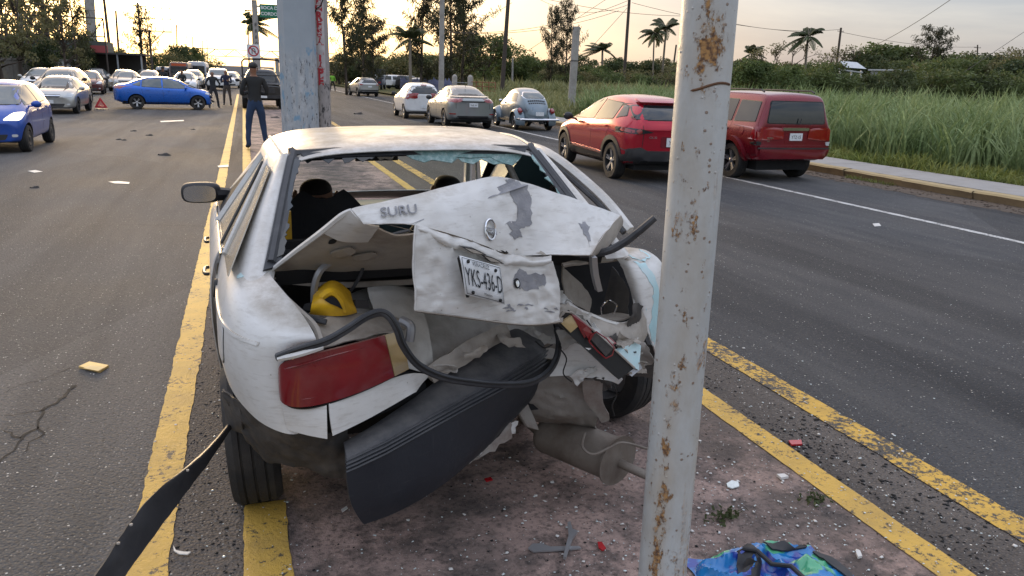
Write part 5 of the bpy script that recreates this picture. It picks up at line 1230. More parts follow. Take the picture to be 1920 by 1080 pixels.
# scrapes to primer
def jag(pts, seed, a=3.0, sub=4):
    rr = random.Random(seed); out = []
    for i in range(len(pts)):
        p0, p1 = pts[i], pts[(i+1) % len(pts)]
        for k in range(sub): t = k/sub; out.append((p0[0]*(1-t)+p1[0]*t + rr.uniform(-a, a), p0[1]*(1-t)+p1[1]*t + rr.uniform(-a, a)))
    return out
for i, (pts, Y, bv, par) in enumerate([
    ([(945,336),(990,341),(994,370),(990,405),(986,418),(962,418),(966,390),(955,362)], 2.5, lbvh, lid),
    ([(948,419),(980,416),(1004,418),(1000,428),(980,434),(982,446),(966,449),(958,440),(962,432)], 2.42, lbvh, lid),
    ([(1090,425),(1104,420),(1112,428),(1104,448),(1098,456),(1096,440)], 2.44, lbvh, lid),
    ([(968,515),(978,507),(990,514),(1018,514),(1020,528),(1006,541),(988,543),(972,540),(962,528)], 2.4, fbvh, face)]):
    onface(bv, 'scrape', jag(pts, i), Y, .0022, M['primer'], par, step=.012, thick=.002, rnd=0)
rr = random.Random(77)
for i in range(34):
    t = rr.random(); k = min(int(t*(len(m2)-1)), len(m2)-2); fr_q = t*(len(m2)-1)-k; ax_, ay_ = m2[k][0]*(1-fr_q)+m2[k+1][0]*fr_q, m2[k][1]*(1-fr_q)+m2[k+1][1]*fr_q
    if i % 3 == 0: ax_, ay_ = rr.uniform(940, 1040), rr.uniform(566, 580)
    elif ax_ < 900: continue
    else: ay_ += rr.uniform(-16, 4) - (6 if i % 2 else 0)
    w_, h_ = rr.uniform(3, 9), rr.uniform(1.2, 3.2); bv_, pr_ = (fbvh, face) if i % 3 == 0 else (lbvh, lid)
    onface(bv_, 'paint_chip', jag([(ax_-w_, ay_), (ax_, ay_-h_), (ax_+w_, ay_+h_*.4), (ax_+w_*.2, ay_+h_)], i, 1.2, 2), 2.4, .0026, [M['primer'], M['seal'], M['inner']][i % 3 if i % 3 else 0], pr_, step=.01, thick=.002, rnd=0)
onface(fbvh, 'lock_ring', [(968+7*cos(a), 531+9*sin(a)) for a in [k*pi/6 for k in range(12)]], 2.4, .006, M['seal'], face, step=.01, thick=.008, rnd=0)
onface(fbvh, 'lock_cylinder', [(968+4*cos(a), 531+6*sin(a)) for a in [k*pi/6 for k in range(12)]], 2.4, .010, M['chrome'], face, step=.01, thick=.008, rnd=0)
# plate lights
for q, Y in (([(864,462),(890,467),(914,479),(886,475)], 2.275), ([(902,477),(926,484),(946,495),(918,491)], 2.325)):
    a = [P(x, y, Y) for x, y in q]; v = a + [w + Vector((0, .05, -.002)) for w in a]
    pl_ = W_(mk('plate_light', v, [(0,1,2,3), (7,6,5,4), (0,4,5,1), (1,5,6,2), (2,6,7,3), (3,7,4,0)], M['seal'], None, False), face)
    c_ = sum(a, Vector())/4; W_(mk('plate_lens', [c_ + (w-c_)*.72 + Vector((0,-.003,0)) for w in a], [(0,1,2,3)], M['inner'], None, False), pl_)
# number plate: bent sheet leaning in the dented face
A, B_, C_, D_ = P(861,479,2.245), P(936,500,2.325), P(946,571,2.315), P(873,552,2.240)
def bil(u, v): return A.lerp(B_, u).lerp(D_.lerp(C_, u), v)
pn = (B_-A).cross(D_-A).normalized(); pn = pn if pn.y < 0 else -pn
v, f = [], []
for j in range(5):
    for i in range(9): u, w = i/8, j/4; v.append(bil(u, w) + pn*(.004*sin(u*3)+.002*sin(w*5)))
f = [(j*9+i, j*9+i+1, (j+1)*9+i+1, (j+1)*9+i) for j in range(4) for i in range(8)]
plate = mk('number_plate', v, f, M['plate']); modstack(plate, ('SOLIDIFY', dict(thickness=.003))); W_(plate, face)
def plate_text(s, cu, cv, h, wd, mat):
    """letters stretched over the plate's own sheet"""
    o = text_obj('plate_lettering', s, 1.0, Matrix.Identity(4), mat, None, ext=0)
    xs = [q.co.x for q in o.data.vertices]; ys = [q.co.y for q in o.data.vertices]; x0, x1, y0, y1 = min(xs), max(xs), min(ys), max(ys)
    for q in o.data.vertices:
        u = cu + ((q.co.x-x0)/(x1-x0)-.5)*wd; w = cv - ((q.co.y-y0)/(y1-y0)-.5)*h
        q.co = bil(u, w) + pn*(.0062+.004*sin(u*3)+.002*sin(w*5))
    return W_(o, plate)
plate_text('YKS-436-D', .50, .50, .46, .92, M['ink']); plate_text('VERACRUZ', .45, .12, .11, .42, M['ink']); plate_text('Mexico', .55, .86, .07, .2, M['ink'])
for (u0_x, w0, u1_x, w1) in ((.02,.03,.98,.045),(.02,.955,.98,.97),(.02,.03,.03,.97),(.97,.03,.98,.97)):
    q = [bil(a, b_) + pn*(.0056+.004*sin(a*3)+.002*sin(b_*5)) for a, b_ in ((u0_x,w0),(u1_x,w0),(u1_x,w1),(u0_x,w1))]
    if u1_x-u0_x > .5: 
        q = [bil(u0_x+(u1_x-u0_x)*k/8, w) + pn*(.0056+.004*sin((u0_x+(u1_x-u0_x)*k/8)*3)+.002*sin(w*5)) for w in (w0, w1) for k in range(9)]
        W_(mk('plate_border', q, [(k, k+1, k+10, k+9) for k in range(8)], M['ink'], None, False), plate)
    else: W_(mk('plate_border', q, [(0,1,2,3)], M['ink'], None, False), plate)
for u, w in ((.16,.10),(.84,.14),(.16,.90),(.86,.92)):
    b = MB(); c = bil(u, w); b.lathe([(.006,0),(.006,.004),(.001,.006)], 8, Matrix.Translation(c + pn*.006) @ pn.to_track_quat('Z','Y').to_matrix().to_4x4()); W_(b.build('plate_bolt', M['seal']), plate)
panel('plate_bracket', [[P(858,482,2.262), P(875,556,2.256)], [P(864,482,2.258), P(880,556,2.252)]], M['seal'], face, sub=0, thick=.02)
# raised letters and badge on the folded top
def on_lid_text(name, s, x0, y0, x1, y1, hpx, Y, mat, off=.004, ext=.003):
    o = text_obj(name, s, 1.0, Matrix.Identity(4), mat, None, ext=ext*8)
    xs = [q.co.x for q in o.data.vertices]; ys = [q.co.y for q in o.data.vertices]; zs = [q.co.z for q in o.data.vertices]; a0, a1, b0, b1 = min(xs), max(xs), min(ys), max(ys)
    for q in o.data.vertices:
        t = (q.co.x-a0)/(a1-a0); px = x0+(x1-x0)*t; py = y0+(y1-y0)*t + (.5-(q.co.y-b0)/(b1-b0))*hpx
        w = P(px, py, Y); h = lbvh.ray_cast(Vector((w.x, -2, w.z)), Vector((0,1,0)))
        base = h[0] if h[0] else w; q.co = base + Vector((0,-1,.25))*(off + (q.co.z+ext*8)/(16*ext)*ext*2)
    return W_(o, lid)
on_lid_text('raised_letters', 'SURU', 712, 397, 783, 393, 15, 2.30, M['primer'])
def ringpx(cx_, cy_, rx, ry, rad, mat, Y, name='badge_ring'):
    pts = []
    for k in range(25):
        a = 2*pi*k/24; w = P(cx_+rx*cos(a), cy_+ry*sin(a), Y); h = lbvh.ray_cast(Vector((w.x, -2, w.z)), Vector((0,1,0))); pts.append((h[0] if h[0] else w) + Vector((0,-.007,.003)))
    b = MB(); b.tube(pts, rad, 6, False); return W_(b.build(name, mat), lid)
ringpx(918, 431, 10.5, 17.5, .0045, M['chrome'], 2.38)
onface(lbvh, 'badge_bar', [(905,424),(929,431),(930,442),(906,434)], 2.38, .010, M['primer'], lid, step=.01, thick=.006, rnd=0)
on_lid_text('badge_lettering', 'NISSAN', 907, 429.5, 928, 436, 6, 2.38, M['chrome'], off=.012, ext=.001)

# --- boot interior
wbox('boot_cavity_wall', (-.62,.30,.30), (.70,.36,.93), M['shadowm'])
panel('shelf_edge', [[L(-.60,-.20,.915), L(0,-.17,.92), L(.62,-.20,.915)], [L(-.60,-.17,.86), L(0,-.14,.86), L(.62,-.17,.86)]], M['shadowm'], thick=.02)
panel('shelf_rail', [[P(505,520,2.70), P(640,532,2.72), P(800,520,2.78), P(1000,505,2.84)], [P(508,528,2.70), P(640,543,2.72), P(800,530,2.78), P(1000,515,2.84)]], M['inner'], thick=.012, cr=.003)
panel('boot_liner', [[P(560,600,2.62), P(640,556,2.80), P(720,535,2.92), P(800,538,2.95), P(930,540,3.0), P(1080,545,3.05)],
                     [P(600,600,2.60), P(670,575,2.72), P(740,570,2.80), P(806,590,2.82), P(930,600,2.90), P(1080,610,2.95)],
                     [P(620,620,2.55), P(700,610,2.62), P(770,620,2.66), P(812,640,2.70), P(930,650,2.78), P(1080,650,2.85)],
                     [P(700,650,2.50), P(745,670,2.52), P(790,695,2.54), P(830,690,2.60), P(930,665,2.70), P(1080,680,2.75)]], M['dwhite'], cr=.012, cs=7, thick=.006, sub=3, ridge=.012)
panel('inner_arch', [[P(690,540,2.72), P(735,533,2.74), P(778,548,2.74)], [P(700,590,2.60), P(752,580,2.60), P(800,600,2.62)], [P(745,640,2.50), P(785,650,2.50), P(812,668,2.52)], [P(760,690,2.46), P(795,702,2.46), P(812,690,2.50)]], M['dwhite'], cr=.006, cs=9, thick=.006, sub=3, ridge=.012)
wtube('hinge_arm', [P(588,572,2.58), P(590,535,2.58), P(600,508,2.58), P(620,492,2.60), P(640,484,2.62)], [.012,.013,.013,.012,.010], M['steel_rim'], wreck, 6)
wtube('wiring_hose', [P(768,432,2.46), P(735,440,2.50), P(700,455,2.56), P(685,480,2.60), P(678,510,2.62), P(665,535,2.64), P(655,548,2.66)], .006, M['weather'], wreck, 6)
# --- bumper reinforcement and bumper cover
panel('bumper_beam', [[P(800,690,2.46), P(850,655,2.56), P(900,628,2.66), P(945,608,2.76)], [P(806,708,2.44), P(860,668,2.54), P(905,640,2.64), P(950,618,2.74)], [P(812,716,2.46), P(870,682,2.56), P(912,652,2.66), P(955,630,2.76)]], M['inner'], cr=.008, cs=18, thick=.02)
bt = [ # rows over the profile of the cover from back edge of the top to the tucked-in lower lip
 [(646,830,2.29),(716,790,2.35),(806,726,2.48),(862,682,2.60),(908,648,2.72),(956,618,2.86),(990,610,2.94),(1018,618,3.00)],
 [(647,842,2.22),(718,804,2.28),(806,746,2.40),(870,704,2.51),(925,673,2.62),(982,642,2.77),(1014,628,2.88),(1034,626,2.95)],
 [(650,862,2.18),(722,828,2.24),(808,780,2.33),(884,738,2.44),(945,706,2.54),(1003,672,2.68),(1029,654,2.80),(1042,642,2.90)],
 [(650,878,2.17),(724,845,2.23),(810,796,2.32),(887,754,2.43),(951,720,2.53),(1008,686,2.67),(1033,668,2.79),(1046,656,2.89)],
 [(650,900,2.17),(726,868,2.23),(813,820,2.32),(890,775,2.43),(955,736,2.53),(1010,700,2.67),(1034,680,2.79),(1047,668,2.89)],
 [(655,935,2.185),(735,908,2.24),(822,862,2.33),(897,812,2.44),(961,760,2.55),(1008,722,2.69),(1032,700,2.81),(1044,684,2.90)],
 [(668,964,2.21),(755,938,2.26),(838,888,2.35),(905,836,2.46),(962,784,2.58),(1000,747,2.71),(1020,717,2.83),(1032,702,2.92)],
 [(682,982,2.24),(768,952,2.30),(850,894,2.39),(908,842,2.50),(956,794,2.62),(990,754,2.75),(1008,724,2.86),(1020,710,2.95)],
]
bumper = panel('rear_bumper', [[P(*q) for q in r] for r in bt], M['bump'], cr=.003, cs=6, thick=.007)
bb = bmesh.new(); bb.from_mesh(bumper.data); bbvh = BVHTree.FromBMesh(bb)
for dy in (2, 9, 16, 23):       # moulded ribs below the top edge
    base_ = bt[2]; pts = []
    for a, b_ in zip(base_[:-1], base_[1:]):
        for k in range(4):
            t = k/4; w = P(a[0]*(1-t)+b_[0]*t, a[1]*(1-t)+b_[1]*t + dy, a[2]*(1-t)+b_[2]*t)
            d_ = (w-CAM).normalized(); h = bbvh.ray_cast(CAM, d_)
            if h[0] is not None: pts.append(h[0] + (h[1] if h[1].dot(d_) < 0 else -h[1])*.002)
    b = MB(); b.tube(pts, .0045, 5, False); W_(b.build('bumper_rib', M['bump']), bumper)
panel('bumper_end_cap', [[P(646,830,2.29), P(668,836,2.36)], [P(650,862,2.18), P(672,866,2.34)], [P(650,900,2.17), P(676,896,2.34)], [P(668,962,2.21), P(690,940,2.34)], [P(682,982,2.24), P(700,960,2.34)]], M['bump'], bumper, thick=.006)
# torn foam and paper stuck under the lower lip
panel('torn_foam', [[P(890,842,2.50), P(920,826,2.56), P(950,802,2.62), P(968,785,2.66)], [P(900,852,2.50), P(925,842,2.55), P(952,820,2.61), P(965,800,2.66)]], M['wp'], bumper, cr=.02, cs=30, thick=.01)
panel('torn_foam', [[P(862,868,2.46), P(905,838,2.52), P(955,795,2.60)], [P(880,866,2.45), P(915,850,2.51), P(960,822,2.58)]], M['under'], bumper, cr=.02, cs=25, thick=.008)
# broken dark structure at the right end of the bumper
panel('bumper_stay', [[P(955,622,2.92), P(1000,616,2.98), P(1045,620,3.0)], [P(985,650,2.86), P(1010,655,2.90), P(1040,660,2.94)], [P(1000,700,2.82), P(1030,690,2.86), P(1044,685,2.92)]], M['shadowm'], cr=.012, cs=16, thick=.01)
panel('bumper_stay', [[P(960,612,3.0), P(1050,612,3.05)], [P(960,628,2.98), P(1050,626,3.03)]], M['inner'], cr=.008, cs=16, thick=.01, sub=3)
# --- rubber seals pulled loose
s1 = [P(520,670,2.235), P(560,655,2.21), P(610,640,2.23), P(650,618,2.26), P(685,595,2.28), P(712,586,2.28), P(730,594,2.27), P(745,618,2.26), P(757,650,2.26), P(785,685,2.28), P(830,707,2.30), P(880,716,2.33), P(940,721,2.36), P(990,718,2.42), P(1025,700,2.48), P(1043,672,2.55), P(1048,640,2.62), P(1044,618,2.72)]
seal_ = wtube('boot_seal', s1, .0135, M['weather'], wreck, 8, 8)
wtube('seal_bead', [q + Vector((0,-.012,.006)) for q in s1], .0045, M['seal'], seal_, 6, 8)
wtube('seal_strip', [P(1088,478,2.50), P(1135,472,2.44), P(1168,456,2.40), P(1200,432,2.36), P(1228,408,2.34)], [.012,.014,.015,.014,.012], M['weather'], wreck, 8)
wtube('seal_flap', [P(522,672,2.225), P(560,664,2.20), P(604,650,2.225)], .010, M['wp'], wreck, 6)
# --- left lower liner hanging beneath the quarter
panel('arch_liner', [[P(418,735,2.60), P(450,755,2.46), P(495,782,2.36), P(545,806,2.30), P(612,822,2.28), P(655,800,2.34)],
                     [P(428,752,2.60), P(462,800,2.48), P(510,830,2.40), P(560,850,2.36), P(615,858,2.34), P(650,850,2.36)],
                     [P(440,770,2.62), P(482,868,2.52), P(540,872,2.46), P(590,880,2.42), P(625,900,2.38), P(652,898,2.38)]], M['liner'], cr=.010, cs=16, thick=.006, sub=3, ridge=.015)
panel('arch_liner', [[P(416,735,2.66), P(424,738,2.62), P(450,757,2.5)], [P(420,760,2.70), P(436,772,2.62), P(458,800,2.52)], [P(426,800,2.72), P(440,806,2.66), P(462,815,2.6)]], M['liner'], cr=.006, cs=9, thick=.008)
# --- right rear corner: crumpled wing, arch ring, cavity
panel('rear_wing', [[P(1112,470,2.95), P(1150,468,2.85), P(1180,464,2.78), P(1212,470,2.72), P(1238,488,2.68), P(1246,520,2.70)],
                    [P(1150,482,2.72), P(1170,480,2.66), P(1192,484,2.62), P(1216,492,2.60), P(1240,510,2.60), P(1252,545,2.66)],
                    [P(1166,492,2.62), P(1178,495,2.58), P(1198,510,2.56), P(1220,530,2.56), P(1243,560,2.58), P(1256,600,2.66)],
                    [P(1186,545,2.60), P(1194,548,2.56), P(1206,560,2.54), P(1224,590,2.55), P(1240,620,2.58), P(1252,650,2.66)],
                    [P(1200,600,2.60), P(1206,606,2.56), P(1214,620,2.54), P(1222,645,2.55), P(1232,665,2.58), P(1244,690,2.66)]], M['wp'], cr=.006, cs=9, thick=.006)
rw = [o for o in WP if o.name.startswith('rear_wing')][-1]; rb_ = bmesh.new(); rb_.from_mesh(rw.data); rbvh = BVHTree.FromBMesh(rb_)
onface(rbvh, 'torn_paint', jag([(1200,495),(1222,500),(1236,530),(1240,580),(1228,640),(1220,660),(1214,610),(1222,575),(1226,540),(1212,515)], 21, 2.5), 2.56, .002, M['film'], rw, step=.015, thick=.002, rnd=0)
onface(rbvh, 'torn_paint', jag([(1160,475),(1200,470),(1212,476),(1190,482)], 22, 1.5, 3), 2.7, .003, M['film'], rw, step=.015, thick=.002, rnd=0)
ring_in = [(1062,566,2.58),(1086,582,2.56),(1112,592,2.54),(1140,603,2.53),(1166,608,2.54),(1186,600,2.56),(1192,578,2.58),(1186,545,2.62),(1178,515,2.66),(1166,495,2.70)]
ring_mid = [(1054,580,2.52),(1080,600,2.50),(1106,620,2.48),(1136,634,2.47),(1170,636,2.48),(1200,622,2.52),(1206,590,2.54),(1196,548,2.56),(1186,510,2.58),(1172,486,2.62)]
ring_out = [(1052,590,2.54),(1074,612,2.52),(1100,640,2.50),(1134,660,2.49),(1176,668,2.50),(1212,648,2.54),(1216,600,2.56),(1206,550,2.58),(1196,508,2.60),(1180,480,2.64)]
panel('crushed_frame', [[P(*q) for q in r] for r in (ring_in, ring_mid, ring_out)], M['inner'], cr=.012, cs=18, thick=.006)
wtube('frame_lip', [P(*q) for q in ring_in], .008, M['wp'], wreck, 6)
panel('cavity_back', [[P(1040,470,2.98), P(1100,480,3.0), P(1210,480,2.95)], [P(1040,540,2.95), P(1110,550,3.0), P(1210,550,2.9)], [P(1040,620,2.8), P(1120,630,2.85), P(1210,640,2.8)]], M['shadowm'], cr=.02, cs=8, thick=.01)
panel('cavity_trim', [[P(1056,500,2.72), P(1090,530,2.78), P(1110,560,2.80)], [P(1056,560,2.70), P(1080,572,2.74), P(1104,585,2.76)]], M['inner'], cr=.01, cs=14, thick=.006)
panel('cavity_trim', [[P(1148,500,2.86), P(1172,520,2.78), P(1182,560,2.74)], [P(1130,590,2.80), P(1150,595,2.75), P(1180,592,2.70)]], M['liner'], cr=.012, cs=14, thick=.006)
panel('cavity_floor', [[P(1120,592,2.72), P(1150,586,2.75), P(1180,590,2.7)], [P(1128,598,2.6), P(1160,604,2.6), P(1184,596,2.6)]], M['inner'], cr=.006, cs=14, thick=.006)
panel('lid_stay', [[P(1052,495,2.60), P(1075,490,2.62), P(1110,486,2.66), P(1160,480,2.72)], [P(1056,500,2.58), P(1078,496,2.60), P(1112,493,2.64), P(1160,489,2.70)]], M['inner'], cr=.004, cs=20, thick=.01)
panel('torn_liner', [[P(1200,640,2.66), P(1225,650,2.66), P(1255,640,2.7)], [P(1196,675,2.66), P(1225,690,2.66), P(1255,690,2.7)], [P(1165,700,2.70), P(1222,712,2.70), P(1256,705,2.74)]], M['liner'], cr=.010, cs=12, thick=.006)
wtube('loose_wire', [P(1128,590,2.62), P(1128,575,2.60), P(1142,564,2.60), P(1156,572,2.62), P(1150,590,2.64)], .003, M['chrome'], wreck, 5)
# --- smashed right tail lamp: housing with rims, yellow, red and dark cells
def prism(name, quad, dY, mat, parent=wreck, cr=0.0):
    a = [P(*q) for q in quad]; v = a + [q + Vector((0, dY, 0)) for q in a]
    o = mk(name, v, [(0,1,2,3), (7,6,5,4), (0,4,5,1), (1,5,6,2), (2,6,7,3), (3,7,4,0)], mat, None, False); return W_(o, parent)
rl = prism('tail_light', [(1046,606,2.47),(1072,586,2.47),(1190,690,2.40),(1160,712,2.40)], .06, M['seal'])
rl['label'] = 'smashed tail light with exposed cells'
prism('amber_cell', [(1052,606,2.455),(1072,592,2.455),(1090,607,2.445),(1070,624,2.445)], .02, M['rev'], rl)
prism('red_cell', [(1072,590,2.45),(1080,592,2.45),(1110,618,2.43),(1096,634,2.435),(1080,622,2.44),(1092,608,2.44)][:4], .02, M['rear_red'], rl)
prism('red_cell', [(1092,618,2.435),(1100,612,2.435),(1114,628,2.425),(1106,640,2.425)], .02, M['rear_red'], rl)
prism('dark_cell', [(1106,634,2.43),(1118,624,2.43),(1150,654,2.41),(1136,668,2.41)], .015, M['liner'], rl)
wtube('cell_rim', [P(1104,640,2.42), P(1118,622,2.42), P(1152,652,2.405), P(1136,672,2.405), P(1104,640,2.42)], .003, M['rear_red'], rl, 5, 2)
wtube('housing_rim', [P(1046,606,2.462), P(1072,586,2.462), P(1190,690,2.392)], .004, M['inner'], rl, 5, 3)
prism('broken_housing', [(1150,668,2.42),(1190,640,2.45),(1202,648,2.45),(1198,694,2.41)], .03, M['film'])
prism('broken_housing', [(1158,650,2.46),(1176,642,2.46),(1182,660,2.44),(1168,668,2.44)], .02, M['inner'])
prism('broken_housing', [(1160,690,2.43),(1195,665,2.44),(1204,690,2.42),(1185,706,2.41)], .03, M['steel_rim'])
for i in range(16):
    rr = random.Random(60+i); x, y = rr.uniform(1095, 1205), rr.uniform(615, 700); s_ = rr.uniform(4, 13)
    if y < 590 + (x-1060)*.5 - 18 or y > 620+(x-1060)*.75: continue
    prism('broken_chip', [(x-s_, y, 2.44), (x, y-s_*.6, 2.45), (x+s_, y+s_*.3, 2.43), (x+s_*.2, y+s_*.7, 2.43)], .006, [M['inner'], M['wp'], M['film'], M['rear_red'], M['seal']][i % 5])
for i, (x, y, s1_, s2_, Y) in enumerate(((1062,588,22,14,2.50),(1088,604,18,16,2.49),(1120,632,24,13,2.47),(1150,650,22,16,2.46),(1182,655,22,18,2.46),(1206,668,14,22,2.48),(1196,690,16,10,2.42),(1172,640,14,12,2.45),(1066,632,16,18,2.58),(1058,560,10,18,2.62),(1190,600,8,30,2.53),(1010,628,26,10,2.84),(1030,664,14,20,2.80),(960,640,24,9,2.66),(890,664,26,8,2.50),(835,692,22,8,2.43),(1100,700,26,8,2.56),(1132,720,16,12,2.56))):
    rr = random.Random(300+i); rot_ = rr.uniform(-.6, .9); rows = []
    for jv in (-1, 0, 1):
        rows.append([P(x + (u_*s1_*cos(rot_) - jv*s2_*sin(rot_))*rr.uniform(.75, 1.2), y + (u_*s1_*sin(rot_) + jv*s2_*cos(rot_))*rr.uniform(.75, 1.2), Y + rr.uniform(-.03, .03)) for u_ in (-1, 0, 1)])
    panel('torn_metal', rows, [M['inner'], M['dwhite'], M['wp'], M['liner'], M['dwhite'], M['under'], M['inner']][i % 7], cr=.014, cs=26, thick=.003, sub=2, ridge=.012, seed=i)
for i, pts in enumerate(([(1100,600),(1112,622),(1106,650),(1122,668)], [(1046,650),(1062,672),(1056,700),(1072,716)], [(1150,720),(1156,740),(1148,760),(1152,780)], [(1004,640),(1020,652),(1036,646)])):
    wtube('loose_wire', [P(x, y, 2.46+.03*i) for x, y in pts], .0028, M['seal'], wreck, 5, 5)
# --- lower rear structure
panel('rear_valance', [[P(1045,640,2.62), P(1075,640,2.60), P(1110,655,2.56), P(1150,690,2.54), P(1168,712,2.54)], [P(1035,690,2.62), P(1075,684,2.60), P(1112,690,2.57), P(1142,704,2.55), P(1165,716,2.55)], [P(1030,706,2.60), P(1075,704,2.58), P(1112,708,2.56), P(1140,712,2.55), P(1160,720,2.56)]], M['wp'], cr=.004, cs=9, thick=.005)
panel('rear_underpanel', [[P(985,712,2.72), P(1030,706,2.66), P(1085,706,2.62), P(1128,712,2.60)], [P(975,750,2.74), P(1030,745,2.67), P(1088,745,2.63), P(1130,748,2.61)], [P(975,775,2.76), P(1030,782,2.69), P(1088,790,2.65), P(1118,802,2.63)], [P(1000,790,2.85), P(1040,795,2.80), P(1090,800,2.76), P(1120,806,2.74)]], M['under'], cr=.004, cs=18, thick=.006, sub=3, ridge=.02)
panel('tow_bracket', [[P(1092,712,2.58), P(1130,712,2.57)], [P(1092,752,2.59), P(1128,756,2.58)], [P(1118,772,2.60), P(1146,778,2.58)], [P(1128,792,2.60), P(1142,788,2.59)]], M['under'], sub=1, cr=.003, thick=.01)
panel('twisted_bracket', [[P(966,752,2.70), P(985,748,2.72)], [P(972,775,2.68), P(1000,780,2.70)], [P(988,800,2.66), P(1008,806,2.68)]], M['under'], cr=.006, thick=.01)
wbox('rear_floor', (-.62,-.05,.22), (.62,.6,.40), M['shadowm'])
panel('boot_floor', [[Vector((.10,2.62,.50)), Vector((.6,2.72,.48)), Vector((1.3,2.8,.5))], [Vector((.10,3.2,.48)), Vector((.6,3.2,.46)), Vector((1.4,3.2,.48))]], M['under'], thick=.01)
# --- exhaust box and tail pipe
ma_, mb_ = P(1032,812,2.88), P(1160,864,2.54)
ax = (mb_-ma_); Mx = Matrix.Translation(ma_) @ ax.to_track_quat('Z','Y').to_matrix().to_4x4(); Lm = ax.length
b = MB(); b.lathe([(.001,-.03),(.08,-.028),(.102,-.012),(.106,0),(.108,.01),(.106,.02),(.106,Lm-.02),(.122,Lm-.012),(.124,Lm-.002),(.104,Lm-.008),(.05,Lm+.004),(.001,Lm+.006)], 28, Mx @ Matrix.Diagonal((1.0,.84,1,1)))
mu = W_(b.build('muffler', M['muff']))
wtube('muffler_strap', [P(1096,812,2.60), P(1092,838,2.545), P(1112,852,2.51), P(1142,840,2.50), P(1168,830,2.50), P(1215,842,2.54)], .006, M['muff'], mu, 6)
wtube('tail_pipe', [P(1155,864,2.56), P(1178,876,2.50), P(1214,892,2.44), P(1250,908,2.40)], .019, M['muff'], wreck, 10)
wtube('exhaust_pipe', [P(1030,824,2.90), P(1000,800,3.1), P(980,780,3.4)], .024, M['muff'], wreck, 10)
# --- wheels
WHEELS.clear()
wl = wheel(wreck, -1, 0, .287, .185, M['steel_rim'], kind='cover'); wl.matrix_local = WTi @ (Matrix.Translation((-.045, 3.0, .287)) @ Matrix.Rotation(radians(-3), 4, 'Y') @ Matrix.Rotation(-pi/2, 4, 'Y'))
wr_ = wheel(wreck, 1, 0, .287, .185, M['steel_rim'], kind='cover'); wr_.matrix_local = WTi @ (Matrix.Translation((1.73, 3.36, .285)) @ Matrix.Rotation(radians(24), 4, 'Z') @ Matrix.Rotation(pi/2, 4, 'Y'))
for s in (-1, 1):
    w = wheel(wreck, s, 0, .287, .185, M['steel_rim'], kind='cover'); w.matrix_local = WTi @ (Matrix.Translation(tuple((WT @ Vector((s*.72, 2.43, 0))).xy) + (.287,)) @ Matrix.Rotation(s*pi/2, 4, 'Y'))
wtube('rear_axle', [Vector((.05,3.0,.30)), Vector((1.55,3.1,.30))], .03, M['under'], wreck, 8, 2)
# --- left door mirror
cm = P(377, 362, 4.62)
o = []
prof = []
for j, (d, rx, rz) in enumerate(((-.02,.0,.0),(-.015,.085,.045),(0,.112,.062),(.05,.108,.060),(.09,.075,.045),(.11,.0,.0))):
    prof.append([cm + Vector((math.copysign(abs(cos(a))**.55, cos(a))*rx, d, math.copysign(abs(sin(a))**.6, sin(a))*rz)) for a in [k*2*pi/16 for k in range(17)]])
mir = panel('door_mirror', prof, M['black'], sub=1, thick=0)
mg = []
for k in range(18):
    a = 2*pi*k/18; mg.append(cm + Vector((-.006+math.copysign(abs(cos(a))**.6, cos(a))*.085, -.030, math.copysign(abs(sin(a))**.65, sin(a))*.046)))
W_(mk('mirror_glass', mg + [q + Vector((0,.01,0)) for q in mg], [tuple(range(18))[::-1]] + [(k, (k+1) % 18, 18+(k+1) % 18, 18+k) for k in range(18)], M['chrome'], None, False), mir)
wtube('mirror_arm', [cm + Vector((.07,.02,-.01)), cm + Vector((.13,.05,-.015)), cm + Vector((.17,.08,-.03))], [.045,.035,.04], M['black'], mir, 8)

# ---- move every part into the car's own frame
for o in WP:
    o.data.transform(WTi)

# --- things lying in or hanging off the car
yj = empty('yellow_plastic_case', label='yellow plastic tool case with a moulded handle, lying in the open boot', cat='tool case')
def T_panel(name, rows, mat, root, **k):
    o = panel(name, rows, mat, root, **k); WP.remove(o); return o
yroot = P(625, 575, 2.56); yj.location = yroot
def ypan(name, rows, mat, **k):
    o = T_panel(name, rows, mat, yj, **k); o.data.transform(Matrix.Translation(-yroot)); return o
ypan('case_shell', [[P(590,548,2.60), P(606,534,2.60), P(622,525,2.60), P(640,532,2.60), P(655,548,2.60)],
                    [P(588,562,2.52), P(606,548,2.50), P(624,540,2.50), P(645,552,2.50), P(660,568,2.52)],
                    [P(584,578,2.49), P(606,570,2.46), P(628,566,2.46), P(650,574,2.47), P(668,583,2.50)],
                    [P(581,587,2.52), P(606,590,2.49), P(630,591,2.48), P(652,590,2.49), P(669,584,2.52)]], M['yel_pl'], cr=.002, thick=.008)
ypan('case_handle', [[P(600,556,2.495), P(612,543,2.485), P(626,541,2.48), P(644,556,2.485), P(654,575,2.49), P(655,585,2.49)], [P(607,560,2.47), P(616,551,2.46), P(627,550,2.455), P(638,562,2.46), P(645,578,2.465), P(645,586,2.47)]], M['yel_pl'], thick=.012)
ypan('dark_recess', [[P(608,562,2.468), P(622,553,2.462), P(634,562,2.466)], [P(620,570,2.462), P(632,574,2.46), P(642,580,2.468)]], M['shadowm'], thick=.004)
ypan('black_clasp', [[P(664,562,2.53), P(688,562,2.55)], [P(664,578,2.52), P(690,578,2.54)]], M['black'], thick=.02)
ypan('black_clasp', [[P(572,570,2.53), P(590,566,2.52)], [P(568,580,2.53), P(584,582,2.52)]], M['black'], thick=.02)
tt = empty('torn_trim_strip', label='long black torn plastic trim reaching from the left rear wheel to the bottom left of the photo', cat='plastic trim')
tw_ = P(430, 800, 2.66); tt.location = tw_
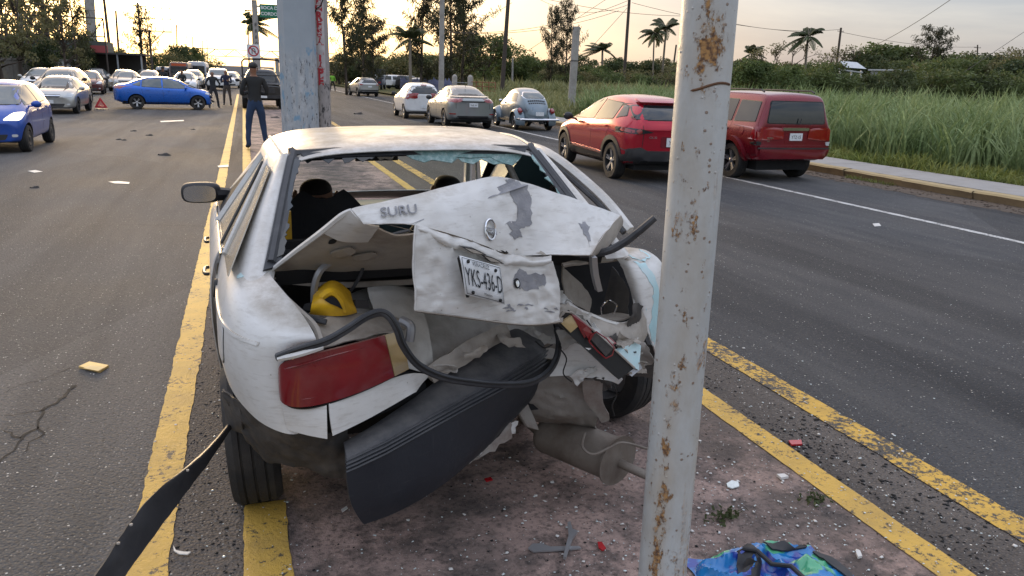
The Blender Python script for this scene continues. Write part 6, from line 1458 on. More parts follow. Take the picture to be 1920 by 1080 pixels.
ta = [(432,792,2.70),(408,820,2.52),(378,860,2.34),(340,888,2.20),(300,925,2.06),(260,985,1.90),(215,1050,1.76),(170,1110,1.66)]
tb = [(426,798,2.70),(396,834,2.50),(362,868,2.30),(318,902,2.14),(282,928,2.02),(240,985,1.88),(196,1050,1.74),(158,1110,1.64)]
tc_ = [(436,800,2.70),(414,830,2.54),(392,868,2.38),(362,905,2.25),(334,942,2.12),(298,990,1.96),(254,1050,1.82),(212,1110,1.70)]
strip_ = T_panel('trim_shell', [[P(*q) for q in tb], [P(*q) for q in ta], [P(*q) for q in tc_]], M['black'], tt, cr=.0025, cs=14, thick=.006, sub=3)
strip_.data.transform(Matrix.Translation(-tw_))
for px_, py_, Y in ((352, 883, 2.19), (246, 985, 1.86), (222, 1020, 1.80)):
    b = MB(); c = P(px_, py_, Y) - tw_; b.lathe([(.004,0),(.004,.004),(.001,.005)], 8, Matrix.Translation(c)); b.build('trim_clip', M['inner'], tt)
# ============================================================ people
M['skin'] = mat_simple('brown_skin', (.26,.13,.08), .55, var=.1)
M['hair'] = mat_simple('black_hair', (.012,.009,.008), .8, var=.3, nscale=30, bump=.4)
M['jacket'] = mat_simple('charcoal_jacket', (.022,.024,.026), .85, var=.25, nscale=7, bump=.25)
M['jeans'] = mat_simple('blue_jeans', (.022,.045,.10), .9, var=.3, nscale=6, bump=.25)
M['shoe'] = mat_simple('dark_shoes', (.015,.013,.012), .6)
M['shirtw'] = mat_simple('pale_shirt', (.50,.50,.50), .8)
M['trous'] = mat_simple('dark_trousers', (.030,.027,.028), .85, var=.2)
M['khaki'] = mat_simple('brown_trousers', (.075,.06,.05), .85, var=.2)
M['jack2'] = mat_simple('dark_blue_jacket', (.018,.022,.045), .85, var=.2)
M['hivis'] = mat_simple('hi_vis_green', (.25,.60,.05), .7)
def person(label, top, legs, pose='back', hair=M['hair'], cap=None, h=1.74, seated=False, skirt=False, stance=.12, lean=0.0, bag=None, rim_hair=False):
    """one continuous body: skeleton with a radius per joint, skinned and smoothed; y is where the person faces"""
    root = empty('person', label=label, cat='person')
    J = {}; E_ = []
    def j(n, x, y, z, r, par=None, ry=None):
        J[n] = ((x, y + lean*z, z), (r, ry or r)); 
        if par: E_.append((par, n))
    j('pelvis', 0, 0, .96, .150, None, .115); j('waist', 0, 0, 1.08, .138, 'pelvis', .10); j('chest', 0, .0, 1.28, .165, 'waist', .115); j('upper', 0, -.01, 1.42, .135, 'chest', .09)
    j('neck', 0, 0, 1.50, .058, 'upper'); j('jaw', 0, .02, 1.57, .070, 'neck', .080); j('head', 0, .005, 1.65, .082, 'jaw', .098); j('crown', 0, -.005, 1.71, .065, 'head', .078)
    for s, n in ((-1, 'l'), (1, 'r')):
        j('sh'+n, s*.17, -.01, 1.43, .070, 'upper')
        if pose == 'folded':
            pts = [(s*.245, -.02, 1.25, .055), (s*.25, .02, 1.13, .048), (s*.12, .17, 1.16, .040), (-s*.02, .20, 1.18, .032)]
        elif pose == 'hips':
            pts = [(s*.27, -.03, 1.27, .052), (s*.33, -.02, 1.14, .045), (s*.24, .10, 1.06, .036), (s*.19, .16, 1.05, .030)]
        elif pose == 'phone':
            pts = [(s*.24, .0, 1.26, .050), (s*.23, .06, 1.13, .044), (s*.13, .26, 1.20, .036), (s*.06, .34, 1.24, .030)]
        else:
            pts = [(s*.235, -.01, 1.27, .050), (s*.255, .0, 1.14, .043), (s*.265, .05, .98, .034), (s*.265, .07, .87, .030)]
        pr = 'sh'+n
        for k, (x, y, z, r) in enumerate(pts): nm = 'a%d%s' % (k, n); j(nm, x, y, z, r, pr); pr = nm
        if seated:
            lp = [(s*.12, .10, .92, .095), (s*.16, .48, .93, .075), (s*.17, .52, .55, .055), (s*.17, .55, .45, .045), (s*.17, .66, .42, .04)]
        else:
            lp = [(s*.095, 0, .86, .098), (s*(.10+stance*.35), .01, .66, .080), (s*(.11+stance*.6), .03, .48, .064), (s*(.11+stance*.8), .0, .28, .058), (s*(.11+stance), -.01, .09, .050), (s*(.115+stance), .14, .045, .042)]
        pr = 'pelvis'
        for k, (x, y, z, r) in enumerate(lp): nm = 'g%d%s' % (k, n); j(nm, x, y, z, r, pr); pr = nm
    names = list(J); me = bpy.data.meshes.new('body'); me.from_pydata([J[n][0] for n in names], [(names.index(a), names.index(b_)) for a, b_ in E_], [])
    o = link_mesh('body', me, None); bm = bmesh.new(); bm.from_mesh(me); ly = bm.verts.layers.skin.verify(); bm.verts.ensure_lookup_table()
    for i, n in enumerate(names): bm.verts[i][ly].radius = J[n][1]; bm.verts[i][ly].use_root = (n == 'pelvis')
    bm.to_mesh(me); bm.free()
    modstack(o, ('SKIN', dict(branch_smoothing=.4, use_smooth_shade=True)), ('SUBSURF', dict(levels=2)))
    me = o.data; me.materials.clear()
    for q in (top, legs, M['skin'], hair, M['shoe']): me.materials.append(q)
    hz = 1.60; wristz = .93 if pose in ('down', 'back') else None
    for q in me.polygons:
        c = q.center; yb = c.y - lean*c.z
        if c.z > 1.53: q.material_index = 3 if (c.z > 1.695 or (yb < .03 and c.z > (1.575 if rim_hair else 1.655))) else 2
        elif c.z > 1.49 and abs(c.x) < .07: q.material_index = 2
        elif pose in ('down', 'back') and c.z < .95 and abs(c.x) > .235: q.material_index = 2
        elif pose == 'phone' and yb > .28 and c.z > 1.1: q.material_index = 2
        elif c.z < .075 and not seated: q.material_index = 4
        elif c.z < 1.0: q.material_index = 1
        else: q.material_index = 0
    for q in me.vertices:    # cloth folds
        if q.co.z < 1.48: q.co += noise.noise_vector(q.co*7)*.012 + noise.noise_vector(q.co*19)*.004
    me.shade_smooth(); o.parent = root
    for s in (-1, 1):
        b = MB(); b.lathe([(.001,-.012),(.018,-.008),(.028,.0),(.024,.008),(.001,.006)], 10, Matrix.Translation((s*.088, .0+lean*1.63, 1.63)) @ Matrix.Rotation(pi/2, 4, 'Y') @ Matrix.Diagonal((1.2,.75,1,1))); b.build('ear', M['skin'], root)
    b = MB(); b.lathe([(.001,.03),(.010,.015),(.016,-.012),(.012,-.022),(.001,-.024)], 8, Matrix.Translation((0,.112+lean*1.62,1.62))); b.build('nose', M['skin'], root)
    if cap:
        b = MB(); M_ = Matrix.Translation((0, lean*1.7, 1.685)); b.lathe([(.100,-.015),(.104,.01),(.098,.045),(.07,.080),(.03,.093),(.001,.095)], 18, M_ @ Matrix.Diagonal((.93,1.05,1,1)))
        v = [(x, .08+y+lean*1.7, 1.675+z) for x, y, z in ((-.075,0,.0),(-.07,.06,-.005),(-.03,.10,-.01),(.03,.10,-.01),(.07,.06,-.005),(.075,0,0))]; b.add(v + [(x, y, z+.008) for x, y, z in v], [tuple(range(6))[::-1], tuple(range(6, 12))] + [(k, (k+1) % 6, 6+(k+1) % 6, 6+k) for k in range(6)])
        b.build('cap', cap, root)
    else:
        v, f = [], []; rr = random.Random(len(label))
        b = MB()
        for k in range(0):
            t = rr.uniform(0, 2*pi); e = rr.uniform(-.15, 1.0)*pi/2; d = Vector((cos(t)*cos(e), sin(t)*cos(e), sin(e)))
            if d.y > .35 and d.z < .55: continue
            c = Vector((d.x*.092, d.y*.104-.004+lean*1.65, 1.665+d.z*.088)); l = .016 if not rim_hair else .03; tn = (d + Vector((rr.uniform(-.5,.5), rr.uniform(-.5,.5), rr.uniform(-.2,.5)))).normalized(); sd_ = d.orthogonal()*.0035
            b.add([c-sd_, c+sd_, c+tn*l], [(0,1,2)])
    if pose == 'back' or pose == 'down':
        for s in (-1, 1):
            b = MB()
            for k in range(4): b.tube([(s*.265, .07+.022*(k-1.5)*.8, .86), (s*.268, .078+.022*(k-1.5), .80), (s*.258, .085+.02*(k-1.5), .76)], [.011,.010,.007], 6)
            b.tube([(s*.262, .09, .87), (s*.25, .115, .83), (s*.246, .12, .80)], [.012,.010,.008], 6); b.build('fingers', M['skin'], root)
    k = h/1.76; root.scale = (k, k, k)
    return root
def pplace(o, px, py, rz): g = gpt(px, py); o.location = (g.x, g.y, 0); o.rotation_euler = (0, 0, rz); return o
pplace(person('man in black cap, charcoal jacket and blue jeans, back turned, arms folded', M['jacket'], M['jeans'], 'folded', cap=M['seal'], h=1.86, stance=.07), 483, 280, radians(8))
pplace(person('person in dark clothes with hands on hips beside the broken blue nose', M['jacket'], M['trous'], 'hips', h=1.62, stance=.10), 402, 203, radians(-170))
pplace(person('person in a dark blue jacket over a pale shirt looking at a phone', M['jack2'], M['khaki'], 'phone', h=1.70, stance=.05), 427, 198, radians(175))
pplace(person('person with long dark hair seen over the bonnet of the crosswise blue sedan', M['jacket'], M['trous'], 'phone', h=1.62), 345, 188, radians(150))
pplace(person('person in a dark cap seen over the roof of the crosswise blue sedan', M['jacket'], M['trous'], 'down', cap=M['seal'], h=1.74), 310, 186, radians(160))
pplace(person('officer in a hi-vis green vest just right of the graffiti covered poles', M['hivis'], M['trous'], 'down', h=1.72), 624, 172, radians(180))
def seat_person(label, x, y, z, rz, **k):
    o = person(label, M['jacket'], M['trous'], 'down', seated=True, **k)
    w = aY(x, y, z); s = o.scale[0]; o.location = (w.x, w.y, w.z - 1.645*s); o.rotation_euler = (0, 0, rz); return o
seat_person('person with short cropped hair sitting in the left front seat of the wrecked car', 592, 364, 3.86, radians(-14), h=2.02)
seat_person('person with dark hair sitting low in the right front seat of the wrecked car', 840, 352, 3.9, radians(10), h=1.75, rim_hair=True)
# ============================================================ vegetation
def leafmat(name, a, b_, trans=.35):
    m_, nt, p = mat_new(name); b = NB(nt); v = b.coord('Object')
    oi = nt.nodes.new('ShaderNodeObjectInfo').outputs['Random']
    c = b.mix(b.rng(b.noise(v, .9, 4), .35, .65), a, b_); c = b.mix(b.m('MULTIPLY', b.rng(b.noise(v, 9, 2), .5, .7), .5), c, tuple(min(1, q*1.8) for q in b_))
    c = b.mix(b.m('MULTIPLY', oi, .35), c, (.085,.085,.030))
    b.put(p.inputs['Base Color'], c); p.inputs['Roughness'].default_value = .6; p.inputs['Specular IOR Level'].default_value = .25
    t = nt.nodes.new('ShaderNodeBsdfTranslucent'); nt.links.new(c, t.inputs[0]); mxs = nt.nodes.new('ShaderNodeMixShader'); mxs.inputs[0].default_value = trans
    nt.links.new(p.outputs[0], mxs.inputs[1]); nt.links.new(t.outputs[0], mxs.inputs[2]); nt.links.new(mxs.outputs[0], nt.nodes['Material Output'].inputs[0]); return m_
M['leaf'] = leafmat('green_foliage', (.060,.090,.030), (.13,.17,.058))
M['leafd'] = leafmat('dark_foliage', (.040,.060,.026), (.080,.108,.045))
M['leafy'] = leafmat('olive_foliage', (.10,.10,.045), (.19,.18,.085))
M['needle'] = leafmat('casuarina_needles', (.030,.036,.020), (.055,.058,.032))
M['reed'] = leafmat('reed_blades', (.13,.205,.075), (.30,.38,.18), .35)
M['weed'] = leafmat('weed_leaves', (.12,.17,.035), (.24,.26,.080), .35)
M['drygrass'] = leafmat('field_grass', (.19,.22,.085), (.36,.36,.18), .35)
M['bark'] = mat_simple('tree_bark', (.085,.065,.050), .9, var=.35, nscale=7, bump=.4)
M['bark2'] = mat_simple('pale_trunk', (.20,.17,.13), .9, var=.3, nscale=7, bump=.4)
def quads_np(C, U, V): # centres, half-vectors
    n = len(C); v = np.stack([C-U-V, C+U-V, C+U+V, C-U+V], 1).reshape(-1, 3); f = np.arange(4*n).reshape(-1, 4); return v, f
def rnd_dirs(n): d = RNG.normal(size=(n, 3)); return d/np.linalg.norm(d, axis=1, keepdims=True)
def mesh_np(name, v, f, mat):
    me = bpy.data.meshes.new(name); k = f.shape[1]; me.vertices.add(len(v)); me.vertices.foreach_set('co', np.ascontiguousarray(v, dtype=np.float32).ravel())
    me.loops.add(f.size); me.loops.foreach_set('vertex_index', np.ascontiguousarray(f, dtype=np.int32).ravel())
    me.polygons.add(len(f)); me.polygons.foreach_set('loop_start', np.arange(0, f.size, k, dtype=np.int32)); me.materials.append(mat); me.update(calc_edges=True); me.validate(); return me
def limb_pts(a, b_, wob, n=5, rr=random):
    a, b_ = Vector(a), Vector(b_); return [a.lerp(b_, i/n) + Vector((rr.uniform(-wob, wob), rr.uniform(-wob, wob), 0))*(1 if 0 < i < n else 0) for i in range(n+1)]
TREES = {}
def tree_mesh(kind, var):
    rr = random.Random(hash((kind, var)) % 999 if False else (sum(map(ord, kind))*7 + var*13)); b = MB(); C, U, V = [], [], []
    leafm, bark = M['leaf'], M['bark']
    def cloud(c, r, n, sz, flat=1.0):
        d = rnd_dirs(n); rad = RNG.random(n)**.45; P_ = np.array(c) + d*rad[:, None]*np.array(r)
        u = rnd_dirs(n); w = np.cross(u, rnd_dirs(n)); w /= np.linalg.norm(w, axis=1, keepdims=True)+1e-6
        s = sz*(.6+.8*RNG.random(n))[:, None]; C.append(P_); U.append(u*s); V.append(w*s*.5*flat)
    if kind in ('broad', 'bushy', 'olive', 'dark'):      # unit height 1
        tall = kind in ('broad', 'dark'); leafm = {'broad': M['leaf'], 'bushy': M['leaf'], 'olive': M['leafy'], 'dark': M['leafd']}[kind]
        b.tube(limb_pts((0,0,-.02), (rr.uniform(-.05,.05), 0, .5 if tall else .3), .012, 4, rr), [.028,.024,.02,.018,.012], 7)
        k = 15 if tall else 12
        for i in range(k):
            t = rr.uniform(0, 2*pi); rd = rr.uniform(.12, .42 if tall else .52); z = rr.uniform(.34, .86) if tall else rr.uniform(.14, .78)
            rd *= (1.15-.65*abs(z-.55)/.5); c = (cos(t)*rd, sin(t)*rd, z)
            b.tube(limb_pts((0,0,.28 if tall else .12), c, .03, 4, rr), [.014,.010,.008,.005,.003], 5)
            r = rr.uniform(.11, .20); cloud(c, (r*1.2, r*1.2, r*.8), 230, .017)
        cloud((0,0,.55), (.42,.42,.36), 700, .018)
    elif kind == 'airy':
        leafm = M['leafy']; b.tube(limb_pts((0,0,-.02), (rr.uniform(-.05,.05), 0, .75), .02, 6, rr), [.022,.020,.017,.014,.011,.008,.004], 6)
        for i in range(26):
            t = rr.uniform(0, 2*pi); z = rr.uniform(.22, 1.0); rd = rr.uniform(.05, .34)*(1.2-.6*z); c = (cos(t)*rd, sin(t)*rd, z); b.tube(limb_pts((0,0,z*.7), c, .02, 4, rr), [.009,.007,.005,.004,.002], 4)
            r = rr.uniform(.045, .085); cloud(c, (r*1.1, r*1.1, r*.9), 62, .011)
    elif kind == 'casuarina':
        leafm = M['needle']; b.tube(limb_pts((0,0,-.02), (rr.uniform(-.04,.04), 0, 1.0), .008, 7, rr), [.016,.014,.013,.011,.009,.006,.004,.002], 6)
        for i in range(46):
            z = .14 + .84*(i/46)**.9; t = rr.uniform(0, 2*pi); l = (.30 if z > .3 else .18)*(1.08-z*.70)*rr.uniform(.45, 1.4); tip = Vector((cos(t)*l, sin(t)*l, z + l*rr.uniform(.3, .9)))
            b.tube([(0,0,z), tuple(tip)], [.004,.0015], 4)
            n = 60; tt = RNG.random(n)[:, None]**.7*.9+.16; P_ = np.array((0,0,z))*(1-tt) + np.array(tip)*tt + RNG.normal(size=(n,3))*.020
            droop = np.array([[0,0,-1.0]])*np.ones((n,1)) + RNG.normal(size=(n,3))*.45 + np.array([[cos(t)*.4, sin(t)*.4, .3]]); droop /= np.linalg.norm(droop, axis=1, keepdims=True)
            sd_ = np.cross(droop, rnd_dirs(n)); sd_ /= np.linalg.norm(sd_, axis=1, keepdims=True)+1e-6
            L_ = (.010+.018*RNG.random(n))[:, None]; C.append(P_); U.append(droop*L_); V.append(sd_*.0032)
    elif kind in ('palm', 'windpalm'):
        leafm = M['leafd']; bark = M['bark2']; top = Vector((.04, 0, .82)); b.tube([(0,0,-.02), (.01,0,.3), (.03,0,.6), tuple(top)], [.022,.016,.014,.013], 8)
        for i in range(15 if kind == 'palm' else 17):
            t = 2*pi*i/15 + rr.uniform(-.2,.2); e = rr.uniform(-.2, 1.45); l = rr.uniform(.20, .30)
            dirh = Vector((cos(t), sin(t), 0)); pts = []
            for k in range(9):
                q = k/8; pts.append(top + dirh*l*q*cos(e*.75) + Vector((0,0, l*(sin(e)*q*1.1 - 1.0*q*q*(.62 if kind == 'palm' else .5)))) + Vector((.10*q*q if kind == 'windpalm' else .04*q*q, 0, 0)))
            b.tube(pts, [.004]*8+[.001], 4)
            for k in range(60):
                q = .10+.9*k/60; i0 = min(7, int(q*8)); fr = q*8-i0; p_ = pts[i0].lerp(pts[i0+1], fr); d = (pts[i0+1]-pts[i0]).normalized(); sdv = d.cross(Vector((0,0,1))).normalized()
                for s in (-1, 1):
                    dr = (sdv*s*1.0 + d*.75 + Vector((0,0,-.55-rr.random()*.35))).normalized(); hl = .026*sin(pi*min(1, q*.85+.14))+.007
                    C.append(np.array([p_ + dr*hl])); U.append(np.array([dr*hl])); V.append(np.array([d*.0026]))
    elif kind == 'bare':
        leafm = M['leafy']
        def br(p_, d, l, r, dep):
            q = p_ + d*l; b.tube([tuple(p_), tuple(p_.lerp(q, .5)+Vector((rr.uniform(-.1,.1),rr.uniform(-.1,.1),0))*l), tuple(q)], [r, r*.8, r*.6], 4, False)
            if dep == 0:
                n = 5; C.append(np.array(q)+RNG.normal(size=(n,3))*.02); u = rnd_dirs(n)*.010; U.append(u); V.append(np.cross(u, rnd_dirs(n))*.6); return
            for _ in range(3 if dep > 1 else 4): br(q, (d + Vector((rr.uniform(-.8,.8), rr.uniform(-.8,.8), rr.uniform(-.1,.5)))).normalized(), l*rr.uniform(.55,.8), r*.55, dep-1)
        br(Vector((0,0,-.02)), Vector((0,0,1)), .32, .022, 4)
    v, f = quads_np(np.concatenate(C), np.concatenate(U), np.concatenate(V))
    crown = mesh_np('crown', v, f, leafm)
    t_ = bpy.data.meshes.new('trunk'); t_.from_pydata(b.v, [], b.f); t_.materials.append(bark); t_.shade_smooth(); return t_, crown
def tree(kind, px, ybase, ytop, label, wd=1.0, var=0, group=None, name=None, cat='tree', rz=None, zb=-.03, depth=None):
    key = (kind, var)
    if key not in TREES: TREES[key] = tree_mesh(kind, var)
    if depth: v = ray(px, ybase); g = CAM + v*depth; 
    else: g = gpt(px, ybase)
    dep = (g-CAM).dot(fw); h = (ybase-ytop)*dep/F_PX
    if depth: g.z = zb
    nm = name or {'palm':'palm_tree','windpalm':'palm_tree','casuarina':'casuarina_tree','broad':'broadleaf_tree','dark':'broadleaf_tree','bushy':'bush','olive':'bush','bare':'bare_tree'}[kind]
    r = empty(nm, (g.x, g.y, zb), rz if rz is not None else random.uniform(0, 6.28), label=label, cat=cat, group=group); r.scale = (h*wd, h*wd, h)
    for n_, me in zip(('trunk', 'crown'), TREES[key]): o = bpy.data.objects.new(n_, me); COL.objects.link(o); o.parent = r
    return r
def hor(px): return 116 + .033*px
def at_depth(px, D): return hor(px) + F_PX*CAM_H/D
# right side, individually recognisable trees
R_ = [
 ('casuarina', 650, 60, -25, 0.94, 'tall feathery casuarina right behind the graffiti covered poles'),
 ('casuarina', 682, 64, 8, 1.00, 'feathery casuarina with a split top, second from the graffiti covered poles'),
 ('casuarina', 700, 70, 40, 1.25, 'shorter feathery casuarina leaning over the dark bushes left of the concrete lamp pole'),
 ('casuarina', 790, 62, -30, 0.88, 'tall casuarina left of the concrete lamp pole behind the white hatchback'),
 ('casuarina', 845, 62, -30, 1.06, 'tall casuarina right of the concrete lamp pole behind the white hatchback'),
 ('casuarina', 868, 66, -10, 1.12, 'wispy casuarina between the concrete lamp pole and the tarred wooden pole'),
 ('windpalm', 770, 46, 52, 1.3, 'wind-blown palm with drooping fronds behind the parked vans'),
 ('broad', 905, 80, 62, 1.1, 'spreading tree left of the tarred wooden pole'),
 ('broad', 965, 84, 78, 1.2, 'round tree right of the tarred wooden pole'),
 ('casuarina', 1032, 88, 28, 0.69, 'thin lone casuarina left of the cut-off concrete post'),
 ('casuarina', 1058, 90, 16, 0.75, 'taller thin casuarina right behind the cut-off concrete post'),
 ('windpalm', 1128, 110, 80, 1.5, 'low dark palm between the cut-off concrete post and the leaning power pole'),
 ('palm', 1222, 105, 45, .8, 'slender palm, left one of the pair left of the rusty white pole'),
 ('palm', 1238, 108, 34, .9, 'slender palm, right one of the pair left of the rusty white pole'),
 ('bare', 1245, 48, 120, 1.5, 'leaning thicket of bare branches behind the bright red crossover'),
 ('windpalm', 1398, 95, 86, 1.0, 'small palm tuft just right of the rusty white pole'),
 ('bare', 1450, 80, 62, 1.3, 'leafless tree left of the tall palm behind the maroon vehicle'),
 ('palm', 1503, 78, 48, 1.0, 'stout palm rising above the trees behind the maroon vehicle'),
 ('bare', 1560, 90, 75, 1.2, 'bare tree beside the wooden power pole behind the white shed'),
 ('broad', 1665, 110, 82, 1.6, 'broad domed tree behind the grey house'),
 ('casuarina', 1732, 100, 62, 1.19, 'small upright casuarina above the reeds'),
 ('bare', 1805, 95, 88, 1.4, 'grey leafless tree above the tall reeds'),
 ('bare', 1890, 80, 70, 1.4, 'leafless tree at the right edge of the photo'),
 ('dark', 1905, 55, 105, 1.2, 'dark tree at the right edge behind the reeds'),
]
for i, (k, px, D, yt, wd, lab) in enumerate(R_):
    tree(k, px, at_depth(px, D), yt, lab, wd, i % 3, rz=i*1.3)
# dense belt of bushes behind the field: every one its own thing
rr = random.Random(5); n = 0
for (x0, x1, D, top0, top1, step, kinds) in ((630, 1380, 118, 100, 122, 17, ('dark','broad','olive')), (636, 900, 108, 88, 118, 20, ('dark','olive','broad')), (860, 1380, 94, 122, 138, 24, ('olive','broad','bushy')), (1375, 1930, 100, 96, 120, 19, ('broad','dark','olive')),
                                     (1385, 1540, 46, 108, 128, 26, ('bushy','broad','bushy')), (1580, 1900, 46, 120, 145, 24, ('dark','bushy','broad','dark')), (1750, 1935, 60, 96, 112, 26, ('olive','bushy'))):
    x = x0
    while x < x1:
        k = kinds[n % len(kinds)]; yt = rr.uniform(top0, top1); D_ = D*rr.uniform(.9, 1.1)
        tree(k, x, at_depth(x, D_), yt, 'bush in the dense dark belt of scrub behind the field', rr.uniform(1.0, 1.6), n % 4, group='scrub belt behind the field', name='scrub_bush', cat='bush')
        n += 1; x += step*rr.uniform(.7, 1.3)
# left side: backlit trees behind the railings
ORD = 'first second third fourth fifth sixth seventh eighth ninth tenth eleventh twelfth thirteenth fourteenth fifteenth sixteenth seventeenth eighteenth nineteenth twentieth twenty-first twenty-second twenty-third twenty-fourth twenty-fifth'.split()
Lf = [('airy', 8, 46, -40), ('airy', 44, 52, -60), ('airy', 100, 60, -30), ('airy', 128, 50, 0), ('casuarina', 150, 55, -40), ('airy', 74, 62, -15), ('airy', 22, 66, -30), ('airy', 120, 70, -25), ('airy', 55, 75, 0), ('broad', 190, 78, 80), ('dark', 165, 66, 60), ('olive', 225, 88, 84), ('dark', 345, 130, 78), ('broad', 362, 140, 86), ('olive', 330, 120, 92), ('dark', 205, 95, 88), ('broad', 300, 120, 96), ('dark', 154, 60, 70), ('airy', -30, 45, -60), ('dark', 85, 54, 70), ('dark', 30, 55, 72), ('broad', 5, 60, 62)]
for i, (k, px, D, yt) in enumerate(Lf):
    od = sorted(q[1] for q in Lf).index(px)
    tree(k, px, at_depth(px, D), yt, '%s backlit tree from the left edge, behind the left railings' % ORD[od], .9 if k != 'casuarina' else .7, i % 4, group='trees behind the left railings', name='roadside_tree')
tree('casuarina', 272, at_depth(272, 80), 26, 'lone backlit casuarina beside the empty billboard frame', 1.0, 1)
tree('windpalm', 478, at_depth(478, 42), 22, 'palm half hidden behind the green road sign', .9, 1, depth=None)
for i, px in enumerate((250, 290, 318, 352, 372, 388)): tree('olive', px, at_depth(px, 150), 100-i, '%s distant bush from the left along the left kerb towards the footbridge' % ORD[i], 1.3, i % 4, group='distant bushes left of the road', name='scrub_bush', cat='bush')

# grass, reeds, weeds: nobody could count them
def blades(name, n, region, hmin, hmax, wd, mat, bend=.5, seed=1, base=None, clump=0, minr=None):
    g = np.random.default_rng(seed); x0, x1, y0, y1 = region
    X = g.uniform(x0, x1, n); Y = g.uniform(y0, y1, n)
    if clump:
        cx, cy = g.uniform(x0, x1, clump), g.uniform(y0, y1, clump); k = g.integers(0, clump, n); X = cx[k] + g.normal(size=n)*.16; Y = cy[k] + g.normal(size=n)*.16; X = np.maximum(X, x0)
    if minr: k_ = X/Y > minr; X, Y = X[k_], Y[k_]; n = len(X)
    dens = np.array([noise.noise((x*.5, y*.5, seed)) for x, y in zip(X, Y)])
    H_ = g.uniform(hmin, hmax, n)*(1+.35*dens); t = g.uniform(0, 2*pi, n); dx, dy = np.cos(t), np.sin(t)
    bd = H_*bend*(.3+g.random(n)); w = wd*(.6+.8*g.random(n)); ph = t + pi/2 + g.normal(size=n)*.6; wx, wy = np.cos(ph)*w, np.sin(ph)*w
    V_ = []
    for q, ww in ((0, .6), (.4, 1.0), (.75, .75), (1.0, .05)):
        cx_ = X + dx*bd*q**2; cy_ = Y + dy*bd*q**2; cz = -.03 + H_*(q - .28*q**3*np.clip(bd/H_, 0, 1.2)*1.5)
        V_.append(np.stack([cx_-wx*ww, cy_-wy*ww, cz], 1)); V_.append(np.stack([cx_+wx*ww, cy_+wy*ww, cz], 1))
    v = np.stack(V_, 1).reshape(-1, 3); i0 = np.arange(n)[:, None]*8
    f = np.concatenate([i0 + np.array([[2*k, 2*k+1, 2*k+3, 2*k+2]]) for k in range(3)], 0)
    o = bpy.data.objects.new(name, mesh_np(name, v, f, mat)); COL.objects.link(o); return tag(o, kind='stuff')
tag(blades('tall_reeds', 17000, (14.3, 21.5, 8, 34), .8, 1.95, .023, M['reed'], .55, 3, clump=900), 'dense pale green reeds behind the pavement', 'reeds')
tag(blades('tall_reeds', 10000, (21.5, 36, 12, 44), 1.3, 2.15, .026, M['reed'], .5, 4, clump=500), 'taller reeds further back on the right verge', 'reeds')
tag(blades('weeds', 14000, (13.15, 14.9, 6, 34), .18, .52, .011, M['weed'], .8, 5, clump=700), 'low yellow green weeds along the pavement edge', 'weeds')
tag(blades('verge_grass', 12000, (11.9, 30, 32, 66), .5, 1.25, .028, M['drygrass'], .5, 6, clump=700, minr=.275), 'rough grass on the verge behind the beetle', 'grass')
tag(blades('field_grass', 14000, (12, 75, 58, 86), 1.1, 2.0, .055, M['drygrass'], .5, 7, clump=900, minr=.285), 'open field grass in front of the scrub', 'grass')
tag(blades('left_verge_grass', 3500, (-17, -13.1, 20, 70), .15, .45, .02, M['drygrass'], .6, 8, clump=250), 'grass along the left kerb', 'grass')
def tuft(px, py, label, s=1.0, n=90):
    g = gpt(px, py); gg = np.random.default_rng(int(px)); C = np.array([[0,0,.01]])+gg.normal(size=(n,3))*np.array([[.035,.02,.008]])*s; C[:,2] = np.abs(C[:,2]); C[0] = 0
    u = rnd_dirs(n)*.009*s; v, f = quads_np(C, u, np.cross(u, rnd_dirs(n))*.5); o = bpy.data.objects.new('weed_tuft', mesh_np('weed_tuft', v, f, M['leafd'])); COL.objects.link(o); o.location = (g.x, g.y, .012); tag(o, label, 'weed', kind='stuff')
tuft(1530, 942, 'small dark weed tuft beside the inner yellow line', 1.0); tuft(1357, 975, 'small dark weed tuft right of the rusty pole foot', 1.1)
tag(blades('kerb_weeds', 260, (11.28, 11.50, 11.1, 12.3), .05, .16, .006, M['weed'], .8, 11), 'weeds growing from the kerb gutter', 'weeds')
# ============================================================ poles, signs, fences, buildings
m_, nt, p = mat_new('rusty_white_pole_paint'); b = NB(nt); v = b.coord('Object')
vz = b.mapping(v, (1, 1, .42)); g1 = b.noise(v, 6, 5, .6)
c = b.mix(g1, (.40,.42,.42), (.55,.56,.54)); c = b.mix(b.m('MULTIPLY', b.rng(b.noise(vz, 9, 6, .65), .42, .66), .60), c, (.36,.32,.26))
streak = b.rng(b.noise(b.mapping(v, (14, 14, .9)), 1.0, 6, .6), .57, .66); zone = b.rng(b.noise(b.mapping(v, (5, 5, 1.6), (3,1,0)), 1.0, 3, .5), .5, .62)
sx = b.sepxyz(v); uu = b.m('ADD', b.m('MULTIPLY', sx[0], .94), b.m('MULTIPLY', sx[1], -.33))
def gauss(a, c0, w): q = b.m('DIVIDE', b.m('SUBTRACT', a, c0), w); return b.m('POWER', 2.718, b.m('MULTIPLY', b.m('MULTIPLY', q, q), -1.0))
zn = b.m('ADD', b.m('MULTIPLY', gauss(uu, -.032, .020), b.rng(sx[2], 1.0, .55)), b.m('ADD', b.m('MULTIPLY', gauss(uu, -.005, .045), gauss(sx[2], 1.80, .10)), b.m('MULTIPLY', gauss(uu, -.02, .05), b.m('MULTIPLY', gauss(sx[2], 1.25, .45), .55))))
rust2 = b.rng(b.m('ADD', b.m('MULTIPLY', b.noise(b.mapping(v, (1, 1, .55)), 30, 7, .7), .9), b.m('MULTIPLY', zn, .19)), .60, .65)
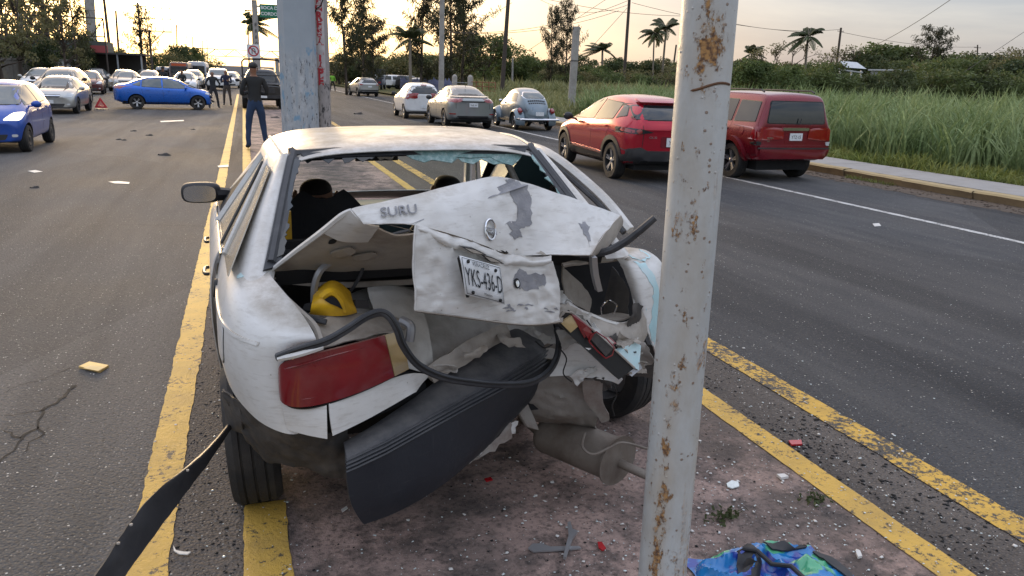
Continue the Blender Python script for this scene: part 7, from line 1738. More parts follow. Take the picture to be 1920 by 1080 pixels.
rust0 = b.m('MULTIPLY', b.m('MAXIMUM', b.m('MULTIPLY', streak, zone), b.rng(b.noise(b.mapping(v, (1.3,1.3,.7), (0,0,.4)), 8, 8, .72), .585, .64)), b.rng(b.noise(v, 75, 4, .7), .36, .56))
rust = b.m('MAXIMUM', b.m('MULTIPLY', rust0, .8), b.m('MULTIPLY', rust2, .95))
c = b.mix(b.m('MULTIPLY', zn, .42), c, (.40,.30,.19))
c = b.mix(rust, c, b.mix(b.rng(b.noise(v, 90, 4), .4, .6), (.10,.045,.02), (.42,.22,.07)))
sel = b.rng(b.sepxyz(b.voro(v, 55, 'Color'))[0], .80, .86); dot_ = b.m('MULTIPLY', b.rng(b.voro(v, 55), .26, .18), sel); c = b.mix(b.m('MULTIPLY', dot_, .75), c, (.20,.11,.055))
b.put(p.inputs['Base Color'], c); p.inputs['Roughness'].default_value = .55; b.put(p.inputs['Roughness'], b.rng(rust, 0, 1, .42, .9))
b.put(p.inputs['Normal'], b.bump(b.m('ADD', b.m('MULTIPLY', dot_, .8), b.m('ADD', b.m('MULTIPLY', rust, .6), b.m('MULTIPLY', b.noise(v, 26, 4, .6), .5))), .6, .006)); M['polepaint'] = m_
A = aD(1331, 0, 1.93); B_ = aD(1241, 1080, 2.29); d_ = (A-B_).normalized(); foot = B_ - d_*(B_.z/d_.z); top_ = B_ + d_*((4.6-B_.z)/d_.z)
rp = empty('steel_pole', foot, label='rusty white painted steel pole standing close in front on the median', cat='pole')
b = MB(); n = 56; N = 40; v, f = [], []
for i in range(N+1):
    t = i/N; c = (top_-foot)*t
    for j in range(n): a = 2*pi*j/n; r = .0705*(1+.004*noise.noise((cos(a)*3, sin(a)*3, c.z*5))); v.append(c + Vector((r*cos(a), r*sin(a), 0)))
f = [(i*n+j, i*n+(j+1)%n, (i+1)*n+(j+1)%n, (i+1)*n+j) for i in range(N) for j in range(n)]
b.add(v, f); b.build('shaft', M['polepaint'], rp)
rr = random.Random(3); b = MB()
for i in range(60):      # paint blisters and weld spatter
    a = rr.uniform(pi*.9, 2.1*pi); z = rr.uniform(.15, 2.3); c = (top_-foot)*(z/4.6) + Vector((.0700*cos(a), .0700*sin(a), 0)); s = rr.uniform(.0012, .0030)
    M_ = Matrix.Translation(c) @ Vector((cos(a), sin(a), 0)).to_track_quat('Z','Y').to_matrix().to_4x4(); b.lathe([(s*1.6,-.001),(s*1.3,s*.5),(s*.6,s*.85),(.0001,s)], 6, M_)
b.build('paint_blisters', M['polepaint'], rp)['kind'] = 'stuff'
b = MB()
for z0, th in ((1.70, .0035),):
    pts = [(top_-foot)*((z0+.006*sin(3*a)+.01*cos(a))/4.6) + Vector((.0705*cos(a), .0705*sin(a), 0)) for a in [pi*1.18+k*(pi*.55)/16 for k in range(17)]]; b.tube(pts, [.0005]+[th]*15+[.0005], 5)
b.build('weld_seam', mat_simple('rusty_weld', (.12,.06,.03), .9, var=.4, nscale=30), rp)
b = MB(); b.box((-.14,-.14,0.007),(.14,.14,.02)); b.build('base_plate', M['gal'], rp, False)

# graffiti-covered column pair
m_, nt, p = mat_new('posted_over_steel'); b = NB(nt); v = b.coord('Object'); z_ = b.sepxyz(v)[2]
c = b.mix(b.noise(v, 2.5, 5), (.27,.31,.34), (.38,.42,.45)); 
pap = b.m('MULTIPLY', b.rng(b.noise(b.mapping(v, (6, 6, 1.3)), 1.4, 7, .7), .44, .56), b.rng(z_, 2.2, 1.9))
c = b.mix(b.m('MULTIPLY', pap, .92), c, b.mix(b.noise(v, 9, 5), (.20,.19,.18), (.62,.66,.68)))
blue = b.m('MULTIPLY', b.rng(b.noise(b.mapping(v, (3,3,2)), 1.3, 4), .60, .66), b.rng(z_, 2.5, 2.2)); c = b.mix(b.m('MULTIPLY', blue, .7), c, (.10,.27,.42))
c = b.mix(b.m('MULTIPLY', b.m('MULTIPLY', b.rng(b.noise(b.mapping(v, (14,14,4)), 1.5, 6, .75), .57, .62), b.rng(z_, 2.2, 1.9)), .8), c, (.03,.03,.035))
b.put(p.inputs['Base Color'], c); p.inputs['Roughness'].default_value = .6; M['posted'] = m_
m_, nt, p = mat_new('posted_over_concrete'); b = NB(nt); v = b.coord('Object'); z_ = b.sepxyz(v)[2]
c = b.mix(b.noise(v, 6, 5), (.22,.20,.19), (.42,.39,.37)); c = b.mix(b.m('MULTIPLY', b.rng(b.noise(b.mapping(v, (10,10,3)), 1.5, 6, .75), .54, .60), b.rng(z_, 1.9, 1.5)), c, (.04,.04,.04))
b.put(p.inputs['Base Color'], c); p.inputs['Roughness'].default_value = .85; b.put(p.inputs['Normal'], b.bump(b.noise(v, 20, 4), .4, .01)); M['postedc'] = m_
g = gpt(566, 287); col = empty('sign_column', (g.x, g.y, 0), label='thick octagonal galvanised column with peeling posters on the median', cat='column')
b = MB(); b.lathe([(.40, -.02), (.39, .3), (.385, 2.0), (.375, 4.5), (.36, 7.5)], 8); b.build('shaft', M['posted'], col, False)
b = MB(); b.lathe([(.50,-.01),(.50,.03),(.36,.035)], 8); b.build('base_flange', M['gal'], col, False)
g2 = gpt(609, 285); cp = empty('concrete_pole', (g2.x, g2.y, 0), label='round concrete pole with red painted letters beside the thick galvanised column', cat='pole')
b = MB(); b.tube([(0,0,-.02),(0,0,3),(-.02,0,7.5)], [.165,.155,.135], 20); b.build('shaft', M['postedc'], cp)
M['redpaint'] = mat_simple('red_lettering_paint', (.38,.035,.045), .8, var=.25, nscale=9); M['whitebg'] = mat_simple('chalky_white_paint', (.50,.47,.46), .85, var=.25, nscale=7, dirt=(.2,.18,.17), dirt_amt=.5)
rad_ = lambda z: (.165-.010*z/3 if z < 3 else .155-.02*(z-3)/4.5)
v, f = [], []
for i in range(13):
    z = 1.52+i*.35
    for k in range(9): a = -pi/2-.30 + (k-4)*.17; v.append((cos(a)*(rad_(z)+.003), sin(a)*(rad_(z)+.003), z))
f = [(i*9+k, i*9+k+1, (i+1)*9+k+1, (i+1)*9+k) for i in range(12) for k in range(8)]; mk('painted_band', v, f, M['whitebg'], cp)
for i, ch in enumerate('EGRESA TAPE'):
    if ch == ' ': continue
    z = 1.52 + (10-i)*.165; o = text_obj('red_letter', ch, .23, face_M((0,0,0), (1,0,0), (0,0,1)), M['redpaint'], cp, ext=0, bold=.014)
    for q in o.data.vertices: a = -pi/2-.30 + q.co.x*1.15/ .16*.8; r = rad_(z)+.006; q.co = Vector((cos(a)*r, sin(a)*r, z+q.co.z))
b = MB(); 
for (z0, z1) in ((3.6,3.2),(3.2,2.9),(2.9,2.85)): pass
b.tube([(.17*cos(a), .17*sin(a), 3.1+.28*(a+pi/2)+.05*sin(5*a)) for a in [-pi+k*pi/12 for k in range(13)]], .012, 6); b.tube([(-.62+.05*k, -.30-.01*k, 1.0-.02*k+.03*sin(k)) for k in range(10)], .012, 6)
b.build('hanging_cable', M['seal'], cp)

# ---- utility and lamp poles
def pole(name, label, px, ybase, pxt, yt, wpx, mat, cat='pole', arms=0, lamp=False, taper=.75, depth=None, group=None, over=0):
    g = gpt(px, ybase); dep = (g-CAM).dot(fw); v = ray(pxt, yt); t = (g-CAM).dot(Vector((fw.x, fw.y, 0)).normalized())/v.dot(Vector((fw.x, fw.y, 0)).normalized()); T_ = CAM + v*t
    T_ = T_ + (T_-g).normalized()*over; root = empty(name, g, label=label, cat=cat, group=group); r = wpx*dep/F_PX/2; d = T_-g
    b = MB(); b.tube([(0,0,-.05), tuple(d*.5), tuple(d)], [r, r*(1+taper)/2, r*taper], 14); b.build('shaft', mat, root)
    for k in range(arms):
        zz = d*(1-.05-.10*k); b = MB(); wv = .9; b.box((zz.x-wv, zz.y-.05, zz.z-.05), (zz.x+wv, zz.y+.05, zz.z+.05)); arm = b.build('crossarm', M['wood'], root, False)
        for s in (-.8, 0, .8):
            b = MB(); b.lathe([(.04,0),(.05,.05),(.03,.08),(.05,.11),(.001,.15)], 8, Matrix.Translation((zz.x+s, zz.y, zz.z+.05))); b.build('insulator', M['conc'], arm)
    if lamp:
        b = MB(); b.tube([tuple(d), (d.x-.6, d.y, d.z+.25), (d.x-1.6, d.y, d.z+.3)], [.05,.04,.035], 8); b.build('lamp_arm', M['gal'], root)
        b = MB(); b.box((d.x-2.2, d.y-.12, d.z+.24), (d.x-1.55, d.y+.12, d.z+.36)); b.build('lamp_head', M['gal'], root, False)
    return root, g, T_
tops = {}
def PL(key, *a, **k): r = pole(*a, **k); tops[key] = r[2]; return r
PL('lamp', 'concrete_pole', 'tall pale concrete pole on the verge behind the white hatchback', 827, 196, 829, 0, 10.5, M['conc'], over=3)
PL('w1', 'wooden_pole', 'dark tarred wooden pole leaning right, between the grey green sedan and the beetle', 940, 190, 953, 0, 8.5, M['wood'], over=3)
PL('w2', 'wooden_pole', 'thin dark wooden power pole left of the pair of palms', 1168, 178, 1180, 0, 6.5, M['wood'], over=4)
cc, cg, ct = PL('cut', 'concrete_pole', 'cut-off pale concrete post left of the bright red crossover', 1070, 216, 1081, 50, 15, M['conc'], taper=.9)
b = MB(); q = (ct-cg)*.62; b.lathe([(.205,-.02),(.205,.02)], 14, Matrix.Translation(q)); b.tube([tuple((ct-cg)*.98+Vector((-.22,0,0))), tuple((ct-cg)*.98+Vector((.22,0,0)))], .06, 6); b.build('steel_band', M['seal'], cc)
PL('thin', 'thin_pole', 'thin pale pole in front of the casuarinas by the graffiti covered poles', 646, 148, 645, 58, 5, M['conc'])
PL('lean', 'leaning_pole', 'thin dark leaning pole next to the rusty white pole', 1256, 176, 1268, 84, 4, M['wood'])
PL('hf', 'power_pole', 'wooden power pole with a crossarm in front of the white shed', 1561, 182, 1577, 52, 5, M['wood'], arms=1)
PL('far', 'power_pole', 'small distant power pole above the reeds', 1831, 192, 1833, 84, 3, M['wood'], arms=1)
bp, bg_, bt_ = pole('marker_post', 'short post painted orange above white, left of the old grey blue car', 960, 178, 961, 108, 4.5, M['conc'])
b = MB(); q = bt_-bg_; b.tube([tuple(q*.42), tuple(q*1.0)], .088, 10); b.build('orange_sleeve', mat_simple('faded_orange_paint', (.48,.16,.08), .8, dirt=(.3,.2,.15), dirt_amt=.4), bp)
PL('l1', 'concrete_pole', 'leaning pale concrete pole at the far left by the railings', 52, 153, 34, 0, 7, M['conc'], over=2)
PL('l2', 'concrete_pole', 'second pale concrete pole from the left edge', 96, 141, 79, 0, 7, M['conc'], over=2)
PL('l3', 'thick_column', 'thick grey concrete column rising behind the low roofed stand', 180, 152, 166, 0, 18, M['conc'], over=3)
PL('l4', 'concrete_pole', 'thin pole right of the thick grey column', 184, 150, 175, 0, 5, M['conc'], over=2)
PL('l5', 'wooden_pole', 'dark leaning pole between the thick column and the billboard frame', 212, 146, 195, 0, 6, M['wood'], over=1)
PL('l6', 'wooden_pole', 'short dark pole just right of the dark leaning pole', 226, 144, 217, 20, 4.5, M['wood'])
PL('l7', 'power_pole', 'power pole with a crossarm beside the empty billboard frame', 268, 141, 258, 5, 4, M['wood'], arms=1)
PL('l8', 'power_pole', 'small power pole with a crossarm right of the billboard frame', 333, 138, 331, 46, 3, M['wood'], arms=1)
for i, (a, b0, c_, d0) in enumerate(((348,136,349,66),(363,136,361,68),(380,136,379,75),(389,136,388,72),(278,140,276,82))):
    pole('power_pole', '%s distant thin power pole from the left, beyond the left trees' % ORD[i], a, b0, c_, d0, 2, M['wood'], arms=1, group='distant power poles left of the road')
PL('lm', 'street_lamp', 'slim street lamp with an arm, left of the green road sign', 468, 146, 464, 24, 3, M['gal'], lamp=False)
# ---- overhead sign, no-u-turn sign
def post_at(px, D): y = at_depth(px, D); return gpt(px, y)
gs = post_at(487, 40); sg = empty('road_sign', (gs.x, gs.y, 0), label='green overhead road sign with white words on a grey column beyond the pickup', cat='road sign')
k_ = 40/F_PX
b = MB(); b.tube([(0,0,0),(0,0,5.3)], [.16,.14], 12); b.build('column', M['conc'], sg)
M['signgreen'] = mat_simple('road_sign_green', (.012,.17,.085), .5, var=.08); M['signwhite'] = mat_simple('sign_white', (.75,.76,.75), .5, var=.04)
b = MB(); b.box((.25,-.08,4.45),(1.55,-.02,5.12)); sb = b.build('sign_board', M['signgreen'], sg, False)
text_obj('sign_lettering', 'BOCA DEL R', .23, face_M((.30,-.085,4.93), (1,0,0), (0,0,1)), M['signwhite'], sb, align='LEFT', bold=.006); text_obj('sign_lettering', 'CORDOBA', .23, face_M((.30,-.085,4.63), (1,0,0), (0,0,1)), M['signwhite'], sb, align='LEFT', bold=.006)
b = MB(); b.tube([(0,0,5.0),(1.6,0,5.0)], .05, 8); b.build('sign_arm', M['gal'], sg)
for i, ch in enumerate('8880'): text_obj('painted_figure', ch, .24, face_M((0,-.165,4.05-i*.32), (1,0,0), (0,0,1)), M['ink'], sg, ext=0)
gn = post_at(481, 37); ns = empty('no_turn_sign', (gn.x, gn.y, 0), label='white plate with a red ringed no U-turn symbol above the black pickup', cat='road sign')
b = MB(); b.box((-.32,-.02,2.30),(.32,.0,2.95)); nb_ = b.build('sign_plate', M['signwhite'], ns, False)
b = MB(); b.tube([(0,.03,0),(0,.03,2.9)], .03, 8); b.build('post', M['gal'], ns)
M['sred'] = mat_simple('sign_red', (.45,.02,.03), .5)
b = MB(); v = []
for k in range(24):
    a = 2*pi*k/24
    for r in (.20, .26): v.append((r*cos(a), -.025, 2.63+r*sin(a)))
b.add(v, [(2*k, 2*k+1, (2*k+3) % 48, (2*k+2) % 48) for k in range(24)]); b.add([(-.19,-.028,2.79),(-.15,-.028,2.82),(.19,-.028,2.47),(.15,-.028,2.44)], [(0,1,2,3)]); b.build('red_ring', M['sred'], nb_, False)
b = MB(); b.tube([(-.07,-.026,2.50),(-.07,-.026,2.68),(-.04,-.026,2.75),(.03,-.026,2.75),(.07,-.026,2.68),(.07,-.026,2.60)], .018, 6); b.add([(.02,-.03,2.62),(.12,-.03,2.62),(.07,-.03,2.54)], [(0,1,2)]); b.build('turn_arrow', M['ink'], nb_, False)

# ---- footbridge across the road
D = 190; fb = empty('footbridge', (0, D, 0), label='pale steel truss footbridge crossing the road in the distance', cat='bridge')
def wx(px): v = ray(px, hor(px)); return v.x/v.y*D
x0, x1 = wx(372), wx(640); zt, zb_ = 6.1, 4.6; M['bridge'] = mat_simple('pale_bridge_steel', (.24,.19,.13), .6)
b = MB()
b.box((x0,-1,zb_-.15),(x1,1,zb_)); b.build('deck', M['bridge'], fb, False)
for s in (-1, 1):
    b = MB(); b.box((x0,s-.08,zt-.12),(x1,s+.08,zt)); n = int((x1-x0)/1.9)
    for i in range(n): xa = x0+(x1-x0)*i/n; xb = x0+(x1-x0)*(i+1)/n; b.tube([(xa,s,zb_ if i % 2 else zt),(xb,s,zt if i % 2 else zb_)], .06, 4); 
    b.build('truss', M['bridge'], fb, False)
for x in (x0+1, x1-1, wx(520)): b = MB(); b.box((x-.4,-.6,0),(x+.4,.6,zb_-.15)); b.build('pier', M['conc'], fb, False)
b = MB(); b.box((wx(330), 20, -.1), (wx(520), 21, 2.6)); o = b.build('overpass_wall', mat_simple('hazy_concrete', (.34,.31,.29), .9), None, False); o.location = (0, D, 0); tag(o, 'long low concrete wall closing the road beyond the footbridge', 'wall')

# ---- left side: railings, stand, kiosk, billboard frame, screen frame
def span(px0, D0, px1, D1): return post_at(px0, D0), post_at(px1, D1)
a_, c_ = Vector((-14.6, 18, 0)), Vector((-15.2, 75, 0)); fe = empty('railing_fence', a_, label='grey metal railings with vertical bars along the left verge', cat='fence'); L_ = (c_-a_)
M['fence'] = mat_simple('grey_railing', (.17,.16,.145), .6, metal=.3, dirt=(.12,.08,.05), dirt_amt=.5)
n = 19
for i in range(n+1):
    q = L_*i/n; b = MB(); b.box((q.x-.06, q.y-.06, 0), (q.x+.06, q.y+.06, 2.1)); b.build('fence_post', M['fence'], fe, False)
b = MB()
for z in (.35, 1.85): b.tube([(0,0,z), (L_.x, L_.y, z)], .03, 4)
nb = 330
for i in range(nb): q = L_*i/nb; b.box((q.x-.015, q.y-.015, .1), (q.x+.015, q.y+.015, 2.0))
b.build('railing_bars', M['fence'], fe, False)['kind'] = 'stuff'
g = post_at(150, 62); st = empty('roadside_stand', (g.x-1, g.y, 0), label='low roofed roadside stand with a grey green fascia and a small red sign', cat='stand')
M['fascia'] = mat_simple('grey_green_fascia', (.085,.10,.09), .7, var=.2); M['sheet'] = mat_simple('dark_corrugated_sheet', (.06,.055,.05), .7)
b = MB(); b.box((-2.3,-2,2.75),(3.6,2,3.6)); b.build('fascia', M['fascia'], st, False)
b = MB(); b.box((-2.8,-2.6,2.60),(6.5,2.2,2.74)); b.build('awning_roof', M['sheet'], st, False)
b = MB(); b.box((-2.1,1.2,0),(6.2,1.3,2.6)); b.build('back_wall', M['sheet'], st, False)
for x in (-2.6,-.2,2.2,4.4,6.2): b = MB(); b.box((x-.06,-2.4,0),(x+.06,-2.28,2.6)); b.build('roof_post', M['gal'], st, False)
b = MB(); b.box((2.5,-2.75,2.70),(3.8,-2.68,3.25)); b.build('red_sign', mat_simple('faded_red_sign', (.35,.07,.07), .6), st, False)
g = post_at(128, 55); kb = empty('white_kiosk', (g.x, g.y, 0), label='small white kiosk with panelled sides behind the silver sedan', cat='kiosk')
b = MB(); b.box((-.75,-.6,0),(.75,.6,1.95)); b.build('cabin', M['white'], kb, False); b = MB(); b.box((-.85,-.7,1.96),(.85,.7,2.05)); b.build('roof', M['silver'], kb, False)
for z in (.5,.9,1.3,1.7): b = MB(); b.box((-.7,-.63,z-.015),(.7,-.605,z+.015)); b.build('panel_rib', M['gal'], kb, False)
g = post_at(292, 78); bf = empty('billboard_frame', (g.x, g.y, 0), label='empty steel billboard frame with a walkway on a dark pole', cat='billboard frame')
s_ = 78/F_PX; b = MB()
X0, X1, Z0, Z1 = -1.1, 2.0, (hor(290)-58)*s_+CAM_H, (hor(290)-14)*s_+CAM_H
for i in range(5): x = X0+(X1-X0)*i/4; b.tube([(x,0,Z0),(x,0,Z1)], .035, 4)
for z in (Z0, Z1, (Z0+Z1)/2): b.tube([(X0-.4,0,z),(X1,0,z-.15*(z == Z1))], .04, 4)
b.build('frame', M['wood'], bf, False)
b = MB(); b.box((-.9,-.35,Z0-.15),(2.1,.1,Z0-.08)); b.build('walkway', M['wood'], bf, False); b = MB(); b.tube([(-.2,0,0),(-.2,0,Z0)], .12, 8); b.tube([(-.2,0,Z0-1.5),(1.3,0,Z0)], .05, 5); b.build('support_post', M['wood'], bf)
g = post_at(96, 58); tf = empty('truss_frame', (g.x, g.y, 0), label='dark triangulated steel frame above the low roofed stand', cat='frame'); b = MB(); z0, z1 = 3.9, 5.3
b.tube([(-1.2,0,z0),(4.2,0,z0)], .05, 4); b.tube([(-1.2,0,z1),(4.2,0,z1)], .05, 4)
for i in range(6): b.tube([(-1.2+i*.9,0,z0 if i % 2 else z1),(-.3+i*.9,0,z1 if i % 2 else z0)], .04, 4)
for x in (-1.2, 4.2): b.tube([(x,0,0),(x,0,z1)], .06, 5)
b.build('frame', M['wood'], tf)

# ---- right side: blue picket fence, gate posts, orange gate, shed, house
M['bluef'] = mat_simple('blue_grey_fence_paint', (.16,.17,.27), .8, var=.3, nscale=3); M['postw'] = mat_simple('chalky_post', (.42,.39,.36), .9, dirt=(.2,.17,.14), dirt_amt=.5); M['rustr'] = mat_simple('rusty_orange_steel', (.26,.10,.05), .8)
A0, A1 = post_at(752, 68), post_at(848, 58); pf = empty('picket_fence', A0, label='blue grey picket fence on the verge behind the white hatchback', cat='fence'); dv = (A1-A0); n = 34
pm = None
for i in range(n):
    q = dv*i/n
    if pm is None: b = MB(); b.box((-.08,-.02,0),(.08,.02,1.35)); b.add([(-.08,-.02,1.35),(.08,-.02,1.35),(.08,.02,1.35),(-.08,.02,1.35),(0,0,1.5)], [(0,1,4),(1,2,4),(2,3,4),(3,0,4)]); o = b.build('picket', M['bluef'], pf, False); pm = o.data
    else: o = bpy.data.objects.new('picket', pm); COL.objects.link(o); o.parent = pf
    o.location = q; o.scale = (1, 1, random.uniform(.9, 1.1))
b = MB(); b.tube([(0,.05,1.1), tuple(dv+Vector((0,.05,1.1)))], .03, 4); b.build('fence_rail', M['bluef'], pf)
A0, A1 = post_at(852, 56), post_at(928, 52); gt = empty('field_gate', A0, label='rusty orange pipe gate between chalky posts at the field edge', cat='gate'); dv = A1-A0
for t in (0, .40): b = MB(); q = dv*t; b.box((q.x-.16,q.y-.16,0),(q.x+.16,q.y+.16,1.75)); b.lathe([(.18,1.75),(.12,1.86),(.001,1.9)], 8, Matrix.Translation(q)); b.build('gate_post', M['postw'], gt, False)
b = MB()
for z in (.5, .8, 1.1, 1.4): b.tube([tuple(dv*.42+Vector((0,0,z))), tuple(dv+Vector((0,0,z)))], .025, 4)
for t in (.42,.55,.7,.85,1): b.tube([tuple(dv*t+Vector((0,0,.1))), tuple(dv*t+Vector((0,0,1.45)))], .035, 4)
b.build('gate_bars', M['rustr'], gt)
b = MB(); 
for z in (.5, .9, 1.3): b.tube([tuple(dv*.02+Vector((0,0,z))), tuple(dv*.40+Vector((0,0,z)))], .02, 4)
b.build('fence_wires', M['gal'], gt)
g = post_at(1562, 62); sh = empty('white_shed', (g.x, g.y, 0), radians(-8), label='open white shed with a pitched tin roof on thin posts', cat='shed')
M['tin'] = mat_simple('pale_tin_roof', (.52,.54,.55), .5, dirt=(.3,.25,.2), dirt_amt=.4)
b = MB(); b.add([(-1.6,-1.2,3.35),(1.5,-1.2,3.1),(1.5,1.5,3.3),(-1.6,1.5,3.6),(-1.6,-1.2,3.45),(1.5,-1.2,3.2),(1.5,1.5,3.4),(-1.6,1.5,3.7)], [(0,3,2,1),(4,5,6,7),(0,1,5,4),(1,2,6,5),(2,3,7,6),(3,0,4,7)]); b.build('roof', M['tin'], sh, False)
b = MB(); b.add([(-.2,-1.3,3.5),(1.7,-1.3,3.45),(1.6,0,4.0),(-.1,0,4.05)], [(0,1,2,3)]); b.build('ridge_cap', M['tin'], sh, False)
for x in (-1.5,-.55,.5,1.4): b = MB(); b.box((x-.06,-1.1,0),(x+.06,-.98,3.3)); b.build('post', M['signwhite'], sh, False)
b = MB(); b.box((-1.5,-1.1,0),(1.4,1.3,.9)); b.build('base_wall', M['conc'], sh, False)
g = post_at(1668, 75); ho = empty('small_house', (g.x, g.y, 0), radians(12), label='small grey house with a sloping roof half hidden by dark bushes', cat='house')
M['hwall'] = mat_simple('grey_render', (.30,.31,.33), .85, dirt=(.2,.18,.16), dirt_amt=.4); M['hroof'] = mat_simple('brown_tile_roof', (.13,.10,.09), .85, var=.3)
b = MB(); b.box((-1.9,-1.5,0),(.3,1.5,3.7)); b.build('wall', M['hwall'], ho, False); b = MB(); b.box((-2.1,-1.7,3.71),(.5,1.7,3.85)); b.build('roof', M['tin'], ho, False)
b = MB(); b.box((.32,-1.3,0),(2.5,1.5,2.3)); b.build('wall', M['hwall'], ho, False)
b = MB(); b.add([(.25,-1.6,2.3),(2.8,-1.6,2.3),(2.6,0,3.1),(.25,0,3.2),(.25,1.6,2.3),(2.8,1.6,2.3)], [(0,1,2,3),(3,2,5,4),(0,3,4),(1,5,2)]); b.build('roof', M['hroof'], ho, False)
for x, z in ((-1.3,2.6),(-.4,2.6),(1.3,1.5)): b = MB(); b.box((x-.25,-1.56 if x < .3 else -1.36,z-.3),(x+.25,-1.50 if x < .3 else -1.30,z+.3)); b.build('window', M['glass_dark'], ho, False)
# ---- overhead wires
def wire(pa, pb, sag, label, r=.012, group='overhead wires'):
    pts = []
    for k in range(17): t = k/16; q = pa.lerp(pb, t); q = q - Vector((0,0,sag*4*t*(1-t))); pts.append(q)
    b = MB(); b.tube(pts, r, 4, False); o = b.build('overhead_wire', M['wood']); loc_obj(o, pa); tag(o, label, 'wire', group)
def wp(px, py, D): return aD(px, py, D)
WL_ = ['long sagging wire from the casuarinas to the thin dark power pole', 'upper sagging wire from the concrete lamp pole to the thin dark power pole', 'wire from the tarred wooden pole to the rusty white pole', 'wire from the thin dark power pole to the pole by the white shed', 'short wire between the concrete lamp pole and the tarred wooden pole', 'steep stay wire crossing the sky left of the thin dark power pole', 'short stay wire dropping left from the thin dark power pole', 'wire between the rusty white pole and the pole by the white shed', 'wire running right from the pole by the white shed over the reeds', 'thick diagonal wire rising to the top edge above the reeds', 'wire slanting down from the right edge towards the scrub', 'wire at the top left corner between pale concrete poles', 'wire from the second pale pole to the pole by the billboard frame', 'topmost wire sagging above the cut-off concrete post']
for wi_, (a, c_, sg_, r) in enumerate((((700,40,50),(1160,20,60),1.2,.016),((840,60,55),(1180,0,60),.8,.016),((990,-10,60),(1290,30,70),.4,.018),((1185,5,60),(1500,60,62),.3,.016),((860,50,55),(960,5,58),.2,.016),((990,95,62),(1180,-30,60),.0,.016),((1108,90,62),(1176,15,60),.0,.016),((1380,45,62),(1577,55,64),.3,.014),((1577,60,64),(1833,88,90),.4,.016),((1640,85,60),(1790,-6,40),.15,.02),((1920,60,55),(1770,160,48),.0,.02),((0,25,44),(170,30,60),.3,.014),((60,5,44),(260,12,70),.4,.014),((1000,-8,60),(1180,8,60),.9,.014))):
    wire(wp(*a), wp(*c_), sg_, WL_[wi_], r)
# ============================================================ debris and small things
M['shard'] = mat_simple('glass_crumbs', (.62,.68,.66), .15, var=.25, nscale=90, spec=1)
M['shardw'] = mat_simple('white_chips', (.62,.60,.56), .6, var=.2, nscale=40)
def scatter(name, n, xs, ys, s0, s1, mat, seed, z=.010, fall=None, label=None, flat=.45):
    g = np.random.default_rng(seed); X = g.uniform(*xs, n); Y = g.uniform(*ys, n)
    if fall is not None: keep = g.random(n) < fall(X, Y); X, Y = X[keep], Y[keep]
    n = len(X); s = s0 + (s1-s0)*g.random(n)**3; t = g.uniform(0, 2*pi, n)
    base = np.array([[-1,-.7,0],[1,-.8,0],[.9,.8,0],[-.8,.9,0],[-.7,-.4,1],[.8,-.5,.8],[.6,.6,1],[-.6,.5,.7]])
    V_ = base[None]*s[:, None, None]*(1+.5*(g.random((n, 8, 3))-.5)); V_[..., 2] *= flat; asp = .22+g.random(n)**1.5*1.1; V_[..., 1] *= asp[:, None]
    c, si = np.cos(t)[:, None], np.sin(t)[:, None]; x = V_[..., 0]*c - V_[..., 1]*si + X[:, None]; y = V_[..., 0]*si + V_[..., 1]*c + Y[:, None]; v = np.stack([x, y, V_[..., 2]+z], -1).reshape(-1, 3)
    F_ = np.array([[0,3,2,1],[4,5,6,7],[0,1,5,4],[1,2,6,5],[2,3,7,6],[3,0,4,7]]); f = (np.arange(n)[:, None, None]*8 + F_[None]).reshape(-1, 4)
    o = bpy.data.objects.new(name, mesh_np(name, v, f, mat)); COL.objects.link(o); tag(o, label, None, None, 'stuff'); return o
pk = lambda cx, cy, r: (lambda X, Y: np.exp(-(((X-cx)**2+(Y-cy)**2)/r**2)))
scatter('glass_crumbs', 9500, (-.3, 3.1), (1.3, 4.5), .0012, .0062, M['shard'], 1, .012, lambda X, Y: .25+.75*np.exp(-((X-1.6)**2/.7+(Y-2.1)**2/.5)), 'small glass crumbs scattered on the median and lines')
scatter('white_chips', 3200, (-.5, 3.2), (1.3, 5.0), .0015, .0095, M['shardw'], 2, .012, lambda X, Y: .2+.8*np.exp(-((X-1.7)**2/.6+(Y-2.1)**2/.6)), 'white paint and plastic chips on the median')
scatter('glass_crumbs', 2600, (2.9, 9), (1.6, 14), .002, .006, M['shard'], 3, .003, lambda X, Y: .35*np.exp(-(X-3)/3), 'glass crumbs on the right lanes')
scatter('road_grit', 3000, (-4.5, -.3), (1.8, 12), .0015, .005, M['shardw'], 4, .003, lambda X, Y: .5*np.ones_like(X), 'pale grit on the left lane')
scatter('dirt_crumbs', 4200, (2.40, 2.86), (1.4, 7), .0025, .011, M['crack'], 5, .004, lambda X, Y: (np.sin(Y*3.1)+np.sin(Y*7.3)+1.2)/3+.15, 'dark tar crumbs between the two right yellow lines')
scatter('dirt_crumbs', 1800, (-.36, .0), (1.5, 7), .002, .008, M['crack'], 6, .004, None, 'dark crumbs on the dusty strip by the left wheel')
scatter('dirt_crumbs', 1500, (.1, 2.3), (1.5, 4.2), .002, .006, M['crack'], 7, .008, None, 'dark crumbs on the median slab')
scatter('gutter_grit', 2500, (10.8, 11.5), (7, 30), .006, .03, M['dust'], 8, .004, None, 'dirt and grit in the kerb gutter')
M['redbit'] = mat_simple('red_plastic', (.40,.01,.015), .25, coat=.5); M['alu'] = mat_simple('scratched_aluminium', (.42,.42,.43), .4, metal=.7)
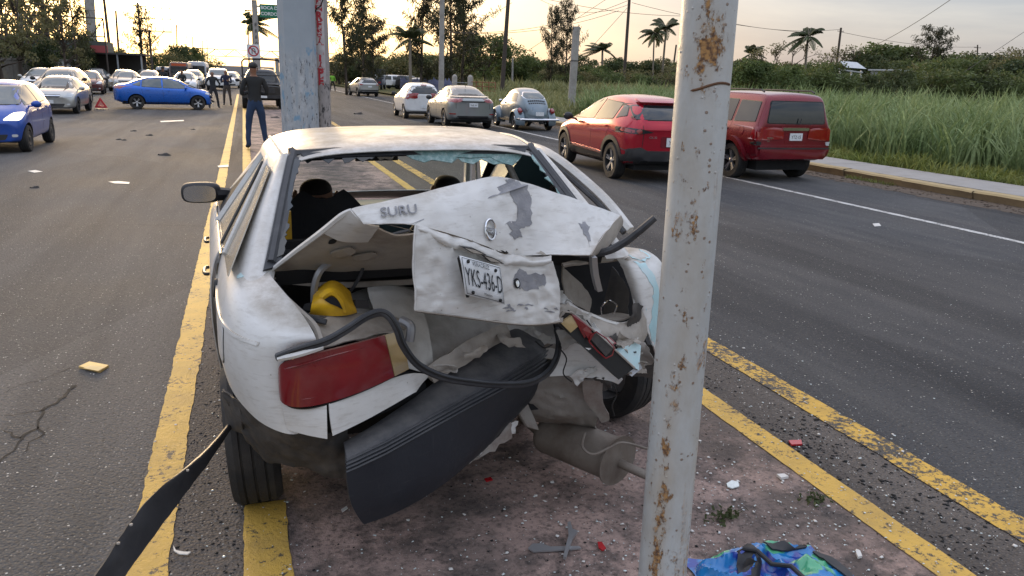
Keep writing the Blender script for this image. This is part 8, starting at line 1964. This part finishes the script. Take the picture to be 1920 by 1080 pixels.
def flatpiece(name, pts, thick, mat, label, cat, z=.012, group=None, bend=0.0):
    G = [gpt(x, y, z) for x, y in pts]; c = sum(G, Vector())/len(G); v = [q-c for q in G]; n = len(v)
    v = [Vector((q.x, q.y, bend*q.length*2)) for q in v]
    o = mk(name, v + [q+Vector((0,0,thick)) for q in v], [tuple(range(n))[::-1], tuple(range(n, 2*n))] + [(k, (k+1) % n, n+(k+1) % n, n+k) for k in range(n)], mat, None, False)
    bm = bmesh.new(); bm.from_mesh(o.data); bmesh.ops.recalc_face_normals(bm, faces=bm.faces); bm.to_mesh(o.data); bm.free()
    o.location = c; tag(o, label, cat, group); return o
flatpiece('metal_bracket', [(990,1030),(998,1022),(1015,1021),(1032,1027),(1085,1026),(1090,1030),(1060,1033),(1000,1036)], .006, M['alu'], 'flat grey metal bracket lying under the small forked strut', 'bracket')
flatpiece('metal_strut', [(1056,1048),(1060,1030),(1066,1008),(1064,984),(1069,982),(1073,996),(1083,1000),(1074,1012),(1066,1034),(1061,1050)], .012, M['alu'], 'forked grey metal strut lying across the flat bracket', 'strut', z=.02)
flatpiece('red_lens_chip', [(1120,1018),(1128,1018),(1136,1030),(1130,1034),(1122,1028)], .006, M['redbit'], 'red lens chip beside the forked strut', 'lens chip')
flatpiece('red_lens_chip', [(1478,828),(1502,827),(1504,835),(1484,836)], .008, M['redbit'], 'red lens chip between the two right yellow lines', 'lens chip')
flatpiece('red_lens_chip', [(908,899),(920,896),(924,901),(912,904)], .005, M['redbit'], 'tiny red lens chip below the torn bumper', 'lens chip')
flatpiece('white_trim_chip', [(325,1024),(330,1033),(345,1036),(358,1036),(352,1041),(336,1040),(326,1034)], .004, M['shardw'], 'curved white plastic sliver near the left yellow line', 'plastic chip')
flatpiece('white_trim_chip', [(640,936+20),(650,930+20),(652,934+20),(642,941+20)], .004, M['shardw'], 'thin white sliver under the left end of the torn bumper', 'plastic chip', z=.014)
flatpiece('white_trim_chip', [(1456,893),(1470,892),(1478,897),(1464,900)], .012, M['shardw'], 'white chip with a dark edge against the inner yellow line', 'plastic chip')
flatpiece('glass_cluster', [(1362,908),(1372,902),(1384,905),(1386,913),(1372,917),(1364,914)], .005, M['shard'], 'little flower-shaped cluster of glass right of the rusty pole', 'glass piece')
flatpiece('cigarette_stub', [(1604,1038),(1612,1036),(1616,1046),(1608,1048)], .01, M['shardw'], 'short pale stub lying beside the blue plastic bag', 'stub')
ye = flatpiece('yellow_tray', [(148,690),(168,681),(204,688),(188,699)], .012, mat_simple('yellow_card', (.62,.42,.14), .6, dirt=(.3,.2,.1), dirt_amt=.5), 'square yellow plastic lid lying on the left lane', 'plastic lid', z=.003)
G = [gpt(x, y, .018) for x, y in ((156,690),(170,684.5),(196,688.5),(184,695.5))]; c = ye.location
mk('inner_panel', [q-c for q in G], [(0,1,2,3)], mat_simple('pale_yellow_card', (.66,.50,.24), .7), ye, False)
for i, (x, y, s, lab) in enumerate(((65,352,8,'small dark lump on the left lane nearest the blue hatchback'),(308,291,11,'dark twisted rubber scrap in the middle of the left lanes'),(222,262,5,'tiny dark scrap below the warning triangle, left of a similar one'),(232,263,5,'tiny dark scrap below the warning triangle, right of a similar one'),(250,246,5,'tiny dark scrap under the tail of the crosswise sedan'),(280,254,6,'tiny dark scrap ahead of the twisted rubber scrap'),(672,214,9,'dark flattened scrap on the right lanes behind the graffiti covered poles'),(516,221,7,'dark lump with a pale side beside the thick column'),(362,243,4,'tiny dark scrap near the left yellow line'))):
    g = gpt(x, y); s_ = s*(g-CAM).dot(fw)/F_PX; rr = random.Random(i); bm = bmesh.new(); bmesh.ops.create_icosphere(bm, subdivisions=2, radius=s_)
    for q in bm.verts: q.co = Vector((q.co.x*(1+.5*noise.noise(q.co/s_*2+Vector((i,0,0)))), q.co.y*.7*(1+.6*noise.noise(q.co/s_*3)), max(-.1*s_, q.co.z*.35*(1+noise.noise(q.co/s_*2)))))
    me = bpy.data.meshes.new('road_scrap'); bm.to_mesh(me); bm.free(); o = link_mesh('road_scrap', me, M['rubber']); o.location = (g.x, g.y, .003); tag(o, lab, 'scrap')
flatpiece('paper_scrap', [(203,341),(222,340),(243,342),(242,345),(215,344)], .004, M['shardw'], 'white paper strip lying on the left lanes', 'paper', z=.003)
flatpiece('paper_scrap', [(52,321),(66,319),(80,322),(64,324)], .004, M['shardw'], 'faint white scrap near the blue hatchback', 'paper', z=.003)
flatpiece('paper_scrap', [(408,311),(428,309),(429,313),(410,314)], .004, M['shardw'], 'white scrap touching the left yellow line ahead of the car mirror', 'paper', z=.014)
flatpiece('paper_scrap', [(300,227),(344,225),(345,227),(302,229)], .003, M['shardw'], 'long white strip lying in front of the crosswise sedan', 'paper', z=.003)
flatpiece('paper_scrap', [(1636,420),(1648,419),(1652,424),(1640,425)], .006, M['shardw'], 'white scrap on the far right lane', 'paper', z=.003)
# warning triangle
g = gpt(190, 205); wt_ = empty('warning_triangle', (g.x, g.y, 0), label='red reflective warning triangle standing on the road before the crosswise sedan', cat='warning triangle')
M['trired'] = mat_simple('reflective_red', (.60,.05,.06), .4, emit=None); s_ = .24; b = MB(); zc = .20
o3 = [Vector((sin(a)*s_*1.15, 0, zc+cos(a)*s_*1.15)) for a in (0, 2*pi/3, 4*pi/3)]; i3 = [Vector((sin(a)*s_*.55, 0, zc+cos(a)*s_*.55)) for a in (0, 2*pi/3, 4*pi/3)]
for k in range(3):
    a0, a1, b0, b1 = o3[k], o3[(k+1) % 3], i3[k], i3[(k+1) % 3]; n = len(b.v)
    b.add([a0+Vector((0,-.01,0)), a1+Vector((0,-.01,0)), b1+Vector((0,-.01,0)), b0+Vector((0,-.01,0)), a0+Vector((0,.01,0)), a1+Vector((0,.01,0)), b1+Vector((0,.01,0)), b0+Vector((0,.01,0))], [(0,1,2,3),(7,6,5,4),(0,4,5,1),(2,6,7,3)])
b.build('reflector_frame', M['trired'], wt_, False)
b = MB(); j3 = [Vector((sin(a)*s_*.50, .0, zc+cos(a)*s_*.50)) for a in (0, 2*pi/3, 4*pi/3)]; b.add(j3, [(0,1,2)]); b.build('inner_reflector', mat_simple('pale_orange_reflector', (.75,.30,.25), .5), wt_, False)
b = MB(); b.box((-.25,-.08,0),(.25,.08,.02)); b.build('foot', M['black'], wt_, False)
# crumpled blue bag
bagr = empty('plastic_bag', gpt(1455, 1092), label='crumpled blue and green printed plastic bag with black handles at the bottom of the photo', cat='bag')
m_, nt, p = mat_new('printed_blue_film'); b = NB(nt); v = b.coord('Object')
c = b.mix(b.rng(b.noise(v, 9, 2, .4, 1.0), .42, .50), (.015,.05,.32), (.02,.20,.50)); c = b.mix(b.rng(b.noise(b.mapping(v, (1,1,1), (4,2,1)), 8, 2, .4), .56, .60), c, (.10,.42,.22)); c = b.mix(b.rng(b.noise(b.mapping(v, (1,1,1), (9,2,1)), 11, 1), .60, .64), c, (.10,.10,.34))
b.put(p.inputs['Base Color'], c); p.inputs['Roughness'].default_value = .22; p.inputs['Coat Weight'].default_value = .4; M['bag'] = m_
cen = gpt(1470, 1075); nx, ny = 90, 54; v, f = [], []
for j in range(ny+1):
    for i in range(nx+1):
        u, w = i/nx*2-1, j/ny*2-1; x = u*.27; y = w*.17 - .03*u; e = max(0, 1-(u*u)**1.5-(w*w)**1.5)**.5
        z = .012 + e*(.022 + .12*(.45-abs(noise.noise((x*7, y*9, 1))))**2*2.2 + .03*(.4-abs(noise.noise((x*15, y*22, 4))))**2*2); v.append((x + .03*noise.noise((y*9, x*5, 2)), y + .03*noise.noise((x*9, 7, y*6)), z))
for j in range(ny):
    for i in range(nx): a = j*(nx+1)+i; f.append((a, a+1, a+nx+2, a+nx+1))
o = mk('bag_sheet', v, f, M['bag'], bagr, True, 35)
bmq = bmesh.new(); bmq.from_mesh(o.data); gbv = BVHTree.FromBMesh(bmq); bmq.free()
for q in ([(-.20,-.06),(-.16,-.10),(-.03,.06),(-.02,.14),(-.09,.12)], [(.03,.145),(.17,.11),(.20,.075),(.06,.105)], [(.19,.07),(.25,.03),(.27,-.08),(.23,-.10),(.21,0)]):
    patch(gbv, 'black_gusset', q, 'T', .010, M['black'], bagr, .02, .006, 1)
pts = [(-.08,.10),(-.05,.06),(-.03,.0),(.0,-.06),(.02,-.12)]
b = MB(); b.tube([Vector((x, y, (gbv.ray_cast(Vector((x, y, 5)), Vector((0,0,-1)))[0] or Vector((0,0,.05))).z + .012 + .02*sin(pi*k/4))) for k, (x, y) in enumerate(pts)], .0085, 8); b.build('bag_handle', M['black'], bagr)
b = MB()
for k in range(9):
    rr = random.Random(k); b.tube([(-.42+.05*k, -.16+rr.uniform(-.01,.01), .012), (-.40+.05*k, -.12, .03+rr.uniform(0,.02)), (-.35+.05*k, -.14, .014)], .008, 5)
b.build('bag_edge', M['shardw'], bagr)
